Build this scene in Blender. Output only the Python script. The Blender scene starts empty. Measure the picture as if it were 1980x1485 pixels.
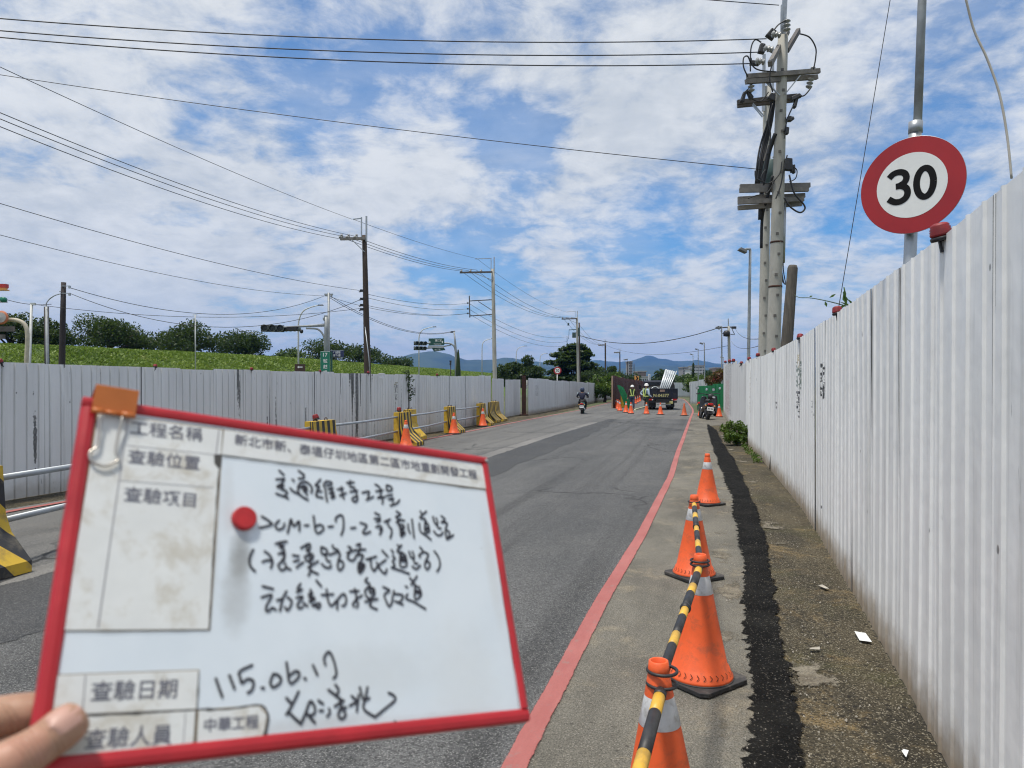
import bpy, math, random
import numpy as np
from mathutils import Vector, Matrix, Euler, noise as mnoise

R = math.radians
random.seed(7)
rng = np.random.default_rng(11)
scene = bpy.context.scene
COL = scene.collection

# ------------------------------------------------------------------ camera, sky, sun, exposure
F, CX, HZ, EYE = 1370.0, 990.0, 748.0, 1.64     # focal length and horizon measured on the 1980 px photo
cam_data = bpy.data.cameras.new('camera')
cam_data.sensor_width = 36.0
cam_data.lens = F / 1980.0 * 36.0
cam_data.shift_y = 5.5 / 1980.0
cam_data.clip_start = 0.02
cam_data.clip_end = 30000.0
cam_data.dof.use_dof = True
cam_data.dof.focus_distance = 12.0
cam_data.dof.aperture_fstop = 9.5
cam = bpy.data.objects.new('camera', cam_data)
cam.location = (0, 0, EYE)
cam.rotation_euler = (R(90), 0, 0)
COL.objects.link(cam)
scene.camera = cam

SUN_EL, SUN_AZ = 75.0, (-0.88, -0.47)            # towards the sun: behind us and to the left, veiled by thin cloud
_a = math.hypot(*SUN_AZ)
sun_dir = Vector((SUN_AZ[0] / _a * math.cos(R(SUN_EL)), SUN_AZ[1] / _a * math.cos(R(SUN_EL)), math.sin(R(SUN_EL))))
sl = bpy.data.lights.new('sun', 'SUN')
sl.energy = 3.0
sl.angle = R(8)
sl.color = (1.0, 0.945, 0.85)
so = bpy.data.objects.new('sun', sl)
so.rotation_euler = (-sun_dir).to_track_quat('-Z', 'Y').to_euler()
so.location = (-20, -10, 60)
COL.objects.link(so)

scene.view_settings.view_transform = 'Standard'
scene.view_settings.look = 'None'
scene.view_settings.exposure = 0.36
scene.view_settings.gamma = 1.0
scene.view_settings.use_curve_mapping = False
scene.render.engine = 'CYCLES'
scene.cycles.use_denoising = True
scene.cycles.filter_width = 1.15
scene.cycles.max_bounces = 6
scene.cycles.diffuse_bounces = 3
scene.cycles.glossy_bounces = 3
scene.cycles.transparent_max_bounces = 8
scene.cycles.volume_bounces = 0
scene.cycles.sample_clamp_indirect = 6.0


def pdir(px, py):
    return Vector(((px - CX) / F, 1.0, -(py - HZ) / F)).normalized()


world = bpy.data.worlds.new('World')
scene.world = world
world.use_nodes = True
WN, WL = world.node_tree.nodes, world.node_tree.links
WN.clear()


class NB:
    """small node-building helper"""
    def __init__(s, tree):
        s.t = tree
        s.n = tree.nodes
        s.l = tree.links

    def _in(s, sock, v):
        if v is None:
            return
        if isinstance(v, bpy.types.NodeSocket):
            s.l.new(v, sock)
        else:
            try:
                sock.default_value = v
            except Exception:
                sock.default_value = (*v, 1.0)

    def math(s, op, a, b=None, c=None, clamp=False):
        n = s.n.new('ShaderNodeMath')
        n.operation = op
        n.use_clamp = clamp
        s._in(n.inputs[0], a)
        s._in(n.inputs[1], b)
        if c is not None:
            s._in(n.inputs[2], c)
        return n.outputs[0]

    def vmath(s, op, a, b=None):
        n = s.n.new('ShaderNodeVectorMath')
        n.operation = op
        s._in(n.inputs[0], a)
        if op == 'SCALE':
            s._in(n.inputs[3], b)
        else:
            s._in(n.inputs[1], b)
        return n.outputs['Value'] if op in ('DOT_PRODUCT', 'LENGTH') else n.outputs[0]

    def xyz(s, v):
        n = s.n.new('ShaderNodeSeparateXYZ')
        s.l.new(v, n.inputs[0])
        return n.outputs

    def comb(s, x, y, z=0.0):
        n = s.n.new('ShaderNodeCombineXYZ')
        s._in(n.inputs[0], x)
        s._in(n.inputs[1], y)
        s._in(n.inputs[2], z)
        return n.outputs[0]

    def noise(s, vec, scale=5.0, detail=4.0, rough=0.55, dist=0.0, col=False, dims='3D'):
        n = s.n.new('ShaderNodeTexNoise')
        n.noise_dimensions = dims
        s._in(n.inputs['Vector'], vec)
        n.inputs['Scale'].default_value = scale
        n.inputs['Detail'].default_value = detail
        n.inputs['Roughness'].default_value = rough
        n.inputs['Distortion'].default_value = dist
        return n.outputs['Color'] if col else n.outputs['Fac']

    def voro(s, vec, scale=5.0, feature='F1', out='Distance', rand=1.0):
        n = s.n.new('ShaderNodeTexVoronoi')
        n.feature = feature
        s._in(n.inputs['Vector'], vec)
        n.inputs['Scale'].default_value = scale
        n.inputs['Randomness'].default_value = rand
        return n.outputs[out]

    def ramp(s, v, lo, hi, a=0.0, b=1.0, smooth=True):
        n = s.n.new('ShaderNodeMapRange')
        n.interpolation_type = 'SMOOTHSTEP' if smooth else 'LINEAR'
        s._in(n.inputs[0], v)
        s._in(n.inputs[1], lo)
        s._in(n.inputs[2], hi)
        s._in(n.inputs[3], a)
        s._in(n.inputs[4], b)
        return n.outputs[0]

    def mix(s, f, a, b, kind='MIX'):
        n = s.n.new('ShaderNodeMix')
        n.data_type = 'RGBA'
        n.blend_type = kind
        s._in(n.inputs[0], f)
        s._in(n.inputs[6], a if isinstance(a, bpy.types.NodeSocket) else (*a[:3], 1.0))
        s._in(n.inputs[7], b if isinstance(b, bpy.types.NodeSocket) else (*b[:3], 1.0))
        return n.outputs[2]


# ---- sky: Nishita blue with layers of broken cloud laid on a flat cloud deck overhead
w = NB(world.node_tree)
tc = WN.new('ShaderNodeTexCoord')
d = w.vmath('NORMALIZE', tc.outputs['Generated'])
dx, dy, dz = w.xyz(d)
sky = WN.new('ShaderNodeTexSky')
sky.sky_type = 'NISHITA'
sky.sun_disc = False
sky.sun_elevation = R(SUN_EL)
sky.sun_rotation = math.atan2(sun_dir.x, sun_dir.y)
sky.air_density = 1.0
sky.dust_density = 0.6
sky.ozone_density = 2.5
zc = w.math('ADD', w.math('MAXIMUM', dz, 0.0), 0.24)
deck = w.comb(w.math('DIVIDE', dx, zc), w.math('DIVIDE', dy, zc), 0.0)
warp = w.noise(deck, 1.6, 3, 0.5, 0.0, col=True)
deck2 = w.vmath('ADD', deck, w.vmath('SCALE', w.vmath('SUBTRACT', warp, (0.5, 0.5, 0.5)), 0.2))
big = w.noise(deck2, 0.85, 5, 0.55, 0.3)
mid = w.noise(deck2, 3.4, 9, 0.60, 0.1)
fine = w.noise(deck2, 11.0, 8, 0.62, 0.2)
streak = w.noise(w.vmath('MULTIPLY', deck2, (1.0, 2.2, 1.0)), 1.6, 6, 0.6, 0.1)
cover = w.math('ADD', w.math('MULTIPLY', big, 0.24), w.math('MULTIPLY', mid, 0.50))
cover = w.math('ADD', cover, w.math('MULTIPLY', fine, 0.34))
cover = w.math('ADD', cover, w.math('MULTIPLY', streak, 0.16))
# openings in the cloud, each a direction in the sky
for px, py, rad, amt in [(480, 215, 7, .16), (700, 150, 7, .09), (1000, 265, 6, .15), (830, 120, 6, .07), (860, 470, 5, .14), (1010, 300, 4, .10),
                         (1080, 480, 10, .12), (900, 520, 8, .17), (1330, 480, 7, .12), (1190, 420, 5, .08), (640, 240, 5, .10),
                         (1560, 470, 6, .14), (1700, 210, 9, .08), (1400, 260, 5, .06), (560, 430, 4, .10), (1750, 420, 6, .07),
                         (300, 215, 5, .06), (1880, 110, 6, .12), (620, 300, 4, .08), (1230, 330, 4, .05), (1480, 560, 5, .06)]:
    v = pdir(px, py)
    dt = w.vmath('DOT_PRODUCT', d, tuple(v))
    g = w.ramp(dt, math.cos(R(rad)), 1.0)
    cover = w.math('SUBTRACT', cover, w.math('MULTIPLY', g, amt * 0.60))
for px, py, rad, amt in [(250, 330, 16, .09), (1500, 60, 14, .05), (600, 370, 9, .07), (1250, 250, 8, .05), (120, 620, 12, .07), (1000, 620, 20, .06), (1500, 640, 14, .06),
                         (800, 370, 7, .05), (1150, 360, 5, .05)]:
    v = pdir(px, py)
    dt = w.vmath('DOT_PRODUCT', d, tuple(v))
    g = w.ramp(dt, math.cos(R(rad)), 1.0)
    cover = w.math('ADD', cover, w.math('MULTIPLY', g, amt))
alpha = w.ramp(cover, 0.415, 0.70)
veil = w.math('ADD', w.math('MULTIPLY', w.ramp(big, 0.34, 0.70), 0.40), w.math('MULTIPLY', w.ramp(streak, 0.36, 0.72), 0.24))
alpha = w.math('MAXIMUM', alpha, veil)
low = w.ramp(dz, 0.01, 0.20, 0.84, 0.0)
alpha = w.math('MAXIMUM', alpha, low)
tex2 = w.noise(w.vmath('ADD', deck2, (0.10, 0.06, 3.0)), 2.0, 8, 0.6, 0.2)
shade = w.math('ADD', w.math('MULTIPLY', tex2, 0.55), w.math('MULTIPLY', fine, 0.45))
thick = w.ramp(cover, 0.50, 0.72)
cloud = w.mix(w.ramp(shade, 0.36, 0.62), (4.0, 4.45, 4.95), (6.4, 6.6, 6.75))
cloud = w.mix(w.math('MULTIPLY', thick, 0.35), cloud, (6.9, 7.05, 7.1))
cloud = w.mix(w.math('MULTIPLY', low, 0.75), cloud, (6.55, 6.95, 7.05))
blue = w.mix(1.0, sky.outputs[0], (0.50, 0.88, 1.14), 'MULTIPLY')
skycol = w.mix(w.math('MULTIPLY', alpha, 0.97), blue, cloud)
bg = WN.new('ShaderNodeBackground')
bg.inputs['Strength'].default_value = 0.10
WL.new(skycol, bg.inputs['Color'])
wo = WN.new('ShaderNodeOutputWorld')
WL.new(bg.outputs[0], wo.inputs['Surface'])
world.cycles.sampling_method = 'MANUAL'
world.cycles.sample_map_resolution = 1024

# ------------------------------------------------------------------ helpers
def P(px, py, D):
    return Vector(((px - CX) / F * D, D, EYE - (py - HZ) / F * D))


def G(px, py):
    D = EYE * F / (py - HZ)
    return Vector(((px - CX) / F * D, D, 0.0))


class MB:
    """collects faces of one mesh: verts, faces, material index and smooth flag per face"""
    def __init__(s):
        s.v, s.f, s.m, s.s, s.uv = [], [], [], [], None

    def add(s, vs, fs, mi=0, smooth=False):
        b = len(s.v)
        s.v.extend([tuple(q) for q in vs])
        for f in fs:
            s.f.append(tuple(b + i for i in f))
            s.m.append(mi)
            s.s.append(smooth)
        return s

    def merge(s, o, M=None):
        b = len(s.v)
        s.v.extend([tuple(M @ Vector(q)) for q in o.v] if M is not None else o.v)
        s.f.extend([tuple(b + i for i in f) for f in o.f])
        s.m.extend(o.m)
        s.s.extend(o.s)
        return s

    def box(s, c, size, rot=None, mi=0, taper=1.0):
        hx, hy, hz = size[0] / 2, size[1] / 2, size[2] / 2
        vs = []
        for z in (-hz, hz):
            k = taper if z > 0 else 1.0
            for x, y in ((-hx, -hy), (hx, -hy), (hx, hy), (-hx, hy)):
                vs.append(Vector((x * k, y * k, z)))
        if rot is not None:
            Q = rot if isinstance(rot, Matrix) else Euler(rot).to_matrix()
            vs = [Q @ q for q in vs]
        c = Vector(c)
        return s.add([q + c for q in vs], [(0, 3, 2, 1), (4, 5, 6, 7), (0, 1, 5, 4), (1, 2, 6, 5), (2, 3, 7, 6), (3, 0, 4, 7)], mi)

    def beam(s, a, b, wd, ht, up=(0, 0, 1), mi=0):
        a, b = Vector(a), Vector(b)
        y = (b - a)
        L = y.length
        y.normalize()
        up = Vector(up)
        if abs(y.dot(up)) > 0.98:
            up = Vector((0, 1, 0))
        x = y.cross(up).normalized()
        z = x.cross(y)
        M = Matrix((x, y, z)).transposed()
        return s.box((a + b) / 2, (wd, L, ht), M, mi)

    def tube(s, pts, r, n=8, caps=True, mi=0, closed=False):
        pts = [Vector(p) for p in pts]
        k = len(pts)
        rs = r if isinstance(r, (list, tuple)) else [r] * k
        vs, fs = [], []
        ref = None
        for i, p in enumerate(pts):
            if closed:
                t = (pts[(i + 1) % k] - pts[i - 1]).normalized()
            else:
                t = (pts[min(i + 1, k - 1)] - pts[max(i - 1, 0)]).normalized()
            if ref is None:
                ref = Vector((0, 0, 1)) if abs(t.z) < 0.9 else Vector((1, 0, 0))
            x = t.cross(ref)
            if x.length < 1e-6:
                ref = Vector((1, 0.3, 0))
                x = t.cross(ref)
            x.normalize()
            ref = x.cross(t).normalized()
            for j in range(n):
                a = 2 * math.pi * j / n
                vs.append(p + (x * math.cos(a) + ref * math.sin(a)) * rs[i])
        segs = k if closed else k - 1
        for i in range(segs):
            o, q = i * n, ((i + 1) % k) * n
            for j in range(n):
                fs.append((o + j, o + (j + 1) % n, q + (j + 1) % n, q + j))
        s.add(vs, fs, mi, True)
        if caps and not closed:
            b = len(s.v) - len(vs)
            s.f.append(tuple(b + j for j in range(n))[::-1])
            s.f.append(tuple(b + (k - 1) * n + j for j in range(n)))
            s.m += [mi, mi]
            s.s += [False, False]
        return s

    def lathe(s, prof, n=20, c=(0, 0, 0), M=None, mi=0, smooth=True):
        c = Vector(c)
        vs, fs = [], []
        for r, z in prof:
            for j in range(n):
                a = 2 * math.pi * j / n
                q = Vector((r * math.cos(a), r * math.sin(a), z))
                if M is not None:
                    q = M @ q
                vs.append(q + c)
        for i in range(len(prof) - 1):
            for j in range(n):
                fs.append((i * n + j, i * n + (j + 1) % n, (i + 1) * n + (j + 1) % n, (i + 1) * n + j))
        return s.add(vs, fs, mi, smooth)

    def prism(s, poly, h, M=None, mi=0):
        """poly in xy extruded along z by h, then M"""
        n = len(poly)
        vs = [Vector((x, y, 0)) for x, y in poly] + [Vector((x, y, h)) for x, y in poly]
        if M is not None:
            vs = [M @ q for q in vs]
        fs = [tuple(range(n))[::-1], tuple(range(n, 2 * n))] + [(i, (i + 1) % n, n + (i + 1) % n, n + i) for i in range(n)]
        return s.add(vs, fs, mi)

    def ribbon(s, pts, wd, nrm, mi=0, lift=0.0):
        """flat stroke of constant width lying in the plane with normal nrm"""
        pts = [Vector(p) for p in pts]
        nrm = Vector(nrm)
        k = len(pts)
        vs, fs = [], []
        for i, p in enumerate(pts):
            t = (pts[min(i + 1, k - 1)] - pts[max(i - 1, 0)]).normalized()
            x = nrm.cross(t).normalized() * (wd / 2)
            vs += [p - x + nrm * lift, p + x + nrm * lift]
        for i in range(k - 1):
            fs.append((2 * i, 2 * i + 1, 2 * i + 3, 2 * i + 2))
        return s.add(vs, fs, mi)


def mesh_from(name, mb, mats, origin=None):
    me = bpy.data.meshes.new(name)
    v = np.array(mb.v, dtype=np.float64).reshape(-1, 3)
    if origin is not None and len(v):
        v = v - np.array(origin)[None, :]
    me.from_pydata(v.tolist(), [], mb.f)
    mats = mats if isinstance(mats, (list, tuple)) else [mats]
    for m in mats:
        me.materials.append(m)
    me.polygons.foreach_set('material_index', mb.m)
    me.polygons.foreach_set('use_smooth', mb.s)
    if mb.uv is not None:
        ul = me.uv_layers.new(name='uv')
        uv = np.array(mb.uv, dtype=np.float32)
        li = np.zeros(len(me.loops), dtype=np.int32)
        me.loops.foreach_get('vertex_index', li)
        ul.data.foreach_set('uv', uv[li].ravel())
    me.update()
    return me


def tag(o, label=None, cat=None, group=None, kind=None):
    if label:
        o['label'] = label
    if cat:
        o['category'] = cat
    if group:
        o['group'] = group
    if kind:
        o['kind'] = kind
    return o


def thing(name, label, cat, loc=(0, 0, 0), rz=0.0, group=None):
    o = bpy.data.objects.new(name, None)
    o.empty_display_size = 0.2
    COL.objects.link(o)
    o.location = loc
    o.rotation_euler = (0, 0, rz)
    return tag(o, label, cat, group)


def obj(name, mb, mats, parent=None, world=True, bevel=0.0, origin=None):
    """link mb as one mesh object; world=True: vertices are world coordinates (parent unrotated)"""
    org = None
    if parent is not None and world:
        org = Vector((0, 0, 0))
        q = parent
        while q is not None:
            org += Vector(q.location)
            q = q.parent
    if parent is None and origin is not None:
        org = Vector(origin)
    o = bpy.data.objects.new(name, mesh_from(name, mb, mats, org))
    COL.objects.link(o)
    if parent is not None:
        o.parent = parent
    elif origin is not None:
        o.location = origin
    if bevel:
        b = o.modifiers.new('bevel', 'BEVEL')
        b.width = bevel
        b.segments = 2
        b.limit_method = 'ANGLE'
        b.angle_limit = R(40)
    return o


def one(name, mb, mats, label, cat, group=None, origin=(0, 0, 0), bevel=0.0):
    return tag(obj(name, mb, mats, None, origin=origin, bevel=bevel), label, cat, group)


def structure(name, mb, mats):
    return tag(obj(name, mb, mats), kind='structure')


def copy_tree(o, parent=None):
    c = o.copy()
    COL.objects.link(c)
    if parent is not None:
        c.parent = parent
    for ch in list(o.children):
        copy_tree(ch, c)
    return c


def smooth_path(pts, n):
    """Catmull-Rom through control points, n samples per span"""
    pts = [Vector(p) for p in pts]
    out = []
    for i in range(len(pts) - 1):
        p0 = pts[max(i - 1, 0)]
        p1, p2 = pts[i], pts[i + 1]
        p3 = pts[min(i + 2, len(pts) - 1)]
        for k in range(n):
            t = k / n
            out.append(0.5 * ((2 * p1) + (p2 - p0) * t + (2 * p0 - 5 * p1 + 4 * p2 - p3) * t * t + (3 * p1 - p0 - 3 * p2 + p3) * t ** 3))
    out.append(pts[-1])
    return out


def skin_mesh(verts, edges, radii, sub=1, root=0):
    me = bpy.data.meshes.new('tmp')
    me.from_pydata([tuple(q) for q in verts], edges, [])
    o = bpy.data.objects.new('tmp', me)
    COL.objects.link(o)
    o.modifiers.new('skin', 'SKIN').use_smooth_shade = True
    if not me.skin_vertices:
        bpy.context.view_layer.objects.active = o
    sv = me.skin_vertices[0].data
    for i, r in enumerate(radii):
        sv[i].radius = r if isinstance(r, (list, tuple)) else (r, r)
        sv[i].use_root = (i == root)
    if sub:
        sb = o.modifiers.new('sub', 'SUBSURF')
        sb.levels = sb.render_levels = sub
    dg = bpy.context.evaluated_depsgraph_get()
    dg.update()
    ev = o.evaluated_get(dg)
    em = ev.to_mesh()
    mb = MB()
    mb.v = [tuple(q.co) for q in em.vertices]
    mb.f = [tuple(p.vertices) for p in em.polygons]
    mb.m = [0] * len(mb.f)
    mb.s = [True] * len(mb.f)
    ev.to_mesh_clear()
    bpy.data.objects.remove(o)
    bpy.data.meshes.remove(me)
    return mb


_tcache = {}


def text_mb(body, bold=0.0):
    """glyph outlines as flat faces, unit em height, centred on the origin in xy"""
    key = (body, bold)
    if key in _tcache:
        return _tcache[key]
    cu = bpy.data.curves.new('tmp', 'FONT')
    cu.body = body
    cu.offset = bold
    cu.resolution_u = 4
    o = bpy.data.objects.new('tmp', cu)
    COL.objects.link(o)
    dg = bpy.context.evaluated_depsgraph_get()
    dg.update()
    ev = o.evaluated_get(dg)
    em = ev.to_mesh()
    v = np.array([q.co[:] for q in em.vertices])
    mb = MB()
    lo, hi = v.min(0), v.max(0)
    c = (lo + hi) / 2
    mb.v = [tuple(q) for q in (v - c)]
    mb.f = [tuple(p.vertices) for p in em.polygons]
    mb.m = [0] * len(mb.f)
    mb.s = [False] * len(mb.f)
    mb.dim = (hi - lo)[:2]
    ev.to_mesh_clear()
    bpy.data.objects.remove(o)
    bpy.data.curves.remove(cu)
    _tcache[key] = mb
    return mb


def frame_matrix(origin, x, y):
    """matrix whose x/y axes are given (made orthonormal) and z = x cross y"""
    x = Vector(x).normalized()
    y = Vector(y)
    y = (y - x * x.dot(y)).normalized()
    z = x.cross(y)
    M = Matrix((x, y, z)).transposed().to_4x4()
    M.translation = Vector(origin)
    return M


# ------------------------------------------------------------------ materials
def new_mat(name):
    m = bpy.data.materials.new(name)
    m.use_nodes = True
    n = m.node_tree.nodes
    n.clear()
    out = n.new('ShaderNodeOutputMaterial')
    b = n.new('ShaderNodeBsdfPrincipled')
    m.node_tree.links.new(b.outputs[0], out.inputs[0])
    return m, NB(m.node_tree), b


def geo_pos(q):
    return q.n.new('ShaderNodeNewGeometry').outputs['Position']


def obj_pos(q):
    return q.n.new('ShaderNodeTexCoord').outputs['Object']


def bump(q, b, h, strength=0.3, dist=0.01):
    n = q.n.new('ShaderNodeBump')
    n.inputs['Strength'].default_value = strength
    n.inputs['Distance'].default_value = dist
    q.l.new(h, n.inputs['Height'])
    q.l.new(n.outputs[0], b.inputs['Normal'])


def mat(name, col, rough=0.6, metal=0.0, var=0.14, scale=6.0, grime=None, gamt=0.35, gscale=2.5, bmp=0.0, bscale=60.0, spec=0.5, stretch=(1, 1, 1)):
    m, q, b = new_mat(name)
    p = obj_pos(q)
    if stretch != (1, 1, 1):
        p = q.vmath('MULTIPLY', p, stretch)
    nz = q.noise(p, scale, 5, 0.6)
    c = q.mix(q.ramp(nz, 0.3, 0.7), [k * (1 - var) for k in col], [min(1, k * (1 + var)) for k in col])
    if grime is not None:
        g = q.noise(p, gscale, 7, 0.7, 0.4)
        c = q.mix(q.math('MULTIPLY', q.ramp(g, 0.48, 0.68), gamt), c, grime)
    q.l.new(c, b.inputs['Base Color'])
    q.l.new(q.ramp(nz, 0.2, 0.8, max(0.03, rough - 0.08), min(1, rough + 0.1)), b.inputs['Roughness'])
    b.inputs['Metallic'].default_value = metal
    b.inputs['Specular IOR Level'].default_value = spec
    if bmp:
        bump(q, b, q.noise(p, bscale, 4, 0.6), bmp)
    return m


M_ORANGE = mat('cone_orange', (0.80, 0.115, 0.025), 0.5, var=0.10, grime=(0.30, 0.09, 0.045), gamt=0.55, gscale=9, bmp=0.05)
M_ORANGE_OLD = mat('cone_orange_faded', (0.58, 0.12, 0.04), 0.6, var=0.15, grime=(0.20, 0.08, 0.05), gamt=0.5, gscale=9)
M_RUBBER = mat('black_rubber', (0.035, 0.035, 0.036), 0.75, var=0.3, grime=(0.16, 0.14, 0.12), gamt=0.5, gscale=9, bmp=0.2)
M_BAND = mat('reflective_band', (0.66, 0.67, 0.68), 0.35, var=0.08, scale=30, grime=(0.36, 0.34, 0.31), gamt=0.6, gscale=22)
M_DARK = mat('dark_slot', (0.05, 0.02, 0.012), 0.8)
M_BLACK = mat('black_plastic', (0.018, 0.018, 0.020), 0.5, var=0.2, grime=(0.10, 0.095, 0.09), gamt=0.35)
M_YELLOW = mat('yellow_plastic', (0.72, 0.42, 0.05), 0.45, var=0.1, grime=(0.25, 0.17, 0.07), gamt=0.35, gscale=14)
M_BARY = mat('barrier_yellow', (0.62, 0.40, 0.035), 0.6, var=0.12, grime=(0.20, 0.14, 0.06), gamt=0.7, gscale=3.5, bmp=0.08)
M_BARK = mat('barrier_black', (0.035, 0.034, 0.034), 0.6, var=0.25, grime=(0.14, 0.12, 0.09), gamt=0.5, gscale=5)
M_GALV = mat('galvanised_steel', (0.40, 0.42, 0.44), 0.42, 0.6, var=0.12, scale=12, grime=(0.22, 0.21, 0.20), gamt=0.4)
M_PIPE = mat('pipe_steel', (0.36, 0.39, 0.42), 0.45, 0.35, var=0.1, grime=(0.2, 0.17, 0.14), gamt=0.35)
M_GREYPOLE = mat('grey_pole_paint', (0.30, 0.32, 0.33), 0.5, 0.2, var=0.12, grime=(0.15, 0.13, 0.11), gamt=0.4)
M_WHITEPOLE = mat('pale_pole_paint', (0.55, 0.56, 0.55), 0.5, 0.1, var=0.1, grime=(0.3, 0.27, 0.24), gamt=0.4)
M_CONC = mat('pole_concrete', (0.40, 0.385, 0.34), 0.85, var=0.14, scale=3, grime=(0.20, 0.18, 0.15), gamt=0.55, gscale=1.6, bmp=0.15, bscale=50, stretch=(1, 1, .35))
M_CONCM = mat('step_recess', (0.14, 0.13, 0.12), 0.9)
M_WOODPOLE = mat('dark_timber_pole', (0.060, 0.043, 0.034), 0.85, var=0.35, scale=8, bmp=0.3, bscale=25, stretch=(6, 6, .6))
M_BLACKPOLE = mat('tarred_pole', (0.030, 0.024, 0.026), 0.8, var=0.3, bmp=0.2)
M_STUB = mat('weathered_stub', (0.085, 0.075, 0.062), 0.9, var=0.35, scale=5, bmp=0.3, bscale=20, stretch=(5, 5, .7))
M_ARM = mat('crossarm_wood', (0.20, 0.185, 0.17), 0.8, var=0.25, scale=5, grime=(0.08, 0.07, 0.06), gamt=0.5)
M_ARMD = mat('crossarm_dark', (0.10, 0.09, 0.085), 0.8, var=0.25)
M_WIRE = mat('cable_black', (0.018, 0.018, 0.020), 0.5, var=0.1)
M_WIREP = mat('cable_pale', (0.45, 0.42, 0.36), 0.5, var=0.1)
M_PORC = mat('porcelain', (0.30, 0.30, 0.29), 0.2, var=0.1)
M_TRANS = mat('transformer_green', (0.05, 0.085, 0.08), 0.5, var=0.2)
M_LAMPRED = mat('red_lamp_plastic', (0.25, 0.016, 0.018), 0.5, var=0.25, scale=20, grime=(0.14, 0.03, 0.03), gamt=0.5, gscale=12)
M_REDTAPE = mat('red_tape', (0.42, 0.016, 0.024), 0.38, var=0.12, scale=18, grime=(0.28, 0.012, 0.016), gamt=0.55, gscale=10, bmp=0.04, bscale=30)
M_SIGNRED = mat('sign_red', (0.37, 0.013, 0.019), 0.5, var=0.08, scale=4, grime=(0.22, 0.02, 0.02), gamt=0.3)
M_SIGNWHITE = mat('sign_white', (0.82, 0.82, 0.79), 0.35, var=0.05, scale=3, grime=(0.6, 0.6, 0.58), gamt=0.35, gscale=3)
M_SIGNBLACK = mat('sign_black', (0.006, 0.006, 0.007), 0.7, spec=.2)
M_SIGNGREEN = mat('sign_green', (0.008, 0.17, 0.105), 0.4, var=0.08)
M_SIGNDKGREEN = mat('sign_dark_green', (0.012, 0.075, 0.06), 0.4, var=0.08)
M_SIGNBLUE = mat('sign_navy', (0.02, 0.03, 0.10), 0.4)
M_SIGNBROWN = mat('sign_brown', (0.055, 0.028, 0.018), 0.5)
M_WHITE = mat('white_paint', (0.74, 0.75, 0.75), 0.5, var=0.06)
M_PAPER = mat('label_paper', (0.63, 0.645, 0.635), 0.6, var=0.05, scale=25, grime=(0.40, 0.36, 0.28), gamt=0.65, gscale=26)
M_PRINT = mat('printed_ink', (0.12, 0.12, 0.15), 0.7)
M_LINE = mat('printed_rule', (0.30, 0.30, 0.32), 0.7)
M_INK = mat('marker_ink', (0.018, 0.018, 0.026), 0.5)
M_INKSOFT = mat('marker_smear', (0.05, 0.048, 0.045), 0.7, var=0.3)
M_BROWNEDGE = mat('paper_edge_glue', (0.26, 0.20, 0.12), 0.7, var=0.3)
M_CLIP = mat('orange_clip_paint', (0.52, 0.15, 0.03), 0.35, var=0.06, scale=60)
M_CHROME = mat('bright_wire', (0.50, 0.47, 0.42), 0.28, 0.9, var=0.05)
M_MAGNET = mat('red_magnet', (0.40, 0.012, 0.016), 0.5, var=0.12, scale=90)
M_RUST = mat('rusted_sheet', (0.085, 0.020, 0.014), 0.85, var=0.4, scale=3, grime=(0.03, 0.012, 0.010), gamt=0.6, gscale=2)
M_RUSTPOST = mat('rusted_post', (0.050, 0.020, 0.013), 0.85, var=0.4, scale=4)
M_GREENSHEET = mat('green_sheet', (0.018, 0.20, 0.075), 0.55, var=0.2, scale=2, grime=(0.02, 0.09, 0.04), gamt=0.5)
M_TRUCK = mat('truck_blue', (0.008, 0.010, 0.022), 0.4, var=0.25, scale=4, grime=(0.06, 0.055, 0.05), gamt=0.5)
M_TRUCKDK = mat('truck_chassis', (0.012, 0.012, 0.014), 0.7, grime=(0.06, 0.05, 0.04), gamt=0.4)
M_GLASS = mat('dark_glass', (0.02, 0.025, 0.03), 0.08, var=0.1)
M_TYRE = mat('tyre', (0.018, 0.018, 0.018), 0.85)
M_PLATE = mat('plate_white', (0.72, 0.73, 0.72), 0.4)
M_PLATEY = mat('yellow_lettering', (0.55, 0.50, 0.22), 0.5)
M_TAIL = mat('tail_lens', (0.50, 0.02, 0.015), 0.2)
M_AMBER = mat('amber_lens', (0.75, 0.35, 0.08), 0.25)
M_SCOOT = mat('scooter_black', (0.012, 0.012, 0.014), 0.2, var=0.2)
M_SCOOTB = mat('scooter_teal', (0.03, 0.12, 0.11), 0.35, var=0.2)
M_MIRROR = mat('mirror', (0.75, 0.85, 0.85), 0.08, 0.9)
M_NAVY = mat('navy_cloth', (0.012, 0.014, 0.035), 0.85, var=0.2, scale=20)
M_DKCLOTH = mat('dark_cloth', (0.022, 0.021, 0.022), 0.9, var=0.2, scale=20)
M_JEANS = mat('blue_jeans', (0.035, 0.055, 0.10), 0.9, var=0.2, scale=20)
M_SHIRT = mat('pale_blue_shirt', (0.42, 0.52, 0.62), 0.9, var=0.1)
M_OLIVE = mat('olive_trousers', (0.05, 0.065, 0.045), 0.9, var=0.2)
M_BRNSHIRT = mat('brown_shirt', (0.045, 0.030, 0.022), 0.9, var=0.2)
M_VEST = mat('vest_green', (0.030, 0.070, 0.030), 0.8, var=0.2)
M_HIVIS = mat('hi_vis_strip', (0.62, 0.75, 0.22), 0.5)
M_HELMET = mat('white_helmet', (0.78, 0.77, 0.74), 0.3, var=0.05)
M_HELMETB = mat('navy_helmet', (0.03, 0.045, 0.09), 0.25)
M_HELMETR = mat('reddish_cap', (0.20, 0.05, 0.03), 0.6)
M_SKINS = mat('skin_tanned', (0.30, 0.16, 0.10), 0.55, var=0.1)
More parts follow.
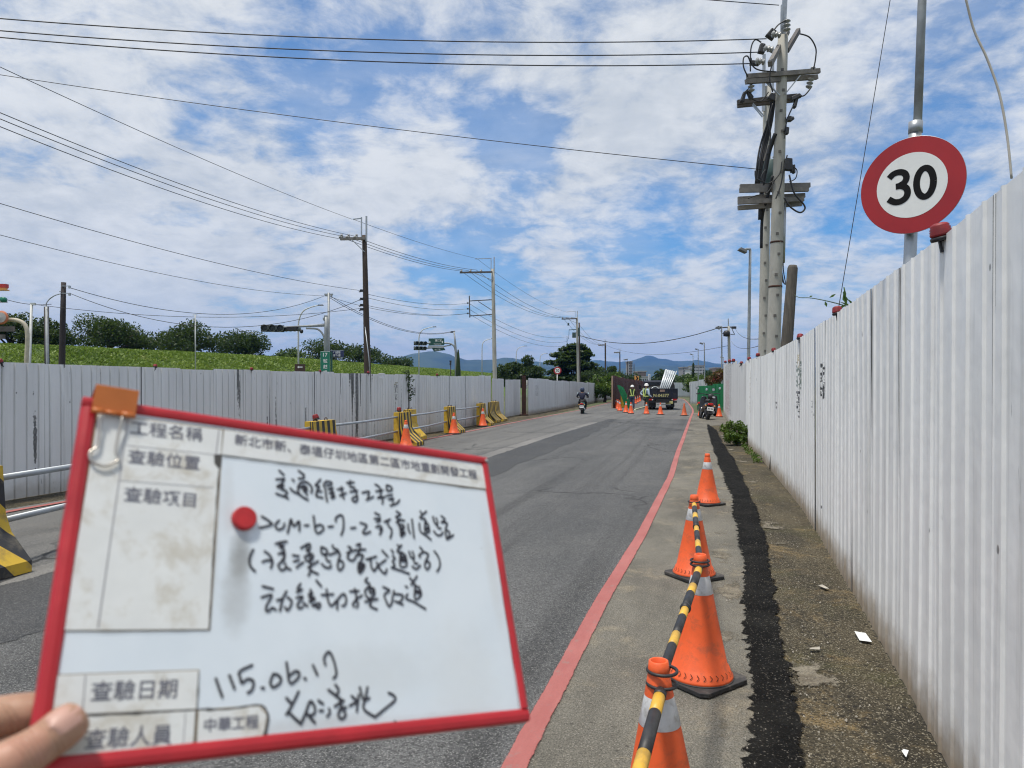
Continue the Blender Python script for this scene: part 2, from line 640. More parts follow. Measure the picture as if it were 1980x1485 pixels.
M_ALU = mat('aluminium_tube', (0.66, 0.69, 0.70), 0.35, 0.3, var=0.08)
M_TRUNK = mat('bark', (0.075, 0.058, 0.042), 0.9, var=0.3, scale=4, bmp=0.3, bscale=14)
M_WALLTAN = mat('far_wall_tan', (0.32, 0.22, 0.18), 0.8, var=0.08, scale=1)
M_WALLWHITE = mat('far_wall_white', (0.60, 0.60, 0.58), 0.8, var=0.06, scale=1)
M_WALLGREY = mat('far_wall_grey', (0.28, 0.27, 0.27), 0.8, var=0.1, scale=1)
M_CHIP = mat('stone_chips', (0.36, 0.33, 0.28), 0.9, var=0.45, scale=1.7)
M_HOSE = mat('pale_hose', (0.60, 0.64, 0.45), 0.5)
M_LENS = mat('dark_lens', (0.012, 0.03, 0.028), 0.25)
M_LED = mat('lamp_head_grey', (0.11, 0.115, 0.12), 0.5, var=0.15)


def mat_leaf(name, c1, c2, c3=None, scale=0.7, trans=0.25):
    m, q, b = new_mat(name)
    p = geo_pos(q)
    n1 = q.noise(p, scale, 3, 0.6)
    n2 = q.noise(p, scale * 9, 2, 0.5)
    f = q.math('ADD', q.math('MULTIPLY', n1, 0.55), q.math('MULTIPLY', n2, 0.45))
    c = q.mix(q.ramp(f, 0.34, 0.66), c1, c2)
    if c3:
        c = q.mix(q.ramp(q.noise(p, scale * 4, 2, 0.5), 0.62, 0.72), c, c3)
    q.l.new(c, b.inputs['Base Color'])
    b.inputs['Roughness'].default_value = 0.5
    b.inputs['Specular IOR Level'].default_value = 0.35
    t = q.n.new('ShaderNodeBsdfTranslucent')
    q.l.new(q.mix(0.5, c, (0.20, 0.30, 0.03)), t.inputs[0])
    mx = q.n.new('ShaderNodeMixShader')
    mx.inputs[0].default_value = trans
    q.l.new(b.outputs[0], mx.inputs[1])
    q.l.new(t.outputs[0], mx.inputs[2])
    out = [k for k in q.n if k.type == 'OUTPUT_MATERIAL'][0]
    q.l.new(mx.outputs[0], out.inputs[0])
    return m


M_LEAF = mat_leaf('leaf_dark', (0.014, 0.034, 0.010), (0.044, 0.074, 0.020))
M_LEAF2 = mat_leaf('leaf_mid', (0.030, 0.065, 0.014), (0.085, 0.130, 0.028))
M_LEAF3 = mat_leaf('leaf_dense', (0.014, 0.034, 0.011), (0.036, 0.068, 0.020))
M_LEAFB = mat_leaf('leaf_bright', (0.035, 0.085, 0.012), (0.11, 0.17, 0.025))
M_LEAFR = mat_leaf('leaf_red_flower', (0.05, 0.075, 0.02), (0.14, 0.035, 0.02), (0.32, 0.03, 0.02))
M_GRASS = mat_leaf('grass_blades', (0.125, 0.200, 0.028), (0.225, 0.310, 0.048), (0.28, 0.33, 0.09), scale=0.22, trans=0.3)


def mat_fence(name, base, lines, peel=None, mud=0.5, specks=0.5, posters=()):
    """painted corrugated hoarding; uv = metres along the fence, metres above ground"""
    m, q, b = new_mat(name)
    uvn = q.n.new('ShaderNodeUVMap')
    uvn.uv_map = 'uv'
    u, v, _ = q.xyz(uvn.outputs[0])
    uv = q.comb(u, v, 0.0)
    c = q.mix(q.ramp(q.noise(q.vmath('MULTIPLY', uv, (1.0, .16, 1)), 2.2, 5, 0.6), 0.3, 0.7), [k * 0.92 for k in base], [min(1, k * 1.05) for k in base])
    # run-down stains
    st = q.noise(q.vmath('MULTIPLY', uv, (9.0, .35, 1)), 1.0, 6, 0.65)
    c = q.mix(q.math('MULTIPLY', q.ramp(st, 0.54, 0.72), 0.34), c, (0.33, 0.33, 0.31))
    # mud splash at the foot
    nz = q.noise(uv, 4.0, 6, 0.65)
    foot = q.ramp(q.math('SUBTRACT', v, q.math('MULTIPLY', nz, 0.40)), -0.20, 0.13, 1.0, 0.0)
    c = q.mix(q.math('MULTIPLY', foot, mud), c, (0.27, 0.20, 0.12))
    # dents, chips and specks
    vo = q.voro(q.vmath('MULTIPLY', uv, (1.0, .75, 1)), 3.4, 'F1', 'Distance')
    sel = q.noise(uv, 0.9, 1, 0.5)
    sp = q.math('MULTIPLY', q.ramp(vo, 0.035, 0.05, 1.0, 0.0), q.ramp(sel, 0.44, 0.50))
    c = q.mix(q.math('MULTIPLY', sp, specks), c, (0.10, 0.10, 0.10))
    sc = q.noise(q.vmath('MULTIPLY', uv, (14.0, 2.0, 1)), 1.3, 3, 0.5, 0.8)
    c = q.mix(q.math('MULTIPLY', q.ramp(sc, 0.725, 0.75), 0.55), c, (0.20, 0.20, 0.20))
    if peel:
        # flaked paint in vertical tongues over given stretches
        amt = None
        for u0, u1, k in peel:
            mid, half = (u0 + u1) / 2, (u1 - u0) / 2
            g = q.ramp(q.math('ABSOLUTE', q.math('SUBTRACT', u, mid)), half * 0.6, half, k, 0.0)
            amt = g if amt is None else q.math('MAXIMUM', amt, g)
        pn = q.noise(q.vmath('MULTIPLY', uv, (6.5, .30, 1)), 1.0, 2, 0.4)
        pf = q.noise(uv, 14.0, 4, 0.6)
        pv = q.math('ADD', q.math('ADD', pn, q.math('MULTIPLY', pf, 0.16)), amt)
        pm = q.ramp(pv, 0.80, 0.815)
        c = q.mix(pm, c, q.mix(q.ramp(pf, 0.4, 0.65), (0.085, 0.09, 0.09), (0.19, 0.195, 0.19)))
    for (u0, v0, wu, wv, col, k) in posters:
        fu = q.ramp(q.math('ABSOLUTE', q.math('SUBTRACT', u, u0)), wu * .8, wu, 1.0, 0.0)
        fv = q.ramp(q.math('ABSOLUTE', q.math('SUBTRACT', v, v0)), wv * .9, wv, 1.0, 0.0)
        gn = q.ramp(q.noise(q.vmath('MULTIPLY', uv, (1.0, 1.5, 1)), 13.0, 3, 0.6), 0.49, 0.53)
        c = q.mix(q.math('MULTIPLY', q.math('MULTIPLY', fu, fv), q.math('MULTIPLY', gn, k)), c, col)
    q.l.new(c, b.inputs['Base Color'])
    b.inputs['Roughness'].default_value = 0.42
    b.inputs['Specular IOR Level'].default_value = 0.4
    bump(q, b, q.math('ADD', q.noise(q.vmath('MULTIPLY', uv, (2.0, .7, 1)), 2.0, 3, 0.5), q.math('MULTIPLY', q.noise(uv, 7.0, 2, 0.5), 0.25)), 0.5, 0.03)
    return m

# ------------------------------------------------------------------ ground, road, pavement sheets
def lut(tab):
    D = np.array([t[0] for t in tab], float)
    X = np.array([t[1] for t in tab], float)
    return lambda d: float(np.interp(d, D, X))


RED = lut([(-4, -2.04), (0, -.88), (3.05, .004), (5.48, .70), (7.75, 1.40), (13.06, 2.93), (18, 4.22), (22, 5.3), (36.2, 9.1), (46, 11.75), (53, 13.5), (60.7, 15.3), (75, 18.6), (93.6, 22.7), (130, 29)])
BL = lut([(-4, -1.27), (3.05, .98), (4.08, 1.34), (6.83, 2.18), (10.5, 3.23), (15.6, 4.5), (22, 6.13), (27.4, 7.55), (31, 8.5)])
BR = lut([(-4, -.9), (3.05, 1.27), (4.08, 1.60), (6.83, 2.50), (10.5, 3.58), (15.6, 4.92), (22, 6.5), (27.4, 7.9), (31, 8.6)])
PT = lut([(-4, -7.4), (6.07, -4.14), (16.3, -.57), (23.2, 1.25), (28.4, 2.75), (36, 4.95)])
PB = lut([(-4, -6.3), (4.66, -3.26), (13.4, -.33), (17.7, .80), (22.2, 2.05), (30, 4.0), (36, 5.15)])
WALLL = lut([(-4, -11.2), (10.35, -7.33), (22.1, -4.0), (28.4, -2.15), (34, -.75), (41.6, .85), (62.4, 5.9), (102, 14.5), (130, 20.5)])
LRED = lut([(-4, -10.3), (9.4, -6.62), (21.2, -3.0), (25, -1.9), (34.6, .62), (50, 4.75), (70, 9.3), (102, 16.2)])
FENR = lut([(-1.5, .3), (0, .82), (1.2, 1.24), (2.2, 1.58), (2.9, 1.84), (4.4, 2.33), (5.9, 2.80), (9.48, 3.9), (15.8, 5.6), (20.4, 6.75), (27.4, 8.55), (45, 13.45)])


def sheet(name, xl, xr, d0, d1, z, m, step=0.25, ragl=0.0, ragr=0.0, cols=2, seed=0, rfreq=1.6):
    """flat strip between two lateral edge functions, sampled densely near the camera, with ragged edges"""
    ds, dcur = [], d0
    while dcur < d1:
        ds.append(dcur)
        dcur += max(step, 0.035 * max(dcur, 0))
    ds.append(d1)
    mb = MB()
    vs, fs = [], []
    for D in ds:
        a, b = xl(D), xr(D)
        if ragl:
            a += ragl * (mnoise.noise((D * rfreq, seed, 0)) + .6 * mnoise.noise((D * rfreq * 4, seed + 3, 0)))
        if ragr:
            b += ragr * (mnoise.noise((D * rfreq, seed + 7, 0)) + .6 * mnoise.noise((D * rfreq * 4, seed + 9, 0)))
        for k in range(cols):
            vs.append((a + (b - a) * k / (cols - 1), D, z))
    for i in range(len(ds) - 1):
        for k in range(cols - 1):
            o = i * cols + k
            fs.append((o, o + 1, o + 1 + cols, o + cols))
    mb.add(vs, fs)
    mb.uv = [(k / (cols - 1) * (xr(D) - xl(D)), xr(D) - xl(D)) for D in ds for k in range(cols)]
    return structure(name, mb, m)


def mat_ground(name, build, edge=None, patchy=False):
    """edge = (reach, scale): both long edges crumble away over about reach metres"""
    m, q, b = new_mat(name)
    p = geo_pos(q)
    # road frame: rotate so that y runs along the carriageway
    x, y, z = q.xyz(p)
    ca, sa = math.cos(R(15.2)), math.sin(R(15.2))
    lat = q.math('SUBTRACT', q.math('MULTIPLY', x, ca), q.math('MULTIPLY', y, sa))
    lon = q.math('ADD', q.math('MULTIPLY', x, sa), q.math('MULTIPLY', y, ca))
    build(q, b, p, lat, lon)
    if edge:
        un = q.n.new('ShaderNodeUVMap')
        un.uv_map = 'uv'
        u, wd, _ = q.xyz(un.outputs[0])
        e = q.math('MINIMUM', u, q.math('SUBTRACT', wd, u))
        n1 = q.noise(q.comb(lat, lon, 0.0), edge[1], 9, 0.72, 0.3)
        a = q.ramp(q.math('SUBTRACT', e, q.math('MULTIPLY', q.math('SUBTRACT', n1, 0.28), edge[0] * 2.4)), -0.004, 0.006)
        if patchy:
            a = q.math('MULTIPLY', a, q.ramp(q.math('ADD', q.noise(q.comb(lat, lon, 0.0), 1.3, 3, .5), q.math('MULTIPLY', n1, .5)), .83, .90))
        q.l.new(a, b.inputs['Alpha'])
    return m


def asphalt(c_lo, c_hi, grain=0.45, stain=(0.05, 0.05, 0.05), stain_amt=0.4, dusty=(0.20, 0.18, 0.15), dust_amt=0.35):
    def f(q, b, p, lat, lon):
        rl = q.comb(lat, lon, 0.0)
        big = q.noise(q.vmath('MULTIPLY', rl, (1.0, .22, 1)), 0.75, 6, 0.62, 0.2)
        c = q.mix(q.ramp(big, 0.32, 0.68), c_lo, c_hi)
        tr = q.noise(q.vmath('MULTIPLY', rl, (2.4, .05, 1)), 1.0, 4, 0.55)
        c = q.mix(q.math('MULTIPLY', q.ramp(tr, 0.50, 0.70), stain_amt), c, stain)
        du = q.noise(rl, 0.55, 8, 0.7, 0.3)
        c = q.mix(q.math('MULTIPLY', q.ramp(du, 0.50, 0.72), dust_amt), c, dusty)
        g1 = q.noise(p, 72.0, 4, 0.8)
        g2 = q.voro(p, 210.0, 'F1', 'Color')
        gg = q.math('MULTIPLY', g1, 1.0)
        c = q.mix(q.math('MULTIPLY', q.ramp(gg, 0.38, 0.58, 1.0, 0.0), grain * 1.15), c, (0.014, 0.014, 0.014))
        sp = q.xyz(g2)[0]
        c = q.mix(q.math('MULTIPLY', q.ramp(sp, 0.84, 0.93), grain * 0.85), c, (0.34, 0.335, 0.32))
        cr = q.voro(q.vmath('ADD', rl, q.vmath('SCALE', q.noise(rl, 2.5, 3, .5, 0, True), 0.4)), 0.42, 'DISTANCE_TO_EDGE', 'Distance')
        crm = q.math('MULTIPLY', q.ramp(cr, 0.005, 0.016, 1.0, 0.0), q.ramp(q.noise(rl, 0.35, 2, .5), 0.50, 0.60))
        c = q.mix(q.math('MULTIPLY', crm, 0.75), c, (0.03, 0.03, 0.03))
        q.l.new(c, b.inputs['Base Color'])
        q.l.new(q.ramp(big, 0.3, 0.7, 0.78, 0.92), b.inputs['Roughness'])
        oil = q.noise(q.vmath('ADD', rl, (31.0, 7.0, 0)), 0.9, 4, .55)
        b.inputs['Specular IOR Level'].default_value = 0.3
        bump(q, b, q.math('ADD', g1, q.math('MULTIPLY', sp, 0.3)), 0.35, 0.006)
    return f


M_ROAD = mat_ground('road_old_asphalt', asphalt((0.120, 0.118, 0.113), (0.190, 0.186, 0.176), 0.55, (0.075, 0.075, 0.074), 0.55, (0.245, 0.23, 0.20), 0.45))
M_LANE = mat_ground('road_asphalt', asphalt((0.078, 0.080, 0.081), (0.138, 0.139, 0.139), 0.65, (0.052, 0.053, 0.054), 0.75, (0.185, 0.18, 0.17), 0.40))
M_PATCH = mat_ground('road_new_patch', asphalt((0.050, 0.052, 0.055), (0.076, 0.078, 0.081), 0.5, (0.04, 0.04, 0.04), 0.3, (0.12, 0.116, 0.11), 0.35), edge=(.13, 2.5))
M_STAIN = mat_ground('road_tar_stain', asphalt((0.072, 0.074, 0.077), (0.104, 0.106, 0.109), 0.4))
M_SEAM = mat_ground('pale_seam', asphalt((0.17, 0.165, 0.155), (0.26, 0.25, 0.235), 0.35, (0.12, 0.118, 0.11), 0.6, (0.30, 0.285, 0.26), 0.4), edge=(.16, 3.0))


def _shoulder(q, b, p, lat, lon):
    rl = q.comb(lat, lon, 0.0)
    big = q.noise(q.vmath('MULTIPLY', rl, (1, .5, 1)), 1.1, 7, 0.65, 0.2)
    c = q.mix(q.ramp(big, 0.3, 0.7), (0.125, 0.118, 0.100), (0.225, 0.210, 0.176))
    sand = q.noise(rl, 2.1, 8, 0.72, 0.4)
    c = q.mix(q.math('MULTIPLY', q.ramp(sand, 0.52, 0.70), 0.65), c, (0.34, 0.29, 0.205))
    g1 = q.noise(p, 110.0, 3, 0.75)
    c = q.mix(q.math('MULTIPLY', q.ramp(g1, 0.38, 0.57, 1.0, 0.0), 0.6), c, (0.03, 0.028, 0.024))
    g2 = q.xyz(q.voro(p, 190.0, 'F1', 'Color'))[0]
    c = q.mix(q.math('MULTIPLY', q.ramp(g2, 0.90, 0.96), 0.45), c, (0.38, 0.35, 0.30))
    ds = q.voro(p, 13.0, 'F1', 'Distance')
    c = q.mix(q.math('MULTIPLY', q.math('MULTIPLY', q.ramp(ds, 0.10, 0.16, 1.0, 0.0), q.ramp(q.noise(p, 1.7, 3, .6), 0.52, 0.62)), 0.7), c, (0.045, 0.04, 0.035))
    q.l.new(c, b.inputs['Base Color'])
    b.inputs['Roughness'].default_value = 0.92
    b.inputs['Specular IOR Level'].default_value = 0.2
    bump(q, b, q.math('ADD', g1, q.math('MULTIPLY', sand, 0.6)), 0.4, 0.008)


def _black(q, b, p, lat, lon):
    rl = q.comb(lat, lon, 0.0)
    big = q.noise(rl, 2.2, 7, 0.65)
    c = q.mix(q.ramp(big, 0.35, 0.7), (0.004, 0.004, 0.004), (0.017, 0.0165, 0.015))
    g1 = q.noise(p, 80.0, 3, 0.75)
    c = q.mix(q.math('MULTIPLY', q.ramp(g1, 0.54, 0.72), 0.45), c, (0.085, 0.080, 0.072))
    g2 = q.xyz(q.voro(p, 150.0, 'F1', 'Color'))[0]
    c = q.mix(q.math('MULTIPLY', q.ramp(g2, 0.955, 0.98), 0.5), c, (0.22, 0.20, 0.17))
    ed = q.noise(rl, 5.0, 8, 0.75)
    c = q.mix(q.math('MULTIPLY', q.ramp(ed, 0.60, 0.72), 0.5), c, (0.17, 0.15, 0.115))
    q.l.new(c, b.inputs['Base Color'])
    b.inputs['Roughness'].default_value = 0.95
    b.inputs['Specular IOR Level'].default_value = 0.12
    bump(q, b, q.math('ADD', g1, g2), 0.8, 0.012)


def _crust(q, b, p, lat, lon):
    rl = q.comb(lat, lon, 0.0)
    big = q.noise(rl, 5.0, 8, 0.7)
    c = q.mix(q.ramp(big, 0.35, 0.65), (0.17, 0.145, 0.105), (0.33, 0.295, 0.225))
    g1 = q.noise(p, 90.0, 3, 0.75)
    c = q.mix(q.math('MULTIPLY', q.ramp(g1, 0.36, 0.58, 1.0, 0.0), 0.6), c, (0.06, 0.05, 0.04))
    q.l.new(c, b.inputs['Base Color'])
    b.inputs['Roughness'].default_value = 0.95
    bump(q, b, q.math('ADD', g1, big), 0.7, 0.02)


def _dirt(q, b, p, lat, lon):
    rl = q.comb(lat, lon, 0.0)
    big = q.noise(q.vmath('MULTIPLY', rl, (1, .45, 1)), 1.0, 7, 0.66, 0.3)
    c = q.mix(q.ramp(big, 0.32, 0.68), (0.052, 0.046, 0.034), (0.150, 0.125, 0.080))
    sand = q.noise(rl, 1.5, 8, 0.74, 0.5)
    c = q.mix(q.math('MULTIPLY', q.ramp(sand, 0.50, 0.64), 0.75), c, (0.285, 0.205, 0.10))
    moss = q.noise(q.vmath('ADD', rl, (9.0, 4.0, 0)), 0.9, 6, 0.7)
    c = q.mix(q.math('MULTIPLY', q.ramp(moss, 0.50, 0.66), 0.5), c, (0.095, 0.095, 0.040))
    g1 = q.noise(p, 75.0, 4, 0.78)
    c = q.mix(q.math('MULTIPLY', q.ramp(g1, 0.40, 0.56, 1.0, 0.0), 0.8), c, (0.018, 0.016, 0.013))
    g2 = q.xyz(q.voro(p, 160.0, 'F1', 'Color'))[0]
    c = q.mix(q.math('MULTIPLY', q.ramp(g2, 0.86, 0.94), 0.7), c, (0.36, 0.32, 0.24))
    ds = q.voro(p, 17.0, 'F1', 'Distance')
    c = q.mix(q.math('MULTIPLY', q.math('MULTIPLY', q.ramp(ds, 0.20, 0.30, 1.0, 0.0), q.ramp(q.noise(p, 2.1, 3, .6), 0.40, 0.55)), 0.85), c, (0.025, 0.022, 0.018))
    q.l.new(c, b.inputs['Base Color'])
    b.inputs['Roughness'].default_value = 0.95
    b.inputs['Specular IOR Level'].default_value = 0.2
    bump(q, b, q.math('ADD', q.math('ADD', g1, g2), sand), 0.6, 0.02)


def _land(q, b, p, lat, lon):
    n1 = q.noise(p, 0.05, 6, 0.6)
    c = q.mix(q.ramp(n1, 0.35, 0.65), (0.055, 0.075, 0.025), (0.12, 0.12, 0.06))
    n2 = q.noise(p, 2.0, 5, 0.7)
    c = q.mix(q.math('MULTIPLY', q.ramp(n2, 0.4, 0.7), 0.5), c, (0.09, 0.10, 0.04))
    q.l.new(c, b.inputs['Base Color'])
    b.inputs['Roughness'].default_value = 0.95


def _redline(q, b, p, lat, lon):
    rl = q.comb(lat, lon, 0.0)
    n1 = q.noise(q.vmath('MULTIPLY', rl, (1.0, .3, 1)), 3.0, 6, 0.7)
    c = q.mix(q.ramp(n1, 0.3, 0.7), (0.34, 0.095, 0.085), (0.43, 0.150, 0.132))
    g1 = q.noise(p, 120.0, 3, 0.75)
    c = q.mix(q.math('MULTIPLY', q.ramp(g1, 0.28, 0.55, 1.0, 0.0), 0.5), c, (0.19, 0.10, 0.09))
    n2 = q.noise(rl, 9.0, 6, 0.75)
    c = q.mix(q.math('MULTIPLY', q.ramp(n2, 0.55, 0.68), 0.55), c, (0.24, 0.19, 0.17))
    q.l.new(c, b.inputs['Base Color'])
    b.inputs['Roughness'].default_value = 0.75
    bump(q, b, g1, 0.25, 0.005)


M_SHOULDER = mat_ground('shoulder_concrete', _shoulder, edge=(.10, 6.0))
M_STRIP = mat_ground('fresh_black_asphalt', _black, edge=(.095, 9.0))
M_DIRT = mat_ground('gravelly_dirt', _dirt)
M_LAND = mat_ground('rough_land', _land)
M_REDLINE = mat_ground('red_road_paint', _redline, edge=(.012, 16.0))

g = MB()
g.add([(-8400, -550, -.02), (8400, -550, -.02), (8400, 7950, -.02), (-8400, 7950, -.02)], [(0, 1, 2, 3)])
structure('ground', g, M_LAND)
sheet('roadside_dirt', lambda D: BR(D) - .35, lambda D: FENR(D) + 2.2, -4, 45, -.016, M_DIRT, step=.3)
sheet('verge_soil', lambda D: WALLL(D) - 1.5, lambda D: WALLL(D) + 1.2, -4, 60, -.016, mat_ground('verge_soil', _dirt), step=.4)
sheet('road', lambda D: LRED(D) - .25, lambda D: RED(D) + .08, -4, 130, -.012, M_ROAD, step=.3, ragl=.08, seed=3)
sheet('shoulder', lambda D: RED(D) - .16, lambda D: (BL(D) if D < 31 else RED(D) + 3.2) + .22, -4, 45, -.008, M_SHOULDER, step=.1, ragr=.07, seed=21)
sheet('road_lane', lambda D: PB(D) - .25, lambda D: RED(D) - .0, -4, 36, -.007, M_LANE, step=.2, ragl=.05, seed=5)
sheet('road_patch', lambda D: PT(D) - .10, lambda D: PB(D) + .16, -4, 36, -.004, M_PATCH, step=.15, ragl=.05, ragr=.13, seed=8, rfreq=.7)
sheet('road_seam', lambda D: PT(D) - .48, lambda D: PT(D) + .10, -4, 33, -.0055, M_SEAM, step=.2, ragl=.07, ragr=.03, seed=12)
M_CRUST = mat_ground('sandy_crust', _crust, edge=(.20, 4.5), patchy=True)
sheet('left_crust', lambda D: BL(D) - .34, lambda D: BL(D) + .12, -4, 31, -.0065, M_CRUST, step=.06)
sheet('right_crust', lambda D: BR(D) - .10, lambda D: BR(D) + .36, -4, 31, -.0065, M_CRUST, step=.06)
sheet('asphalt_strip', lambda D: BL(D) - .02, lambda D: BR(D) + .04, -4, 31, -.004, M_STRIP, step=.05, ragl=.045, ragr=.07, seed=30, rfreq=.7)
sheet('red_line', lambda D: RED(D) - .064, lambda D: RED(D) + .064, -4, 128, 0.0, M_REDLINE, step=.12, ragl=.007, ragr=.007, seed=41, rfreq=5)
sheet('far_red_line', lambda D: LRED(D) - .07, lambda D: LRED(D) + .07, -4, 102, 0.0, M_REDLINE, step=.3, ragl=.02, ragr=.02, seed=44, rfreq=2)
mb = MB()
for pa, pb_, wa in [((1212, 815), (1283, 806), .28), ((1180, 816.5), (1343, 821), .20), ((1230, 822.5), (1340, 832), .30), ((1250, 834), (1338, 831), .16)]:
    a, b_ = G(*pa), G(*pb_)
    n = 14
    vs, fs = [], []
    for i in range(n + 1):
        t = i / n
        c = a.lerp(b_, t)
        hw = wa * (0.15 + 0.85 * math.sin(math.pi * min(1, t * .75 + .12))) * (1 + .3 * mnoise.noise((i * .8, wa * 9, 0)))
        vs += [(c.x, c.y - hw, -.002), (c.x, c.y + hw, -.002)]
    for i in range(n):
        fs.append((2 * i, 2 * i + 2, 2 * i + 3, 2 * i + 1))
    mb.add(vs, fs)
structure('road_stains', mb, M_STAIN)

# ---- crumbs of stone and broken asphalt along the edge of the new strip
mb = MB()
for i in range(3200):
    D = 1.9 + 20 * rng.random() ** 2.0
    side = rng.random()
    if side < .38:
        x = BL(D) + rng.normal(-.07, .09)
    elif side < .62:
        x = BR(D) + rng.normal(.03, .10)
    else:
        x = BR(D) + rng.random() ** .8 * (FENR(D) - BR(D) - .05)
    r = 0.0018 + 0.0055 * rng.random() ** 4
    if rng.random() < .02:
        r *= 1.8
    c = Vector((x, D, r * .3 - .006))
    a = rng.random() * 6.28
    q = [Vector((math.cos(a + k * 2.1) * r * (0.7 + .6 * rng.random()), math.sin(a + k * 2.1) * r * (.7 + .6 * rng.random()), -r * .4)) for k in range(3)]
    t = Vector((0, 0, r * (.6 + .5 * rng.random())))
    t2 = Vector((math.cos(a + 1) * r * .5, math.sin(a + 1) * r * .5, r * .5))
    mb.add([c + k for k in q] + [c + t, c + t2], [(0, 1, 4), (1, 3, 4), (0, 4, 3), (1, 2, 3), (2, 0, 3)])
tag(obj('gravel', mb, M_CHIP), 'loose stone chips and asphalt crumbs scattered along the black strip', 'gravel', kind='stuff')

# ------------------------------------------------------------------ levee, hills
crest = [(-85, -30), (-72, 5), (-58, 25), (-40.1, 55.5), (-26.7, 79.4), (-16.8, 121), (1.5, 200), (40, 330), (70, 430)]
cp = smooth_path([(x, y, 0) for x, y in crest], 8)
mb = MB()
vs, fs = [], []
cross = [(15, -.1), (13.5, .15), (9.5, 1.7), (6, 3.1), (2.2, 4.55), (0, 4.95), (-4, 5.0), (-5.5, 4.7), (-18, -.1)]
for i, p in enumerate(cp):
    t = (cp[min(i + 1, len(cp) - 1)] - cp[max(i - 1, 0)]).normalized()
    nr = Vector((t.y, -t.x, 0))
    for o, z in cross:
        q = p + nr * o
        vs.append((q.x, q.y, z + .10 * mnoise.noise((q.x * .25, q.y * .25, 0))))
nc = len(cross)
for i in range(len(cp) - 1):
    for k in range(nc - 1):
        fs.append((i * nc + k, i * nc + k + 1, (i + 1) * nc + k + 1, (i + 1) * nc + k))
mb.add(vs, fs, 0, True)


def _levee(q, b, p, lat, lon):
    n1 = q.noise(p, 0.35, 6, 0.65)
    c = q.mix(q.ramp(n1, 0.35, 0.65), (0.115, 0.190, 0.030), (0.190, 0.270, 0.050))
    n2 = q.noise(p, 3.0, 6, 0.75)
    c = q.mix(q.math('MULTIPLY', q.ramp(n2, 0.45, 0.62, 1.0, 0.0), 0.6), c, (0.030, 0.065, 0.010))
    q.l.new(c, b.inputs['Base Color'])
    b.inputs['Roughness'].default_value = 0.9
    bump(q, b, n2, 1.0, 0.4)


structure('levee', mb, mat_ground('levee_turf', _levee))

# grass on the visible face of the levee
mb = MB()
V, Fc = [], []
N = 95000
for _ in range(N):
    k = min(len(cp) - 2, int(len(cp) * .82 * rng.random()))
    p = cp[k].lerp(cp[k + 1], rng.random())
    t = (cp[k + 1] - cp[k]).normalized()
    nr = Vector((t.y, -t.x, 0))
    o = 9.5 * rng.random() - 1.5
    z = float(np.interp(o, [-5.5, -4, 0, 2.2, 6, 9.5], [4.7, 5.0, 4.95, 4.55, 3.1, 1.7]))
    q = p + nr * o
    h = (.07 + .13 * rng.random()) * (1 + .9 * max(0, mnoise.noise((q.x * .18, q.y * .18, 5))))
    wd = .05 + .07 * rng.random()
    a = rng.random() * 3.14
    ux, uy = math.cos(a) * wd, math.sin(a) * wd
    lx, ly = rng.normal(0, .12), rng.normal(0, .12)
    b0 = len(V)
    V += [(q.x - ux, q.y - uy, z - .05), (q.x + ux, q.y + uy, z - .05), (q.x + ux * .5 + lx, q.y + uy * .5 + ly, z + h), (q.x - ux * .6 + lx, q.y - uy * .6 + ly, z + h * .8)]
    Fc.append((b0, b0 + 1, b0 + 2, b0 + 3))
mb.v, mb.f, mb.m, mb.s = V, Fc, [0] * len(Fc), [False] * len(Fc)
tag(obj('grass', mb, M_GRASS), 'rough bright green grass covering the levee slope behind the hoarding', 'grass', kind='stuff')


def _hill(q, b, p, lat, lon):
    n1 = q.noise(p, 0.004, 6, 0.65)
    c = q.mix(q.ramp(n1, 0.35, 0.65), (0.020, 0.040, 0.016), (0.055, 0.080, 0.030))
    q.l.new(c, b.inputs['Base Color'])
    b.inputs['Roughness'].default_value = 0.95


M_HILL = mat_ground('forested_hill', _hill)


def ridge(name, D, prof, depth, seed):
    px = np.array([t[0] for t in prof], float)
    py = np.array([t[1] for t in prof], float)
    nx, nd = 220, 16
    vs, fs = [], []
    for j in range(nd):
        t = j / (nd - 1)                      # 0 front foot .. 1 back
        dd = D - depth + 1.6 * depth * t
        e = 1 - abs(t - .625) / .625 if t < .625 else 1 - (t - .625) / .375
        e = max(0, e)
        for i in range(nx):
            u = px[0] + (px[-1] - px[0]) * i / (nx - 1)
            hgt = EYE + (HZ - np.interp(u, px, py)) / F * D
            x = (u - CX) / F * D
            nz = mnoise.fractal((x * .0012, dd * .0012, seed), .9, 2.1, 5)
            z = hgt * (e ** .9) * (1 + (1 - e) * .35 * nz) + hgt * .10 * (.25 - abs(mnoise.noise((x * .0045, dd * .0045, seed + 4))) - .5 * abs(mnoise.noise((x * .012, dd * .012, seed + 9)))) * e
            vs.append((x + 60 * nz * (1 - e), dd, z - 2 if j in (0, nd - 1) else z))
    for j in range(nd - 1):
        for i in range(nx - 1):
            o = j * nx + i
            fs.append((o, o + 1, o + 1 + nx, o + nx))
    structure(name, MB().add(vs, fs, 0, True), M_HILL)


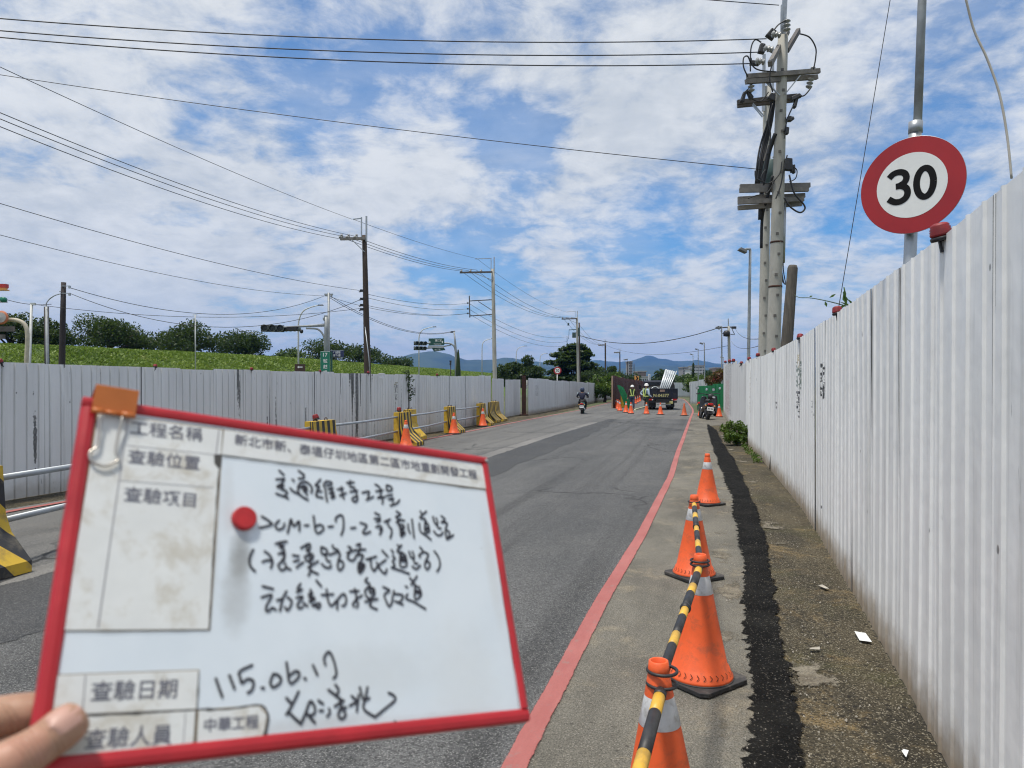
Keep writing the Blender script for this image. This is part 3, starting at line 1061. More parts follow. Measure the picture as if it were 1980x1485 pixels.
ridge('mountains', 6600, [(700, 726), (900, 716), (1060, 706), (1120, 700), (1149, 695), (1175, 697), (1201, 697), (1220, 694), (1235, 690), (1252, 685.5), (1266, 689.5), (1282, 691), (1300, 695), (1313, 698), (1325, 697), (1343, 693), (1360, 698), (1400, 702), (1480, 706), (1600, 710), (1980, 712), (2300, 722)], 1500, 3)
ridge('hills', 4700, [(380, 716), (470, 702), (530, 688), (548, 683), (575, 688), (610, 697), (700, 700), (750, 694), (785, 687), (815, 679), (833, 676), (850, 679), (876, 686), (905, 695), (940, 694), (975, 690), (1010, 694), (1060, 702), (1120, 712), (1170, 716), (1215, 710), (1260, 706), (1290, 705), (1320, 707), (1370, 709), (1420, 713), (1600, 726)], 900, 17)


# ------------------------------------------------------------------ hoardings
def resample(pts, step):
    """walk along a polyline of (x, D, height) and return points every step metres"""
    pts = [np.array(p, float) for p in pts]
    seg = [0.0]
    for a, b in zip(pts[:-1], pts[1:]):
        seg.append(seg[-1] + float(np.hypot(*(b - a)[:2])))
    n = max(1, int(round(seg[-1] / step)))
    s = np.linspace(0, seg[-1], n + 1)
    arr = np.array(pts)
    return s, np.stack([np.interp(s, seg, arr[:, k]) for k in range(arr.shape[1])], 1)


M_SEAMSHADE = mat('seam_shade', (0.12, 0.125, 0.13), .8, var=.3)  # shadow in the gap between overlapping sheets, painted as a dark groove colour


def fence(root, pts, width, m, pitch=.2, rib=.034, depth=.014, inward=1, jitter=.02, lean=0.0, s0=0.0, gap=-.013, rows=5, post_m=None, seed=0, rib_sign=1):
    """row of corrugated sheets; each sheet is a part named panel; posts stand behind the sheets"""
    s, q = resample(pts, width)
    rg = np.random.default_rng(seed + 5)
    for i in range(len(s) - 1):
        a, b = Vector((q[i][0], q[i][1], 0)), Vector((q[i + 1][0], q[i + 1][1], 0))
        h0, h1 = q[i][2], q[i + 1][2]
        t = (b - a)
        L = t.length
        t.normalize()
        nr = Vector((t.y, -t.x, 0)) * inward       # towards the road
        L2 = L - gap
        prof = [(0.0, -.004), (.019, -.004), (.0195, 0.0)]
        k = max(2, int(round(L2 / pitch)))
        for r in range(k):
            c = (r + .5) * L2 / k
            prof += [(c - rib / 2 - .006, 0), (c - rib / 2 + .004, depth * rib_sign), (c + rib / 2 - .004, depth * rib_sign), (c + rib / 2 + .006, 0)]
        prof += [(L2 - .010, 0), (L2, .004)]
        dz = rg.normal(0, jitter)
        off = rg.normal(0, .004)
        tilt = rg.normal(0, .003)
        bow = rg.normal(0, .007)
        vs, uv, fs = [], [], []
        for j in range(rows):
            e = j / (rows - 1)
            for (u, o) in prof:
                hz = (h0 + (h1 - h0) * u / L) + dz
                z = e * hz + (-.01 if j == 0 else 0)
                w_ = bow * math.sin(math.pi * e) * math.sin(math.pi * u / L)
                p = a + t * u + nr * (o + off + tilt * e * 2 + w_ + lean * e)
                vs.append((p.x, p.y, z))
                uv.append((s0 + s[i] + u, z))
        n = len(prof)
        mi = []
        for j in range(rows - 1):
            for k2 in range(n - 1):
                fs.append((j * n + k2, j * n + k2 + 1, (j + 1) * n + k2 + 1, (j + 1) * n + k2))
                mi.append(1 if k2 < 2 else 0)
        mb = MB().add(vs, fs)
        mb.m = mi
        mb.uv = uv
        obj('panel', mb, [m, M_SEAMSHADE], root)
    if post_m is not None:
        for i in range(0, len(s), max(1, int(round(2.0 / width)))):
            a = Vector((q[i][0], q[i][1], 0))
            j = min(i, len(s) - 2)
            t = Vector((q[j + 1][0] - q[j][0], q[j + 1][1] - q[j][1], 0)).normalized()
            nr = Vector((t.y, -t.x, 0)) * inward
            c = a - nr * .06
            obj('post', MB().tube([c, c + Vector((0, 0, q[i][2] - .12))], .024, 8), post_m, root)
    return s, q


MF_R = mat_fence('hoarding_white', (0.85, 0.85, 0.83), None, None, .85, .85,
                 posters=[(11.95, 1.80, .26, .20, (0.10, 0.16, 0.13), .85), (11.95, 2.0, .20, .10, (0.50, 0.40, 0.18), .8), (11.98, 1.45, .22, .14, (0.04, 0.04, 0.05), .95), (12.0, 1.26, .14, .05, (0.05, 0.05, 0.05), .9),
                          (9.54, 1.70, .24, .20, (0.03, 0.03, 0.03), .95), (10.15, 1.44, .10, .05, (0.30, 0.30, 0.31), .6), (10.45, 1.44, .10, .05, (0.30, 0.30, 0.31), .6), (10.3, 1.34, .26, .04, (0.33, 0.33, 0.34), .5), (15.2, 1.30, .12, .07, (0.12, 0.12, 0.12), .8),
                          (21.5, 1.5, .14, .6, (0.40, 0.34, 0.24), .6)])
root = thing('metal_hoarding', 'tall white corrugated hoarding along the right shoulder, mud splashed at its foot', 'fence', (FENR(2.9), 2.9, 0))
fr_pts = [(FENR(D), D, h) for D, h in [(-1.5, 2.33), (0, 2.33), (1.2, 2.33), (2.2, 2.33), (2.9, 2.33), (4.4, 2.33), (5.9, 2.32), (9.48, 2.32), (15.8, 2.33), (20.4, 2.42)]]
sR, qR = fence(root, fr_pts, .86, MF_R, pitch=.205, rib=.022, depth=.0105, inward=-1, jitter=.006, post_m=M_GALV, seed=2)
MF_R2 = mat_fence('hoarding_white_scribbled', (0.68, 0.68, 0.675), None, None, .6, .8,
                  posters=[(14, 1.6, 6.5, 1.25, (0.12, 0.12, 0.13), .55), (15.5, 1.1, 5.0, .9, (0.45, 0.12, 0.12), .4)])
root = thing('metal_hoarding', 'far taller stretch of white hoarding with faint red and black scribbles, beyond the bush', 'fence', (FENR(27.4), 27.4, 0))
fence(root, [(6.95, 20.9, 2.35), (8.55, 27.4, 2.55), (13.45, 45, 3.05)], .9, MF_R2, pitch=.22, rib=.05, depth=.022, inward=-1, jitter=.05, post_m=M_GALV, seed=9)

MF_L = mat_fence('hoarding_grey_white', (0.70, 0.71, 0.705), None, [(23.6, 25.7, .185), (23.15, 23.4, .17), (14.5, 14.9, .17), (18.5, 20.5, .06), (26.3, 28.3, .10)], .45, .8,
                 posters=[(26.9, 1.68, .15, .12, (0.20, 0.17, 0.05), .8), (26.92, 1.58, .15, .13, (0.08, 0.08, 0.09), .9), (26.95, 1.3, .13, .10, (0.12, 0.12, 0.12), .8), (28.3, 1.5, .17, .15, (0.10, 0.10, 0.10), .95)])
root = thing('metal_hoarding', 'long pale grey corrugated hoarding on the far side of the road, flaking in vertical tongues', 'fence', (-7.33, 10.35, 0))
fl_pts = [(-10.9, -3, 1.98), (-7.33, 10.35, 1.985), (-4.0, 22.1, 2.04), (-2.15, 28.4, 2.06), (-1.0, 33.0, 2.17)]
sL, qL = fence(root, fl_pts, .95, MF_L, pitch=.19, rib=.020, depth=-.026, inward=1, jitter=.012, post_m=M_GALV, seed=4)
MF_G = mat_fence('hoarding_gate_white', (0.66, 0.67, 0.68), None, [(0, 9, -.05)], .3, .9)
root = thing('hoarding_gate', 'pair of dented white sheet gates with a dark gap, beyond the last yellow barriers', 'gate', (-.35, 38, 0))
fence(root, [(-.98, 34.6, 2.06), (-.45, 38.3, 2.06)], 1.87, MF_G, pitch=.17, rib=.03, depth=.012, inward=1, jitter=.02, seed=14, post_m=M_RUSTPOST)
fence(root, [(-.38, 38.9, 2.05), (.50, 42.2, 2.06)], 1.7, MF_G, pitch=.17, rib=.03, depth=.012, inward=1, jitter=.02, seed=15)
pg = G(1013, 803)
one('steel_post', MB().box((pg.x, pg.y, 1.14), (.24, .30, 2.28)).box((pg.x, pg.y, .03), (.5, .5, .06)), M_RUSTPOST, 'thick rusty brown steel gate post standing in the gap of the left hoarding', 'post', origin=(pg.x, pg.y, 0), bevel=.01)
MF_L2 = mat_fence('hoarding_far_white', (0.66, 0.67, 0.68), None, [(3, 6, .05)], .75, .9,
                  posters=[(2.6, 1.4, .5, .35, (0.2, 0.2, 0.2), .5)])
root = thing('metal_hoarding', 'white hoarding receding behind the scooter rider, left of the rusty sheets', 'fence', (1.05, 42.3, 0))
fence(root, [(.95, 42.0, 2.17), (5.9, 62.4, 2.06), (14.6, 102, 2.09)], 1.3, MF_L2, pitch=.26, rib=.05, depth=.02, inward=1, jitter=.025, seed=6, post_m=M_GALV)

MF_RU = mat_fence('rusted_hoarding', (0.085, 0.022, 0.016), None, None, .3, .3)
root = thing('rusty_hoarding', 'dark rusty red sheet hoarding dividing the road, behind the two workers', 'fence', (7.85, 55, 0))
fence(root, [(7.8, 54.8, 2.46), (12, 72, 2.42), (20.6, 110, 2.45)], 1.6, MF_RU, pitch=.3, rib=.10, depth=.05, inward=1, jitter=.04, seed=8, post_m=M_RUSTPOST)
rp = obj('edge_post', MB().box((7.72, 54.6, 1.24), (.10, .10, 2.5)), mat('pale_edge', (0.42, 0.28, 0.20), .8), root)
MF_GR = mat_fence('green_hoarding', (0.020, 0.20, 0.075), None, None, .3, .4)
root = thing('green_hoarding', 'bright green sheet hoarding behind the parked scooters', 'fence', (14, 52, 0))
fence(root, [(13.2, 50.5, 1.75), (15.3, 50, 1.85)], 1.0, MF_GR, pitch=.25, rib=.08, depth=.035, inward=1, jitter=.03, seed=21, post_m=M_GALV)
fence(root, [(15.3, 50, 1.9), (14.9, 46.5, 1.9)], 1.2, MF_GR, pitch=.25, rib=.08, depth=.035, inward=1, jitter=.03, seed=22)
MF_W = mat_fence('white_cross_hoarding', (0.66, 0.67, 0.68), None, None, .5, .4)
root = thing('white_screen_panel', 'leaning white sheet panel standing left of the green hoarding', 'fence', (18.2, 71, 0))
fence(root, [(17.6, 70, 2.2), (19.4, 70.5, 2.35)], .9, MF_W, pitch=.3, rib=.08, depth=.03, inward=1, jitter=.05, seed=31, post_m=M_GALV)
root = thing('metal_hoarding', 'distant pale hoarding closing the road behind the truck', 'fence', (27, 118, 0))
fence(root, [(20.8, 112, 2.35), (33.5, 122, 2.35)], 1.6, MF_W, pitch=.3, rib=.05, depth=.02, inward=1, jitter=.02, seed=32, post_m=M_GALV)

# leaning green sheets and dark props against the rusty hoarding
root = thing('green_sheet_stack', 'green corrugated sheets leaning against the rusty hoarding behind the cones', 'sheet stack', (8.55, 53.6, 0))
for k in range(4):
    a = Vector((8.6 + .16 * k, 53.6 + .3 * k, .02))
    b = a + Vector((-.62 - .02 * k, .25, 1.75 - .05 * k))
    mb = MB()
    vs = []
    n = 9
    wv = Vector((.20, -.06, .0))
    for i in range(n):
        e = i / (n - 1)
        o = Vector((0, -.025 if i % 2 else 0, 0))
        vs += [a + wv * e + o, b + wv * e + o]
    mb.add(vs, [(2 * i, 2 * i + 2, 2 * i + 3, 2 * i + 1) for i in range(n - 1)])
    obj('sheet', mb, M_GREENSHEET, root)

# ------------------------------------------------------------------ red warning lamps on the hoardings
def make_lamp():
    r = thing('warning_lamp', 'x', 'warning lamp')
    mb = MB().lathe([(0, .018), (.040, .018), (.047, .024), (.049, .034), (.045, .038), (.048, .046), (.043, .050), (.046, .058), (.040, .063), (.042, .071), (.034, .080), (.020, .086), (0, .087)], 18)
    obj('lens', mb, M_LAMPRED, r, False)
    obj('base', MB().lathe([(0, -.004), (.046, -.004), (.050, .004), (.050, .014), (.044, .019), (0, .019)], 18), M_BLACK, r, False)
    obj('bracket', MB().box((0, -.012, -.045), (.016, .012, .09)).box((0, .012, -.03), (.016, .010, .06)).box((0, 0, -.003), (.016, .034, .006)), M_BLACK, r, False)
    return r


_lamp0 = make_lamp()
_lused = False
ORD = ['nearest', 'second', 'third', 'fourth', 'fifth', 'sixth', 'seventh', 'eighth', 'ninth', 'tenth', 'eleventh', 'twelfth', 'thirteenth']


def lamp(x, y, z, label, group, k=1.0):
    global _lused
    o = _lamp0 if not _lused else copy_tree(_lamp0)
    _lused = True
    o.location = (x, y, z)
    o.rotation_euler = (rng.normal(0, .16), rng.normal(0, .16), rng.random() * 6.28)
    o.scale = (k * .95, k * .95, k * .9)
    o['label'] = label
    o['group'] = group
    return o


def on_line(fn, px, lo, hi):
    u = (px - CX) / F
    for _ in range(60):
        m = (lo + hi) / 2
        if (fn(m) / m - u) * (fn(lo) / lo - u) <= 0:
            hi = m
        else:
            lo = m
    return lo


for i, (px, k) in enumerate([(1822, 1.0), (1620, 1.0), (1547, 1.0), (1497, 1.0), (1465, 1.1), (1449, 1.15), (1433, 1.2)]):
    D = on_line(FENR, px, 2.0, 24)
    lamp(FENR(D), D, 2.30 if D < 17 else 2.37, ['nearest red warning lamp, tilted on the right hoarding beside the big speed sign', 'red warning lamp beside the weed on top of the right hoarding',
         'red warning lamp on the right hoarding just before the leaning timber stub', 'red warning lamp on the right hoarding in front of the thicker concrete pole',
         'red warning lamp on the right hoarding in front of the thinner concrete pole', 'red warning lamp on the right hoarding at the foot of the tall street lamp',
         'last red warning lamp on the near right hoarding, above the green bush'][i], 'red lamps along the right hoarding', k)
FEN2 = lut([(20.9, 6.95), (27.4, 8.55), (45, 13.45)])
for px, zz, lb in [(1418, 2.6, 'first of the three red lamps on the taller scribbled hoarding'), (1411, 2.75, 'middle one of the three red lamps on the taller scribbled hoarding'), (1403, 3.0, 'last red lamp at the far end of the taller scribbled hoarding')]:
    D = on_line(FEN2, px, 22, 44.5)
    lamp(FEN2(D), D, zz, lb, 'red lamps on the taller hoarding', 1.6)
LW = lut([(p[1], p[0]) for p in fl_pts])
LH = lut([(p[1], p[2]) for p in fl_pts])
for i, px in enumerate([2, 300, 486, 619, 712, 845]):
    D = on_line(LW, px, 4, 33)
    lamp(LW(D), D, LH(D), ['red warning lamp on the left hoarding at the very left edge, under the arched pole', 'red warning lamp on the left hoarding below the third levee tree',
         'red warning lamp on the left hoarding left of the brown arrow sign', 'red warning lamp at the foot of the green route sign', 'red warning lamp at the foot of the dark timber utility pole',
         'red warning lamp on the left hoarding, left of the far signal post'][i], 'red lamps along the left hoarding', .8 if i < 4 else 1.0)
q = P(738, 726, 21.5)
one('white_sensor_box', MB().box((q.x, q.y, q.z - .02), (.12, .10, .12)).box((q.x, q.y, q.z + .055), (.16, .14, .03)), M_WHITE, 'small white capped box on the left hoarding right of the timber pole', 'box', origin=(q.x, q.y, q.z - .08))


# ------------------------------------------------------------------ traffic cones
def make_cone(kind='band'):
    r = thing('traffic_cone', 'x', 'traffic cone')
    om = M_ORANGE if kind != 'old' else M_ORANGE_OLD
    prof = [(.178, .026), (.182, .030), (.180, .042), (.172, .050), (.158, .088), (.150, .094), (.1065, .300), (.0715, .480), (.0700, .488)]
    band0, band1 = .488, .585
    body = MB().lathe(prof, 40)
    top = [(.0690, .488), (.0485, .585)] if kind == 'old' else None
    if top:
        body.lathe([(.0700, .488), (.0480, .590)], 40)
    body.lathe([(.0500, .585), (.0470, .600), (.0385, .652), (.0365, .655), (.0365, .664), (.0375, .667), (.0330, .700), (.0285, .702), (.0250, .700), (.0270, .64), (.02, .60)], 32)
    obj('cone_body', body, om, r, False)
    if kind != 'old':
        obj('reflective_band', MB().lathe([(.0700, .487), (.0712, .489), (.0500, .584), (.0492, .586)], 40), M_BAND, r, False)
    pl = []
    hw, c = .195, .035
    pts = [(hw, hw - c), (hw - c, hw), (-hw + c, hw), (-hw, hw - c), (-hw, -hw + c), (-hw + c, -hw), (hw - c, -hw), (hw, -hw + c)]
    base = MB().prism(pts, .024)
    base.lathe([(.176, .024), (.186, .024), (.186, .031), (.176, .031)], 36)
    obj('base', base, M_RUBBER, r, False, bevel=.006)
    # chevron drain slots round the foot
    if kind == 'slots':
        sl_ = MB()
        for i in range(30):
            a = 2 * math.pi * i / 30
            pp = []
            for da, z in ((-.045, .082), (.035, .068), (-.045, .054)):
                rr = .1615 + (.088 - z) / .038 * .0135
                pp.append(Vector(((rr + .001) * math.cos(a + da), (rr + .001) * math.sin(a + da), z)))
            for da, z in ((.055, .068),):
                rr = .1615 + (.088 - z) / .038 * .0135
                tip = Vector(((rr + .0012) * math.cos(a + da), (rr + .0012) * math.sin(a + da), z))
            up2 = Vector((0, 0, .0))
            q0 = Vector((pp[0].x * math.cos(.035) - pp[0].y * math.sin(.035), pp[0].x * math.sin(.035) + pp[0].y * math.cos(.035), pp[0].z))
            q2 = Vector((pp[2].x * math.cos(.035) - pp[2].y * math.sin(.035), pp[2].x * math.sin(.035) + pp[2].y * math.cos(.035), pp[2].z))
            sl_.add([pp[0], q0, tip, pp[1]], [(0, 3, 2, 1)])
            sl_.add([pp[2], q2, tip, pp[1]], [(0, 1, 2, 3)])
        obj('drain_slot', sl_, M_DARK, r, False)
    return r


_cones = {}


def cone(x, y, label, group, kind='band', rz=None, k=1.0, z=0.0):
    if kind not in _cones:
        _cones[kind] = make_cone(kind)
        o = _cones[kind]
    else:
        o = copy_tree(_cones[kind])
    o.location = (x, y, z)
    o.rotation_euler = (rng.normal(0, .008), rng.normal(0, .008), rng.random() * 1.5 if rz is None else rz)
    o.scale = (k, k, k)
    o['label'] = label
    o['group'] = group
    return o


near = [(.515, 2.43), (1.055, 3.98), (1.58, 6.15), (2.74, 9.95)]
CG = 'orange cones along the right shoulder'
cone(-.03, .78, 'orange cone just below the camera carrying the near end of the striped bar', CG, 'slots', .3)
cone(*near[0], 'nearest orange cone, cut by the bottom edge, with a black collar on its neck', CG, 'slots', .35)
cone(*near[1], 'second orange cone from the camera, its square black foot and slotted ring in full view', CG, 'slots', .62)
cone(*near[2], 'third orange cone on the shoulder, partly behind the striped bar', CG, 'slots', .45)
cone(*near[3], 'fourth orange cone on the shoulder, standing alone beyond the bars', CG, 'slots', .5)


def bar(a, b, label):
    """telescopic striped bar hung between two cone necks"""
    r = thing('barrier_bar', label, 'barrier bar', a, 0, 'striped bars between the cones')
    a, b = Vector(a), Vector(b)
    L = (b - a).length
    t = (b - a) / L
    # slight sag
    def at(s):
        return a + t * s + Vector((0, 0, -.004 * math.sin(math.pi * s / L)))
    n = 8
    seg = L / n
    half = n // 2
    for i in range(n):
        rad = .0205 if i >= half else .018
        m = M_BLACK if i % 2 == 0 else M_YELLOW
        e0 = seg * i
        ln = seg * (1.25 if i % 2 == 0 else .75)
        st = seg * (i + (0 if i % 2 == 0 else .25))
        obj('black_segment' if i % 2 == 0 else 'yellow_segment', MB().tube([at(st), at(st + ln / 2), at(min(L, st + ln))], rad, 16), m, r)
    mid = at(seg * half)
    obj('joint', MB().tube([mid - t * .03, mid - t * .012, mid - t * .01, mid + t * .01, mid + t * .012, mid + t * .03], [.0205, .0205, .0245, .0245, .0205, .0205], 16), M_BLACK, r)
    for p, s in ((a, -1), (b, 1)):
        # loop that drops over the neck of the cone
        ring = []
        for k in range(20):
            an = 2 * math.pi * k / 20
            ring.append(p + t * (s * .052) + Vector((math.cos(an) * .050, math.sin(an) * .050, .012)))
        obj('loop', MB().tube(ring, .0058, 8, closed=True), M_BLACK, r)
        obj('end_cap', MB().tube([p - t * s * .035, p + t * s * .006], .0215, 14), M_BLACK, r)
    return r


def neck(c, z=.625):
    return Vector((c[0], c[1], z))


def between(c0, c1, z0=.635, z1=.640):
    a, b = neck(c0, z0), neck(c1, z1)
    t = (b - a).normalized()
    return a + t * .055, b - t * .055


bar(*between((-.03, .78), near[0], .60, .612), 'striped bar running from the bottom edge of the photo to the nearest cone')
bar(*between(near[0], near[1], .655, .632), 'black and yellow bar between the nearest and the second cone')
bar(*between(near[1], near[2], .652, .632), 'farthest striped bar, between the second and the third cone')

# cones by the yellow barriers on the far side
LG = 'cones in front of the yellow barriers'
for (px, py), lb in zip([(785, 866.5), (877.5, 841), (933.5, 826), (648, 893)],
                        ['cone in front of the wide yellow barrier with the red lamp', 'cone in front of the single yellow barrier between the rails', 'cone in front of the last cluster of yellow barriers', 'cone mostly hidden behind the whiteboard, only its tip showing']):
    q = G(px, py - 2)
    cone(q.x, q.y, lb, LG, 'band', k=1.05 if px > 700 else .98)

# cones round the work site
WG = 'cones round the work site'
for (px, py), lb, kind in [((1191.5, 789.5), 'leftmost work site cone, at the near end of the rusty hoarding', 'band'), ((1195, 792), 'cone squeezed behind another beside the leaning green sheets', 'band'),
                           ((1198.5, 795.5), 'foremost cone of the three at the end of the rusty hoarding', 'band'), ((1210.5, 798.5), 'cone with a red foot in front of the yellow box barrier', 'band'),
                           ((1220, 800.5), 'cone standing in front of the worker facing us', 'band'), ((1250, 801.5), 'cone in front of the worker in the pale blue shirt', 'band'),
                           ((1277, 802.5), 'cone in front of the truck tailgate', 'band'), ((1323, 804.5), 'faded dark orange cone without a band on the open lane', 'old'),
                           ((1355, 805.5), 'cone just left of the parked scooter', 'band'), ((1390.5, 807), 'cone right of the parked scooter at the green hoarding', 'band'),
                           ((1339.5, 777.5), 'farthest cone left of the white screen panel', 'band'), ((1345.5, 779.5), 'second cone in front of the white screen panel', 'band'), ((1351, 783), 'cone half hidden behind the scooter top box', 'band'),
                           ((1228.5, 781.5), 'cone just right of the worker facing us, by the rusty hoarding', 'band'), ((1233, 779), 'middle cone along the rusty hoarding between the two workers', 'band'), ((1237, 777), 'far cone along the rusty hoarding beside the second worker', 'band')]:
    q = G(px, py - 1)
    cone(q.x, q.y, lb, WG, kind)


# ------------------------------------------------------------------ yellow concrete barriers with rails
BPROF = [(0, 0), (0, .93), (.20, .93), (.235, .50), (.30, .34), (.50, .13), (.53, .10), (.53, 0)]


def mat_stripe(name, diag):
    m, q, b = new_mat(name)
    p = obj_pos(q)
    x, y, z = q.xyz(p)
    s = q.math('ADD', y, q.math('MULTIPLY', z, diag))
    fr = q.math('FRACT', q.math('MULTIPLY', s, 2.4 if diag else 4.6))
    k = q.math('GREATER_THAN', fr, 0.5)
    nz = q.noise(p, 6.0, 6, 0.65)
    yl = q.mix(q.ramp(nz, .45, .7), (0.60, 0.39, 0.035), (0.33, 0.22, 0.05))
    bk = q.mix(q.ramp(nz, .5, .75), (0.028, 0.028, 0.03), (0.12, 0.105, 0.08))
    c = q.mix(k, yl, bk)
    ch = q.ramp(q.noise(p, 11.0, 5, .7), .66, .70)
    c = q.mix(q.math('MULTIPLY', ch, .7), c, (0.30, 0.28, 0.25))
    q.l.new(c, b.inputs['Base Color'])
    b.inputs['Roughness'].default_value = .6
    bump(q, b, nz, .2, .01)
    return m


M_STR = mat_stripe('stripes_straight', 0)
M_STRD = mat_stripe('stripes_diagonal', .85)


def barrier(x, y, label, length=.62, sm=M_STR, rz=R(-15), both=True, sx=1.0, group='yellow barriers along the far kerb'):
    r = thing('concrete_barrier', label, 'barrier', (x, y, 0), rz, group)
    # body drawn in the xz profile, extruded along local y (towards the far end)
    n = len(BPROF)
    vs = [Vector((a * sx, 0, b_)) for a, b_ in BPROF] + [Vector((a * sx, length, b_)) for a, b_ in BPROF]
    ends = MB().add(vs, [tuple(range(n)), tuple(range(n, 2 * n))[::-1], (0, n, n + 1, 1), (1, n + 1, n + 2, 2), (n - 1, 0, n, 2 * n - 1)[0:0] or (0, n - 1, 2 * n - 1, n)])
    obj('barrier_body', ends, M_BARY, r, False)
    face = MB()
    vs = []
    for j in range(9):
        for a, b_ in BPROF[2:]:
            vs.append((a * sx + .0005, length * j / 8, b_))
    k = n - 2
    fs = []
    for j in range(8):
        for i in range(k - 1):
            fs.append((j * k + i, j * k + i + 1, (j + 1) * k + i + 1, (j + 1) * k + i))
    face.add(vs, [f[::-1] for f in fs])
    obj('striped_face', face, sm, r, False)
    for yy in (length * .25, length * .75):
        h = [(.10 * sx, yy - .05, .925), (.10 * sx, yy - .045, .97), (.10 * sx, yy, .985), (.10 * sx, yy + .045, .97), (.10 * sx, yy + .05, .925)]
        obj('lifting_loop', MB().tube(h, .010, 6), M_RUSTPOST, r, False)
    obj('drain_hole', MB().lathe([(0, 0), (.035, 0)], 12, (.22 * sx, -.002, .2), Matrix.Rotation(R(90), 3, 'X')), M_DARK, r, False)
    # painted bands on the flared end face
    fl = BPROF[2:7]
    for f0, f1, m in ((.10, .36, M_BARK), (.36, .62, M_BARY), (.62, .92, M_BARK)):
        vs, fs = [], []
        for a, b_ in fl:
            w0 = .12
            vs += [((w0 + (a - w0) * f0) * sx, -.003, b_), ((w0 + (a - w0) * f1) * sx, -.003, b_)]
        for i in range(len(fl) - 1):
            fs.append((2 * i, 2 * i + 1, 2 * i + 3, 2 * i + 2))
        if m is M_BARK:
            obj('black_band', MB().add(vs, fs), m, r, False)
    return r


# near end of the row: seen at the left edge
hd = Vector((math.sin(R(15)), math.cos(R(15)), 0))
b1 = Vector((-4.27, 6.3, 0)) - hd * 1.0 - Vector((.53 * math.cos(R(15)), -.53 * math.sin(R(15)), 0)) * 1.0
barrier(b1.x, b1.y, 'big yellow barrier with broad black diagonal stripes at the left edge', 1.0, M_STRD)
bars_ = []
for (px, py), lb, ln, sx in [((589, 903), 'yellow barrier with a red lamp on top, mostly hidden behind the whiteboard', .9, 1.0), ((761, 862), 'yellow barrier with a red lamp, its striped flank facing the road behind a cone', .62, 1.25),
                             ((858, 837), 'single yellow barrier standing midway between the rails', .6, 1.15), ((921, 822.5), 'first barrier of the cluster at the far end of the rails', .55, 1.2),
                             ((937, 817), 'middle barrier of the far cluster, dark red on its top corner', .7, 1.1), ((946, 814.5), 'last barrier of the far cluster beside the leaning hoarding edge', .8, 1.3)]:
    q = G(px, py)
    barrier(q.x, q.y, lb, ln, sx=sx)
    bars_.append(q)
q = G(786, 850)
barrier(q.x - .1, q.y, 'plain yellow barrier slab standing close behind the one with the red lamp', .5, M_BARY, sx=1.1)
for q, lb in ((bars_[0] + Vector((.16, .3, 0)), 'red lamp lying on the yellow barrier behind the whiteboard'), (bars_[1] + Vector((.12, .2, 0)), 'red lamp standing on the yellow barrier behind the cone')):
    lamp(q.x, q.y, .955, lb, 'red lamps on the yellow barriers', 1.5)


def rail(a, b, label):
    mid = (Vector(a) + Vector(b)) / 2 - Vector((0, 0, .012))
    mb = MB().tube([a, mid, b], .030, 12)
    return one('guard_pipe', mb, M_PIPE, label, 'guard rail', 'pipes between the yellow barriers', origin=a)


ends = [b1 + hd * .5] + [v + hd * .25 for v in bars_[:4]]
for i, nm in enumerate(['left edge barrier and the whiteboard', 'whiteboard and the barrier with the lamp', 'barrier with the lamp and the single barrier', 'single barrier and the far cluster']):
    off = Vector((.10, 0, 0))
    for z, up in ((.80, 'upper'), (.40, 'lower')):
        a = ends[i] + off + hd * .2
        b = ends[i + 1] + off - hd * .2
        rail((a.x, a.y, z), (b.x, b.y, z), up + ' grey pipe between the ' + nm)

q = G(1205, 788)
r = thing('plastic_barrier', 'small upright yellow box barrier standing among the cones by the green sheets', 'barrier', (q.x, q.y, 0), R(8))
mb = MB().prism([(-.18, 0), (.18, 0), (.15, .12), (.15, .92), (.11, .97), (-.11, .97), (-.15, .92), (-.15, .12)], .40, Matrix.Rotation(R(90), 4, 'X') @ Matrix.Translation((0, 0, -.2)))
obj('shell', mb, M_BARY, r, False, bevel=.015)
for z in (.25, .5, .75):
    obj('hole', MB().lathe([(0, 0), (.03, 0)], 10, (0, -.203, z), Matrix.Rotation(R(90), 3, 'X')), M_DARK, r, False)


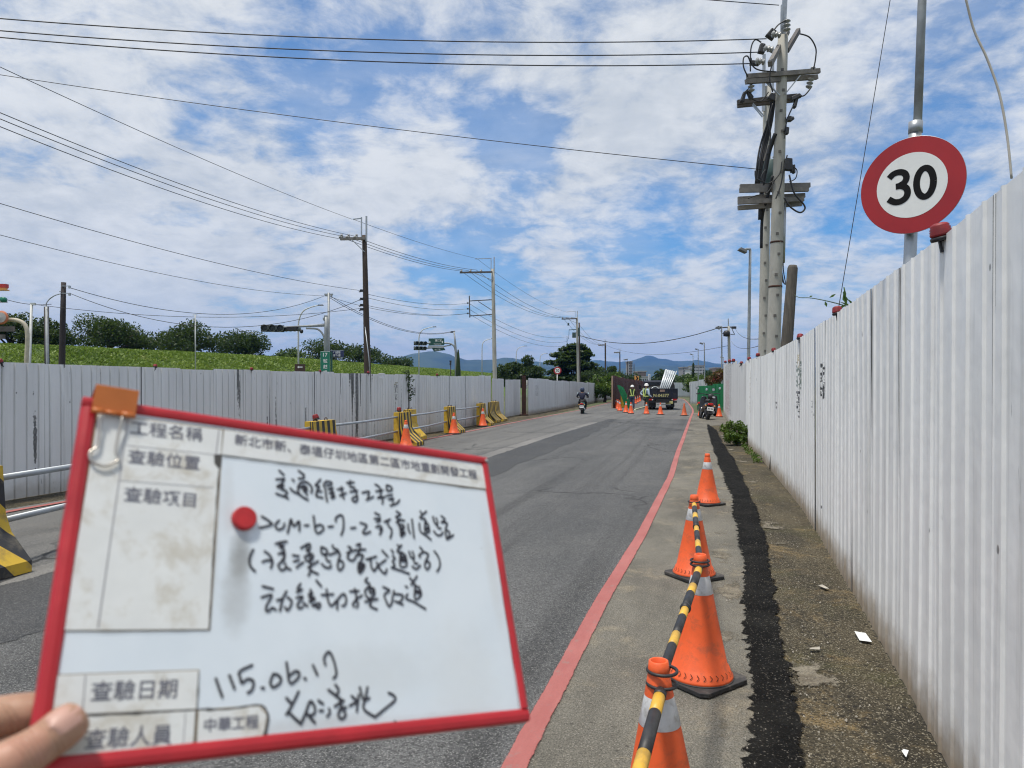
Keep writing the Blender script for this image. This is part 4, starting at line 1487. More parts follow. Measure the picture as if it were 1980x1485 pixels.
# ------------------------------------------------------------------ speed limit signs
def speed_sign(c, rad, yaw, lean, label, pole):
    """disc sign; yaw turns its face towards the left; pole = list of (points, radius, name, material)"""
    r = thing('speed_limit_sign', label, 'road sign', (pole[0][0][0][0], pole[0][0][0][1], 0))
    for pts, rd, nm, m in pole:
        obj(nm, MB().tube(pts, rd, 16), m, r)
    M = Matrix.Translation(c) @ Matrix.Rotation(-yaw, 4, 'Z') @ Matrix.Rotation(R(90), 4, 'X') @ Matrix.Rotation(-lean, 4, 'Z')
    n = 72
    plate = MB().lathe([(0, -.003), (rad, -.003), (rad, 0), (0, 0)], n)
    obj('plate', MB().merge(plate, M), M_GALV, r)
    obj('red_ring', MB().merge(MB().lathe([(rad * .665, .0012), (rad * .995, .0012)], n, smooth=False), M), M_SIGNRED, r)
    obj('white_disc', MB().merge(MB().lathe([(0, .0022), (rad * .67, .0022)], n, smooth=False), M), M_SIGNWHITE, r)
    # numerals drawn as broad strokes
    st = MB()
    w_ = rad * .128
    k = rad * .30

    def P2(x, y):
        return Vector((x * k, y * k, .0034))
    three = [(-1.42, .74), (-1.15, .98), (-.80, 1.05), (-.45, .93), (-.30, .62), (-.42, .28), (-.78, .08)]
    three2 = [(-.98, .07), (-.62, .06), (-.30, -.16), (-.22, -.52), (-.36, -.84), (-.70, -1.02), (-1.08, -.98), (-1.45, -.72)]
    st.ribbon(smooth_path([P2(*t) for t in three], 5), w_, (0, 0, 1))
    st.ribbon([v + Vector((0, 0, .0004)) for v in smooth_path([P2(*t) for t in three2], 5)], w_, (0, 0, 1))
    zero = []
    for i in range(41):
        a = 2 * math.pi * i / 40
        zero.append(P2(.86 + .52 * math.cos(a), .02 + .98 * math.sin(a)))
    st.ribbon(zero, w_, (0, 0, 1))
    obj('numerals', MB().merge(st, M), M_SIGNBLACK, r)
    obj('clamp', MB().merge(MB().box((0, rad * .35, -.022), (.16, .03, .04)).box((0, -rad * .35, -.022), (.16, .03, .04)), M), M_GALV, r)
    return r


D = 4.30
c = P(1762, 358, D)
base = P(1757, 560, D + .07)
up = P(1770, 245, D + .07)
top = P(1795, -330, D + .10)
b0 = Vector((base.x - (up.x - base.x) * .8, base.y, 0))
speed_sign(c, .292, R(46), R(0.5), 'large round 30 speed limit sign on a grey post behind the right hoarding',
           [([b0, base, up], .036, 'lower_post', M_GALV), ([up - Vector((0, 0, .25)) + Vector((.004, .0, 0)), top], .0245, 'upper_post', M_GREYPOLE),
            ([up + Vector((0, 0, -.04)), up + Vector((.002, 0, .03))], .040, 'sleeve', M_GALV),
            ([b0 + Vector((.045, .03, 0)), base + Vector((.047, .03, 0)), up + Vector((.034, .03, 0)), top + Vector((.03, .02, 0))], .010, 'cable', M_WIRE)])
D = 60
c = P(1078, 716.5, D)
bq = P(1077.5, 760, D)
speed_sign(c, .33, R(12), 0, 'small distant 30 speed limit sign above the left hoarding before the big dark tree', [([(bq.x, D + .05, 0), (bq.x, D + .05, c.z + .3)], .045, 'post', M_WHITEPOLE)])

# ------------------------------------------------------------------ whiteboard held up in front of us
B_X = Vector((0.79802, 0.57487, -0.18081)).normalized()
B_Y = Vector((-0.16675, 0.49896, 0.85043))
B_M = frame_matrix((-0.12428, 0.46598, EYE - 0.12100), B_X, B_Y)
B_N = Vector(B_M.col[2][:3])
B_INV = B_M.inverted()
BW, BH = 0.300, 0.207


def L(px, py, z=0.0):
    """the point seen at a photo pixel, on the plane z above the board face, in board coordinates"""
    o = Vector((0, 0, EYE))
    d_ = Vector(((px - CX) / F, 1.0, -(py - HZ) / F))
    t = (z - (o - B_M.translation).dot(B_N)) / d_.dot(B_N)
    return B_INV @ (o + d_ * t)


def placed(name, label, cat, M=B_M):
    r = thing(name, label, cat, M.translation)
    r.rotation_euler = M.to_euler()
    return r


def mat_board():
    m, q, b = new_mat('whiteboard_face')
    p = obj_pos(q)
    x, y, z = q.xyz(p)
    c = q.mix(q.ramp(q.noise(p, 14.0, 4, .6), .3, .7), (0.585, 0.645, 0.695), (0.63, 0.685, 0.73))
    # old marker dust and thumb smears
    for (px, py, sx, sy, amt, col) in [(465, 1075, .008, .020, .95, (0.26, 0.27, 0.27)), (455, 1150, .010, .026, .65, (0.34, 0.35, 0.35)), (440, 970, .005, .03, .35, (0.45, 0.46, 0.46)),
                                       (415, 1050, .004, .05, .3, (0.45, 0.45, 0.44)), (700, 1300, .06, .02, .35, (0.5, 0.52, 0.52)), (900, 1320, .03, .05, .30, (0.52, 0.53, 0.52)),
                                       (620, 1400, .05, .006, .45, (0.40, 0.40, 0.39)), (860, 1390, .06, .005, .4, (0.40, 0.40, 0.39)), (950, 1100, .006, .05, .35, (0.5, 0.5, 0.48))]:
        v = L(px, py)
        e = q.math('ADD', q.math('POWER', q.math('DIVIDE', q.math('SUBTRACT', x, v.x), sx), 2.0), q.math('POWER', q.math('DIVIDE', q.math('SUBTRACT', y, v.y), sy), 2.0))
        n_ = q.noise(q.vmath('ADD', p, (px * .01, 0, 0)), 90.0, 6, .7)
        k = q.math('MULTIPLY', q.ramp(q.math('ADD', e, q.math('MULTIPLY', n_, 1.2)), .3, 1.9, 1.0, 0.0), amt)
        c = q.mix(k, c, col)
    sp = q.voro(p, 90.0, 'F1', 'Distance')
    c = q.mix(q.math('MULTIPLY', q.ramp(sp, .10, .14, 1.0, 0.0), q.math('MULTIPLY', q.ramp(q.noise(p, 40.0, 2, .5), .60, .66), .5)), c, (0.40, 0.40, 0.40))
    q.l.new(c, b.inputs['Base Color'])
    b.inputs['Roughness'].default_value = .30
    b.inputs['Specular IOR Level'].default_value = .45
    return m


board = placed('whiteboard', 'handheld white inspection board with red taped edges and black handwriting', 'whiteboard')
obj('panel', MB().box((0, 0, -.0022), (BW - .004, BH - .004, .0044)), mat_board(), board, False)


def bord(a, b_, w0):
    """a strip of tape folded over the board edge, slightly rounded in section"""
    a, b_ = Vector(a), Vector(b_)
    t = (b_ - a).normalized()
    nrm = Vector((0, 0, 1))
    s_ = nrm.cross(t)
    sec = [(-.5, -.0062), (.5, -.0062), (.5, .0002), (.34, .0018), (0, .0024), (-.34, .0018), (-.5, .0002)]
    n = 24
    vs, fs = [], []
    for i in range(n + 1):
        p = a.lerp(b_, i / n)
        wob = 1 + .05 * mnoise.noise((i * .7, a.x * 50, a.y * 50))
        for u, z in sec:
            vs.append(p + s_ * (u * w0 * wob) + nrm * z)
    k = len(sec)
    for i in range(n):
        for j in range(k):
            fs.append((i * k + j, i * k + (j + 1) % k, (i + 1) * k + (j + 1) % k, (i + 1) * k + j))
    fs += [tuple(range(k))[::-1], tuple(n * k + j for j in range(k))]
    return MB().add(vs, fs, 0, False)


hw, hh = BW / 2, BH / 2
for a, b_, w0 in [((-hw, hh - .0035, 0), (hw - .001, hh - .0035, 0), .0072), ((hw - .001, -hh + .0042, 0), (-hw, -hh + .0042, 0), .0086),
                  ((-hw + .0042, -hh + .0086, .0), (-hw + .0042, hh - .0072, .0), .0084), ((hw - .0032, hh - .0072, .0), (hw - .0032, -hh + .0086, .0), .0062)]:
    obj('edge_tape', bord(a, b_, w0), M_REDTAPE, board, False)
obj('corner_rivet', MB().lathe([(0, .0034), (.0012, .0032), (.0016, .0024)], 12, L(938, 893)), M_PORC, board, False)


def flat(pts, z, th=.00018):
    """thin sheet of paper with its corners given on the photo"""
    p = [L(*t) for t in pts]
    return MB().prism([(v.x, v.y) for v in p], th, Matrix.Translation((0, 0, z)))


sheets = [([(190, 800), (430, 832), (404, 1217), (122, 1219)], 'paper_label'), ([(433, 832), (938, 902), (942, 946), (428, 879)], 'paper_label'),
          ([(95, 1307), (383, 1297), (379, 1371), (82, 1384)], 'paper_label'), ([(81, 1388), (377, 1375), (373, 1436), (68, 1474)], 'paper_label'),
          ([(384, 1374), (500, 1366), (515, 1383), (507, 1431), (380, 1440)], 'paper_label')]
labels_ = []
for pts, nm in sheets:
    cx_ = sum(t[0] for t in pts) / len(pts)
    cy_ = sum(t[1] for t in pts) / len(pts)
    rim = [(t[0] + (2.4 if t[0] > cx_ else -2.4), t[1] + (2.2 if t[1] > cy_ else -2.2)) for t in pts]
    o = obj(nm, flat(pts, .0004), M_PAPER, board, False)
    obj('glue_edge', flat(rim, .0001), M_BROWNEDGE, o, False)
    labels_.append(o)


def rule(parent, pts, wd, m=M_LINE, z=.0007, name='printed_line'):
    mb = MB()
    for seg in pts:
        p = [L(*t) for t in seg]
        mb.ribbon([Vector((v.x, v.y, z)) for v in p], wd, (0, 0, 1))
    return obj(name, mb, m, parent, False)


rule(labels_[0], [[(243, 862), (424, 881)], [(232, 930), (412, 944)]], .0005)
rule(labels_[0], [[(247, 810), (189, 1215)]], .0008)
rule(labels_[0], [[(423, 832), (417, 880)]], .0008)
rule(labels_[2], [[(165, 1306), (159, 1379)]], .0006)
rule(labels_[3], [[(358, 1378), (354, 1438)]], .0005)


def words(parent, body, pl, pr, m=M_PRINT, bold=.006, z=.0009):
    t = text_mb(body, bold)
    a, b_ = L(*pl), L(*pr)
    dxy = b_ - a
    k = dxy.length / t.dim[0]
    an = math.atan2(dxy.y, dxy.x)
    mid = (a + b_) / 2
    M = Matrix.Translation((mid.x, mid.y, z)) @ Matrix.Rotation(an, 4, 'Z') @ Matrix.Scale(k, 4)
    return obj('printed_words', MB().merge(t, M), m, parent, False)


words(labels_[0], '工程名稱', (252, 827), (391, 842))
words(labels_[0], '查驗位置', (247, 882), (386, 897))
words(labels_[0], '查驗項目', (239, 955), (378, 968))
words(labels_[1], '新北市新、泰塭仔圳地區第二區市地重劃開發工程', (453, 850), (921, 919), bold=.012)
words(labels_[2], '查驗日期', (175, 1337), (342, 1331))
words(labels_[3], '查驗人員', (163, 1430), (332, 1419))
words(labels_[4], '中華工程', (394, 1403), (499, 1395), bold=.012)

INK = [
    ((500, 900, 9.9), [
        [(390, 100), (440, 150), (480, 185)], [(330, 270), (420, 262), (490, 262), (440, 335)], [(350, 400), (440, 360), (470, 400), (420, 450), (520, 490), (540, 540), (480, 590)], [(360, 430), (430, 380), (440, 440)], [(330, 540), (440, 580), (500, 600), (560, 635)],
        [(640, 270), (672, 300)], [(760, 105), (820, 150), (865, 185), (850, 240)], [(760, 252), (860, 252)], [(600, 440), (660, 500), (780, 560), (860, 620), (940, 662)], [(800, 335), (755, 400), (750, 490), (785, 560)], [(790, 340), (900, 320), (975, 370), (1020, 450), (1000, 525)], [(790, 425), (870, 395), (920, 440), (850, 470), (930, 480)], [(880, 400), (890, 500), (925, 575)], [(850, 420), (860, 500)], [(770, 540), (800, 580)],
        [(1180, 270), (1120, 340), (1080, 390), (1160, 410), (1110, 490), (1200, 500)], [(1110, 490), (1095, 585), (1140, 600), (1220, 622)], [(1300, 300), (1240, 370), (1270, 450), (1290, 600), (1308, 695)], [(1300, 310), (1380, 320), (1390, 370), (1300, 390)], [(1330, 462), (1420, 440)], [(1350, 540), (1435, 520)], [(1380, 620), (1450, 610), (1430, 560)], [(1390, 430), (1400, 540), (1410, 630)]]),
    ((640, 910, 12.375), [
        [(150, 452), (285, 430)], [(240, 395), (262, 560)], [(200, 602), (350, 540)], [(265, 570), (302, 675)], [(370, 292), (540, 285)], [(450, 245), (450, 390), (540, 400), (570, 470)], [(450, 512), (625, 480)], [(570, 470), (610, 560), (625, 690), (570, 752), (500, 700), (520, 650), (600, 615)],
        [(740, 532), (900, 500), (885, 600), (875, 685)], [(840, 705), (1005, 630)], [(1050, 330), (1110, 365), (1160, 410), (1190, 480)], [(1070, 500), (1235, 470)], [(1190, 480), (1180, 600), (1110, 660)], [(1110, 655), (1285, 630)], [(1180, 640), (1235, 700), (1220, 795)],
        [(1320, 355), (1325, 430), (1335, 482), (1450, 470), (1420, 380), (1320, 352)], [(1320, 602), (1460, 580)], [(1370, 692), (1490, 678)], [(1450, 655), (1480, 785)], [(1410, 842), (1500, 810), (1575, 780), (1632, 705)]]),
    ((440, 970, 7.615), [
        [(500, 220), (570, 260), (620, 300), (650, 335), (560, 368), (470, 387)], [(755, 278), (700, 340), (712, 390), (760, 412), (820, 380), (832, 325)], [(880, 462), (905, 360), (930, 258), (970, 365), (1050, 288), (1052, 432)], [(1130, 352), (1190, 350)], [(1262, 215), (1278, 350), (1290, 430), (1330, 467), (1400, 420), (1402, 370), (1350, 340), (1290, 372)], [(1478, 372), (1550, 365)], [(1590, 295), (1592, 240), (1660, 198), (1700, 250), (1700, 400), (1668, 492)], [(1810, 392), (1880, 385)]]),
    ((690, 980, 9.9), [
        [(60, 308), (170, 342), (172, 390), (108, 490), (160, 517), (252, 478)], [(340, 118), (432, 162)], [(330, 232), (440, 220)], [(370, 292), (440, 270), (425, 232)], [(360, 392), (430, 365), (475, 420), (432, 535)], [(430, 440), (480, 430), (440, 520)], [(520, 292), (632, 240)], [(580, 258), (600, 370), (652, 420), (662, 500), (632, 602)],
        [(750, 88), (832, 150), (740, 192)], [(740, 195), (800, 250), (902, 262)], [(750, 300), (832, 240)], [(790, 352), (880, 350), (892, 420), (820, 430), (900, 392)], [(790, 300), (810, 380), (830, 480), (842, 572), (920, 502)], [(850, 480), (895, 470)], [(845, 530), (890, 500)], [(970, 335), (985, 450), (1012, 505)], [(1048, 240), (1070, 430), (1090, 602)],
        [(1208, 88), (1250, 162)], [(1325, 88), (1200, 212), (1290, 230), (1322, 292)], [(1300, 282), (1298, 482), (1382, 470), (1350, 322), (1300, 340)], [(1300, 410), (1372, 400)], [(1310, 440), (1372, 435)], [(1190, 318), (1210, 470), (1310, 545), (1412, 632)],
        [(1450, 188), (1482, 310), (1542, 332), (1512, 218)], [(1520, 330), (1552, 412), (1602, 410)], [(1468, 468), (1530, 542), (1602, 540), (1640, 490)], [(1608, 178), (1682, 240), (1610, 302)], [(1610, 300), (1722, 312), (1690, 422)], [(1690, 430), (1698, 540), (1722, 622), (1842, 540)], [(1690, 440), (1762, 482), (1760, 560), (1722, 612)]]),
    ((470, 1040, 9.43), [
        [(182, 218), (125, 330), (112, 420), (130, 520), (212, 612)], [(388, 248), (470, 310), (532, 430), (500, 552)], [(348, 442), (430, 410), (522, 422)], [(588, 112), (690, 80), (792, 68)], [(680, 90), (668, 180), (732, 200), (752, 330), (700, 422)], [(640, 292), (752, 258)], [(720, 282), (742, 400), (638, 490), (692, 592), (782, 550)], [(758, 468), (790, 540), (862, 582)], [(660, 150), (740, 140)],
        [(900, 318), (1012, 337)], [(918, 432), (1012, 410)], [(968, 542), (1092, 448)], [(1048, 190), (1200, 108), (1212, 200), (1150, 240)], [(1140, 128), (1182, 242)], [(1120, 340), (1262, 300), (1250, 400), (1150, 420), (1120, 342)], [(1200, 240), (1215, 350), (1222, 462)], [(1180, 542), (1362, 428)], [(1222, 462), (1220, 600), (1188, 692)], [(1230, 600), (1362, 662)],
        [(1420, 168), (1430, 292), (1532, 280), (1500, 200), (1420, 170)], [(1498, 298), (1520, 412), (1582, 430)], [(1430, 478), (1500, 542), (1592, 540), (1590, 490)], [(1628, 138), (1640, 190), (1702, 210), (1740, 252)], [(1560, 312), (1740, 252)], [(1702, 212), (1762, 302), (1730, 420), (1720, 540), (1762, 592), (1822, 520), (1810, 440), (1738, 408)]]),
    ((660, 1050, 9.43), [
        [(118, 68), (172, 100), (130, 200), (110, 280), (210, 322), (272, 218)], [(98, 182), (252, 128)], [(308, 18), (342, 110), (278, 222)], [(268, 42), (342, 18)], [(278, 132), (432, 118)], [(298, 222), (392, 228), (338, 352)], [(308, 368), (412, 390), (400, 470), (330, 552), (300, 480), (310, 372)], [(308, 452), (402, 440)], [(315, 410), (400, 415)], [(320, 490), (380, 480)],
        [(448, 302), (632, 248)], [(530, 280), (540, 430), (592, 512), (650, 430), (802, 308)], [(638, 358), (700, 480), (792, 562), (822, 478)], [(738, 138), (842, 252)],
        [(908, 128), (942, 182)], [(928, 238), (972, 280), (928, 342), (972, 412), (912, 450)], [(908, 450), (1060, 500), (1232, 562)], [(1018, 38), (1062, 92)], [(1092, 38), (1010, 152), (1102, 172)], [(1070, 190), (1068, 420), (1182, 412), (1160, 222), (1070, 192)], [(1080, 292), (1172, 302)], [(1078, 250), (1165, 258)], [(1085, 330), (1170, 335)],
        [(1228, 158), (1262, 260), (1322, 262), (1290, 158)], [(1308, 268), (1330, 372), (1382, 370)], [(1288, 428), (1360, 477), (1432, 408)], [(1428, 78), (1482, 160), (1410, 222), (1432, 262)], [(1480, 160), (1582, 210), (1530, 332), (1518, 430), (1562, 482), (1612, 400), (1580, 338), (1530, 350)], [(1688, 148), (1770, 270), (1792, 420), (1738, 522)]]),
    ((490, 1110, 10.42), [
        [(178, 248), (392, 302)], [(158, 472), (362, 418), (300, 560), (258, 640), (250, 742), (312, 740), (372, 680), (442, 722)], [(662, 348), (600, 460), (560, 600), (528, 742)], [(468, 532), (582, 498)], [(678, 468), (762, 540), (750, 630), (680, 732), (630, 672)],
        [(942, 198), (880, 310), (982, 310), (868, 372)], [(860, 482), (992, 458), (880, 620), (920, 692), (992, 660)], [(1000, 578), (1082, 652)], [(1140, 318), (1182, 400), (1108, 402)], [(1110, 452), (1222, 490)], [(1118, 562), (1232, 520)], [(1150, 350), (1172, 572)], [(1130, 500), (1210, 470)], [(1178, 642), (1332, 590), (1310, 692), (1220, 630)], [(1258, 128), (1362, 252)],
        [(1368, 422), (1602, 408)], [(1468, 308), (1490, 500), (1552, 642), (1650, 560), (1800, 400), (1862, 500), (1840, 622), (1778, 642)], [(1690, 528), (1680, 712)]]),
    ((660, 1110, 11.0), [
        [(178, 372), (362, 360)], [(278, 318), (310, 520), (238, 640), (260, 692)], [(308, 532), (432, 458)], [(308, 540), (350, 640), (318, 712)], [(542, 88), (500, 160), (592, 210), (580, 272)], [(580, 270), (500, 350), (518, 460), (592, 522), (690, 450), (692, 330), (600, 278)], [(598, 290), (600, 402), (662, 390), (650, 318)], [(498, 592), (762, 530)], [(618, 518), (620, 620), (600, 682), (752, 752)],
        [(878, 278), (1022, 350), (908, 440), (960, 610), (1012, 692), (1070, 600), (1082, 478)], [(1108, 358), (1120, 432)], [(1090, 430), (1200, 428), (1302, 460), (1270, 560), (1218, 602)], [(1138, 578), (1302, 652)],
        [(1358, 260), (1396, 286)], [(1448, 88), (1512, 152)], [(1602, 48), (1478, 232)], [(1498, 160), (1582, 252)], [(1558, 270), (1560, 542), (1692, 440), (1640, 280), (1560, 272)], [(1568, 352), (1662, 372)], [(1572, 400), (1670, 410)], [(1402, 428), (1368, 520), (1530, 592), (1782, 742)]]),
    ((400, 1250, 7.615), [
        [(128, 478), (175, 610), (222, 742)], [(328, 428), (402, 622)], [(662, 278), (478, 370), (490, 470), (512, 540), (600, 480), (682, 520), (660, 640), (598, 682)], [(800, 610), (836, 616)], [(972, 408), (930, 530), (970, 602), (1060, 550), (1087, 480), (1040, 420), (990, 408)], [(1168, 238), (1190, 400), (1200, 490), (1240, 547), (1340, 460), (1352, 390), (1300, 365), (1210, 432)], [(1430, 468), (1452, 482)], [(1558, 278), (1622, 422)], [(1740, 272), (1722, 170), (1790, 78), (1860, 200), (1902, 400), (1858, 472)]]),
    ((540, 1310, 8.25), [
        [(108, 328), (192, 422)], [(302, 228), (200, 440), (108, 592)], [(150, 558), (240, 650), (342, 742)], [(340, 742), (420, 550), (490, 378), (562, 480), (550, 580), (488, 602)], [(418, 558), (562, 722)], [(618, 368), (692, 422)], [(638, 532), (692, 530)], [(788, 498), (802, 560), (758, 622)], [(778, 198), (940, 320), (1012, 382)], [(888, 118), (942, 200), (898, 302)], [(878, 462), (1022, 368)], [(950, 328), (1000, 482)], [(958, 502), (1062, 478)], [(990, 498), (940, 560), (950, 640), (1012, 652), (1052, 590), (1020, 518)],
        [(1148, 298), (1222, 380), (1118, 452)], [(1262, 278), (1230, 542)], [(1278, 158), (1310, 280), (1350, 362), (1432, 328)], [(1402, 158), (1370, 330), (1340, 500), (1522, 632)], [(1520, 632), (1680, 500), (1842, 360), (1810, 280), (1738, 248)]]),
]
LINES = ['first', 'second', 'second', 'second', 'third', 'third', 'fourth', 'fourth', 'date', 'signature']
grp = {}
for (ox, oy, sc), strokes in INK:
    pass
for nm, ((ox, oy, sc), strokes) in zip(['a', 'a', 'b', 'b', 'c', 'c', 'd', 'd', 'e', 'f'], INK):
    mb = grp.setdefault(nm, MB())
    for st in strokes:
        p = [L(ox + a / sc, oy + b_ / sc) for a, b_ in st]
        p = [Vector((v.x, v.y, .0006 + .00001 * rng.random())) for v in p]
        if len(p) > 2:
            p = smooth_path(p, 4)
        wd = .00158 if nm in 'ef' else .00150
        mb.ribbon(p, wd, (0, 0, 1))
        for e in (p[0], p[-1]):
            mb.add([e + Vector((math.cos(k * .785) * wd / 2, math.sin(k * .785) * wd / 2, 0)) for k in range(8)], [tuple(range(8))])
for nm, mb in grp.items():
    obj('handwriting', mb, M_INK, board, False)

# grime round the paper edges and along the bottom tape
mb = MB()


def dark(pts, wd, seed=0):
    p = smooth_path([Vector((*L(*t)[:2], .0007)) for t in pts], 8)
    k = len(p)
    vs, fs = [], []
    for i, v in enumerate(p):
        t = (p[min(i + 1, k - 1)] - p[max(i - 1, 0)]).normalized()
        s_ = Vector((-t.y, t.x, 0))
        a = wd * (.25 + .75 * abs(mnoise.noise((i * .35, seed, 0)))) * 1.4
        vs += [v - s_ * a * .5, v + s_ * a * (.2 + .5 * abs(mnoise.noise((i * .9, seed + 4, 0))))]
    for i in range(k - 1):
        fs.append((2 * i, 2 * i + 1, 2 * i + 3, 2 * i + 2))
    mb.add(vs, fs)


dark([(427, 881), (560, 899), (700, 917), (850, 937), (944, 949)], .0014, 1)
dark([(425, 884), (418, 980), (411, 1090), (404, 1216)], .0018, 2)
dark([(404, 1219), (300, 1221), (200, 1222), (124, 1221)], .0009, 3)
dark([(384, 1300), (380, 1370)], .0013, 4)
dark([(84, 1386), (200, 1382), (300, 1377), (380, 1372), (440, 1371), (502, 1363), (517, 1380)], .0022, 5)
dark([(380, 1376), (377, 1438)], .0016, 6)
dark([(517, 1378), (518, 1395), (510, 1432)], .0038, 7)
dark([(520, 1428), (620, 1421), (700, 1414), (760, 1402), (850, 1397), (930, 1390), (1003, 1379)], .0034, 8)
dark([(640, 1417), (690, 1409), (716, 1406), (752, 1406)], .0045, 9)
dark([(962, 1080), (972, 1160), (985, 1240), (1003, 1372)], .0010, 10)
mb.add([Vector((*L(*t)[:2], .0008)) for t in [(413, 880), (428, 879), (426, 902), (421, 906), (414, 897)]], [(0, 1, 2, 3, 4)])
mb.add([Vector((*L(*t)[:2], .0008)) for t in [(757, 1402), (762, 1392), (768, 1398), (774, 1402)]], [(0, 1, 2, 3)])
obj('grime', mb, M_INKSOFT, board, False)

MM = B_M @ Matrix.Translation((*L(470, 1005)[:2], .0004))
one('magnet', MB().merge(MB().lathe([(0, 0), (.0074, 0), (.0078, .0006), (.0076, .0034), (.0068, .0042), (0, .0043)], 32, smooth=False), MM), M_MAGNET, 'round red magnet stuck on the whiteboard left of the second handwritten line', 'magnet', origin=MM.translation)

# binder clip over the top left corner
clip = placed('binder_clip', 'orange binder clip with a bright wire handle on the whiteboard corner', 'clip')
x0, x1 = L(178, 775).x, L(261, 790).x
yt, yb = hh + .0045, hh - .0110
mb = MB()
th = .0006
for s_ in (1, -1):
    zt, zb = (.0085, .0036) if s_ > 0 else (-.0135, -.0085)
    mb.add([(x0, yt, zt), (x1, yt, zt), (x1, yb, zb), (x0, yb, zb), (x0, yt, zt - th * s_), (x1, yt, zt - th * s_), (x1, yb, zb - th * s_), (x0, yb, zb - th * s_)],
           [(0, 1, 2, 3), (7, 6, 5, 4), (0, 4, 5, 1), (1, 5, 6, 2), (2, 6, 7, 3), (3, 7, 4, 0)])
mb.add([(x0, yt, .0085), (x1, yt, .0085), (x1, yt, -.0135), (x0, yt, -.0135), (x0, yt + th, .0085), (x1, yt + th, .0085), (x1, yt + th, -.0135), (x0, yt + th, -.0135)], [(0, 1, 2, 3), (7, 6, 5, 4), (0, 4, 5, 1), (2, 6, 7, 3)])
wx = x1 - x0
for a, b_ in ((0, .26), (.66, 1.0)):
    mb.tube([(x0 + wx * a, yb - .0002, .0050), (x0 + wx * b_, yb - .0002, .0050)], .0016, 12)
mb.tube([(x0 + wx * .30, yb + .0002, .0042), (x0 + wx * .62, yb + .0002, .0042)], .0012, 10)
obj('clip_body', mb, M_CLIP, clip, False)
hp = [(193, 804, .0050), (192, 830, .0035), (188, 862, .0028), (174, 874, .0026), (175, 888, .0026), (186, 897, .0026), (202, 901, .0026), (218, 896, .0026), (229, 888, .0026), (224, 874, .0028), (228, 845, .0035), (237, 806, .0052)]
obj('wire_handle', MB().tube(smooth_path([L(*t) for t in hp], 6), .00082, 10), M_CHROME, clip, False)

# the hand that holds it
def mat_skin():
    m, q, b = new_mat('skin')
    p = obj_pos(q)
    n1 = q.noise(p, 45.0, 4, .6)
    c = q.mix(q.ramp(n1, .3, .7), (0.36, 0.205, 0.130), (0.47, 0.285, 0.190))
    n2 = q.noise(p, 260.0, 3, .6)
    c = q.mix(q.math('MULTIPLY', q.ramp(n2, .5, .7), .25), c, (0.36, 0.15, 0.10))
    n3 = q.noise(p, 22.0, 3, .6)
    c = q.mix(q.math('MULTIPLY', q.ramp(n3, .50, .66), .4), c, (0.46, 0.19, 0.14))
    q.l.new(c, b.inputs['Base Color'])
    b.inputs['Roughness'].default_value = .5
    b.inputs['Subsurface Weight'].default_value = .12
    b.inputs['Subsurface Radius'].default_value = (.008, .003, .0015)
    b.inputs['Subsurface Scale'].default_value = 1.0
    # creases across the thumb joint
    h = q.noise(p, 420.0, 3, .6)
    for (px, py, z_, ln) in ((58, 1455, .0116, .0075), (92, 1431, .0100, .0035)):
        ip = B_M @ L(px, py, z_) - Vector(HAND_O)
        axv = (B_M @ L(146, 1389, .0082) - B_M @ L(40, 1465, .0116)).normalized()
        t = q.vmath('DOT_PRODUCT', q.vmath('SUBTRACT', p, tuple(ip)), tuple(axv))
        t = q.math('ADD', t, q.math('MULTIPLY', q.noise(p, 160.0, 3, .6), .0016))
        wv = q.math('SINE', q.math('MULTIPLY', t, 6.283 / .0023))
        k = q.ramp(q.math('ABSOLUTE', t), ln * .4, ln, 1.6, 0.0)
        h = q.math('ADD', h, q.math('MULTIPLY', wv, k))
    bump(q, b, h, .45, .0006)
    return m


HAND_O = tuple(B_M @ L(-420, 1640, -.030))
M_SKIN = mat_skin()
hv, he, hr = [], [], []


def node(px, py, z, r):
    hv.append(B_M @ L(px, py, z))
    hr.append(r)
    return len(hv) - 1


wr = node(-420, 1640, -.030, .025)
pm = node(-250, 1530, -.034, (.022))
elb = node(-760, 1900, -.02, .033)
he += [(wr, pm), (wr, elb)]


def chain(start, pts):
    a = start
    for t in pts:
        k = node(*t)
        he.append((a, k))
        a = k


# thumb lies across the corner, on the face
chain(wr, [(-270, 1600, -.006, .0190), (-110, 1535, .0100, .0145), (-20, 1494, .0112, .0110), (40, 1465, .0116, .0116), (84, 1437, .0102, .0100), (116, 1412, .0096, .0108), (140, 1393, .0086, .0104), (160, 1378, .0076, .0078)])
# four fingers reach round behind the board
chain(pm, [(-160, 1432, -.030, .0125), (-60, 1400, -.0215, .0112), (30, 1381, -.0165, .0108), (110, 1372, -.0155, .0098), (170, 1366, -.0145, .0078)])
chain(pm, [(-175, 1485, -.044, .0125), (-60, 1465, -.0330, .0112), (40, 1452, -.0180, .0108), (130, 1445, -.0155, .0098), (200, 1440, -.0145, .0078)])
chain(pm, [(-190, 1535, -.046, .0120), (-80, 1528, -.0350, .0106), (20, 1522, -.0180, .0102), (105, 1516, -.0155, .0094), (165, 1510, -.0145, .0074)])
chain(wr, [(-220, 1600, -.040, .0115), (-120, 1592, -.0300, .0092), (-40, 1588, -.0180, .0088), (40, 1580, -.0155, .0078), (85, 1576, -.0145, .0064)])
hb = skin_mesh(hv, he, hr, 2, 0)
hand = one('person', hb, M_SKIN, 'bare hand gripping the lower left corner of the whiteboard, thumb on its face', 'person', origin=tuple(hv[wr]))
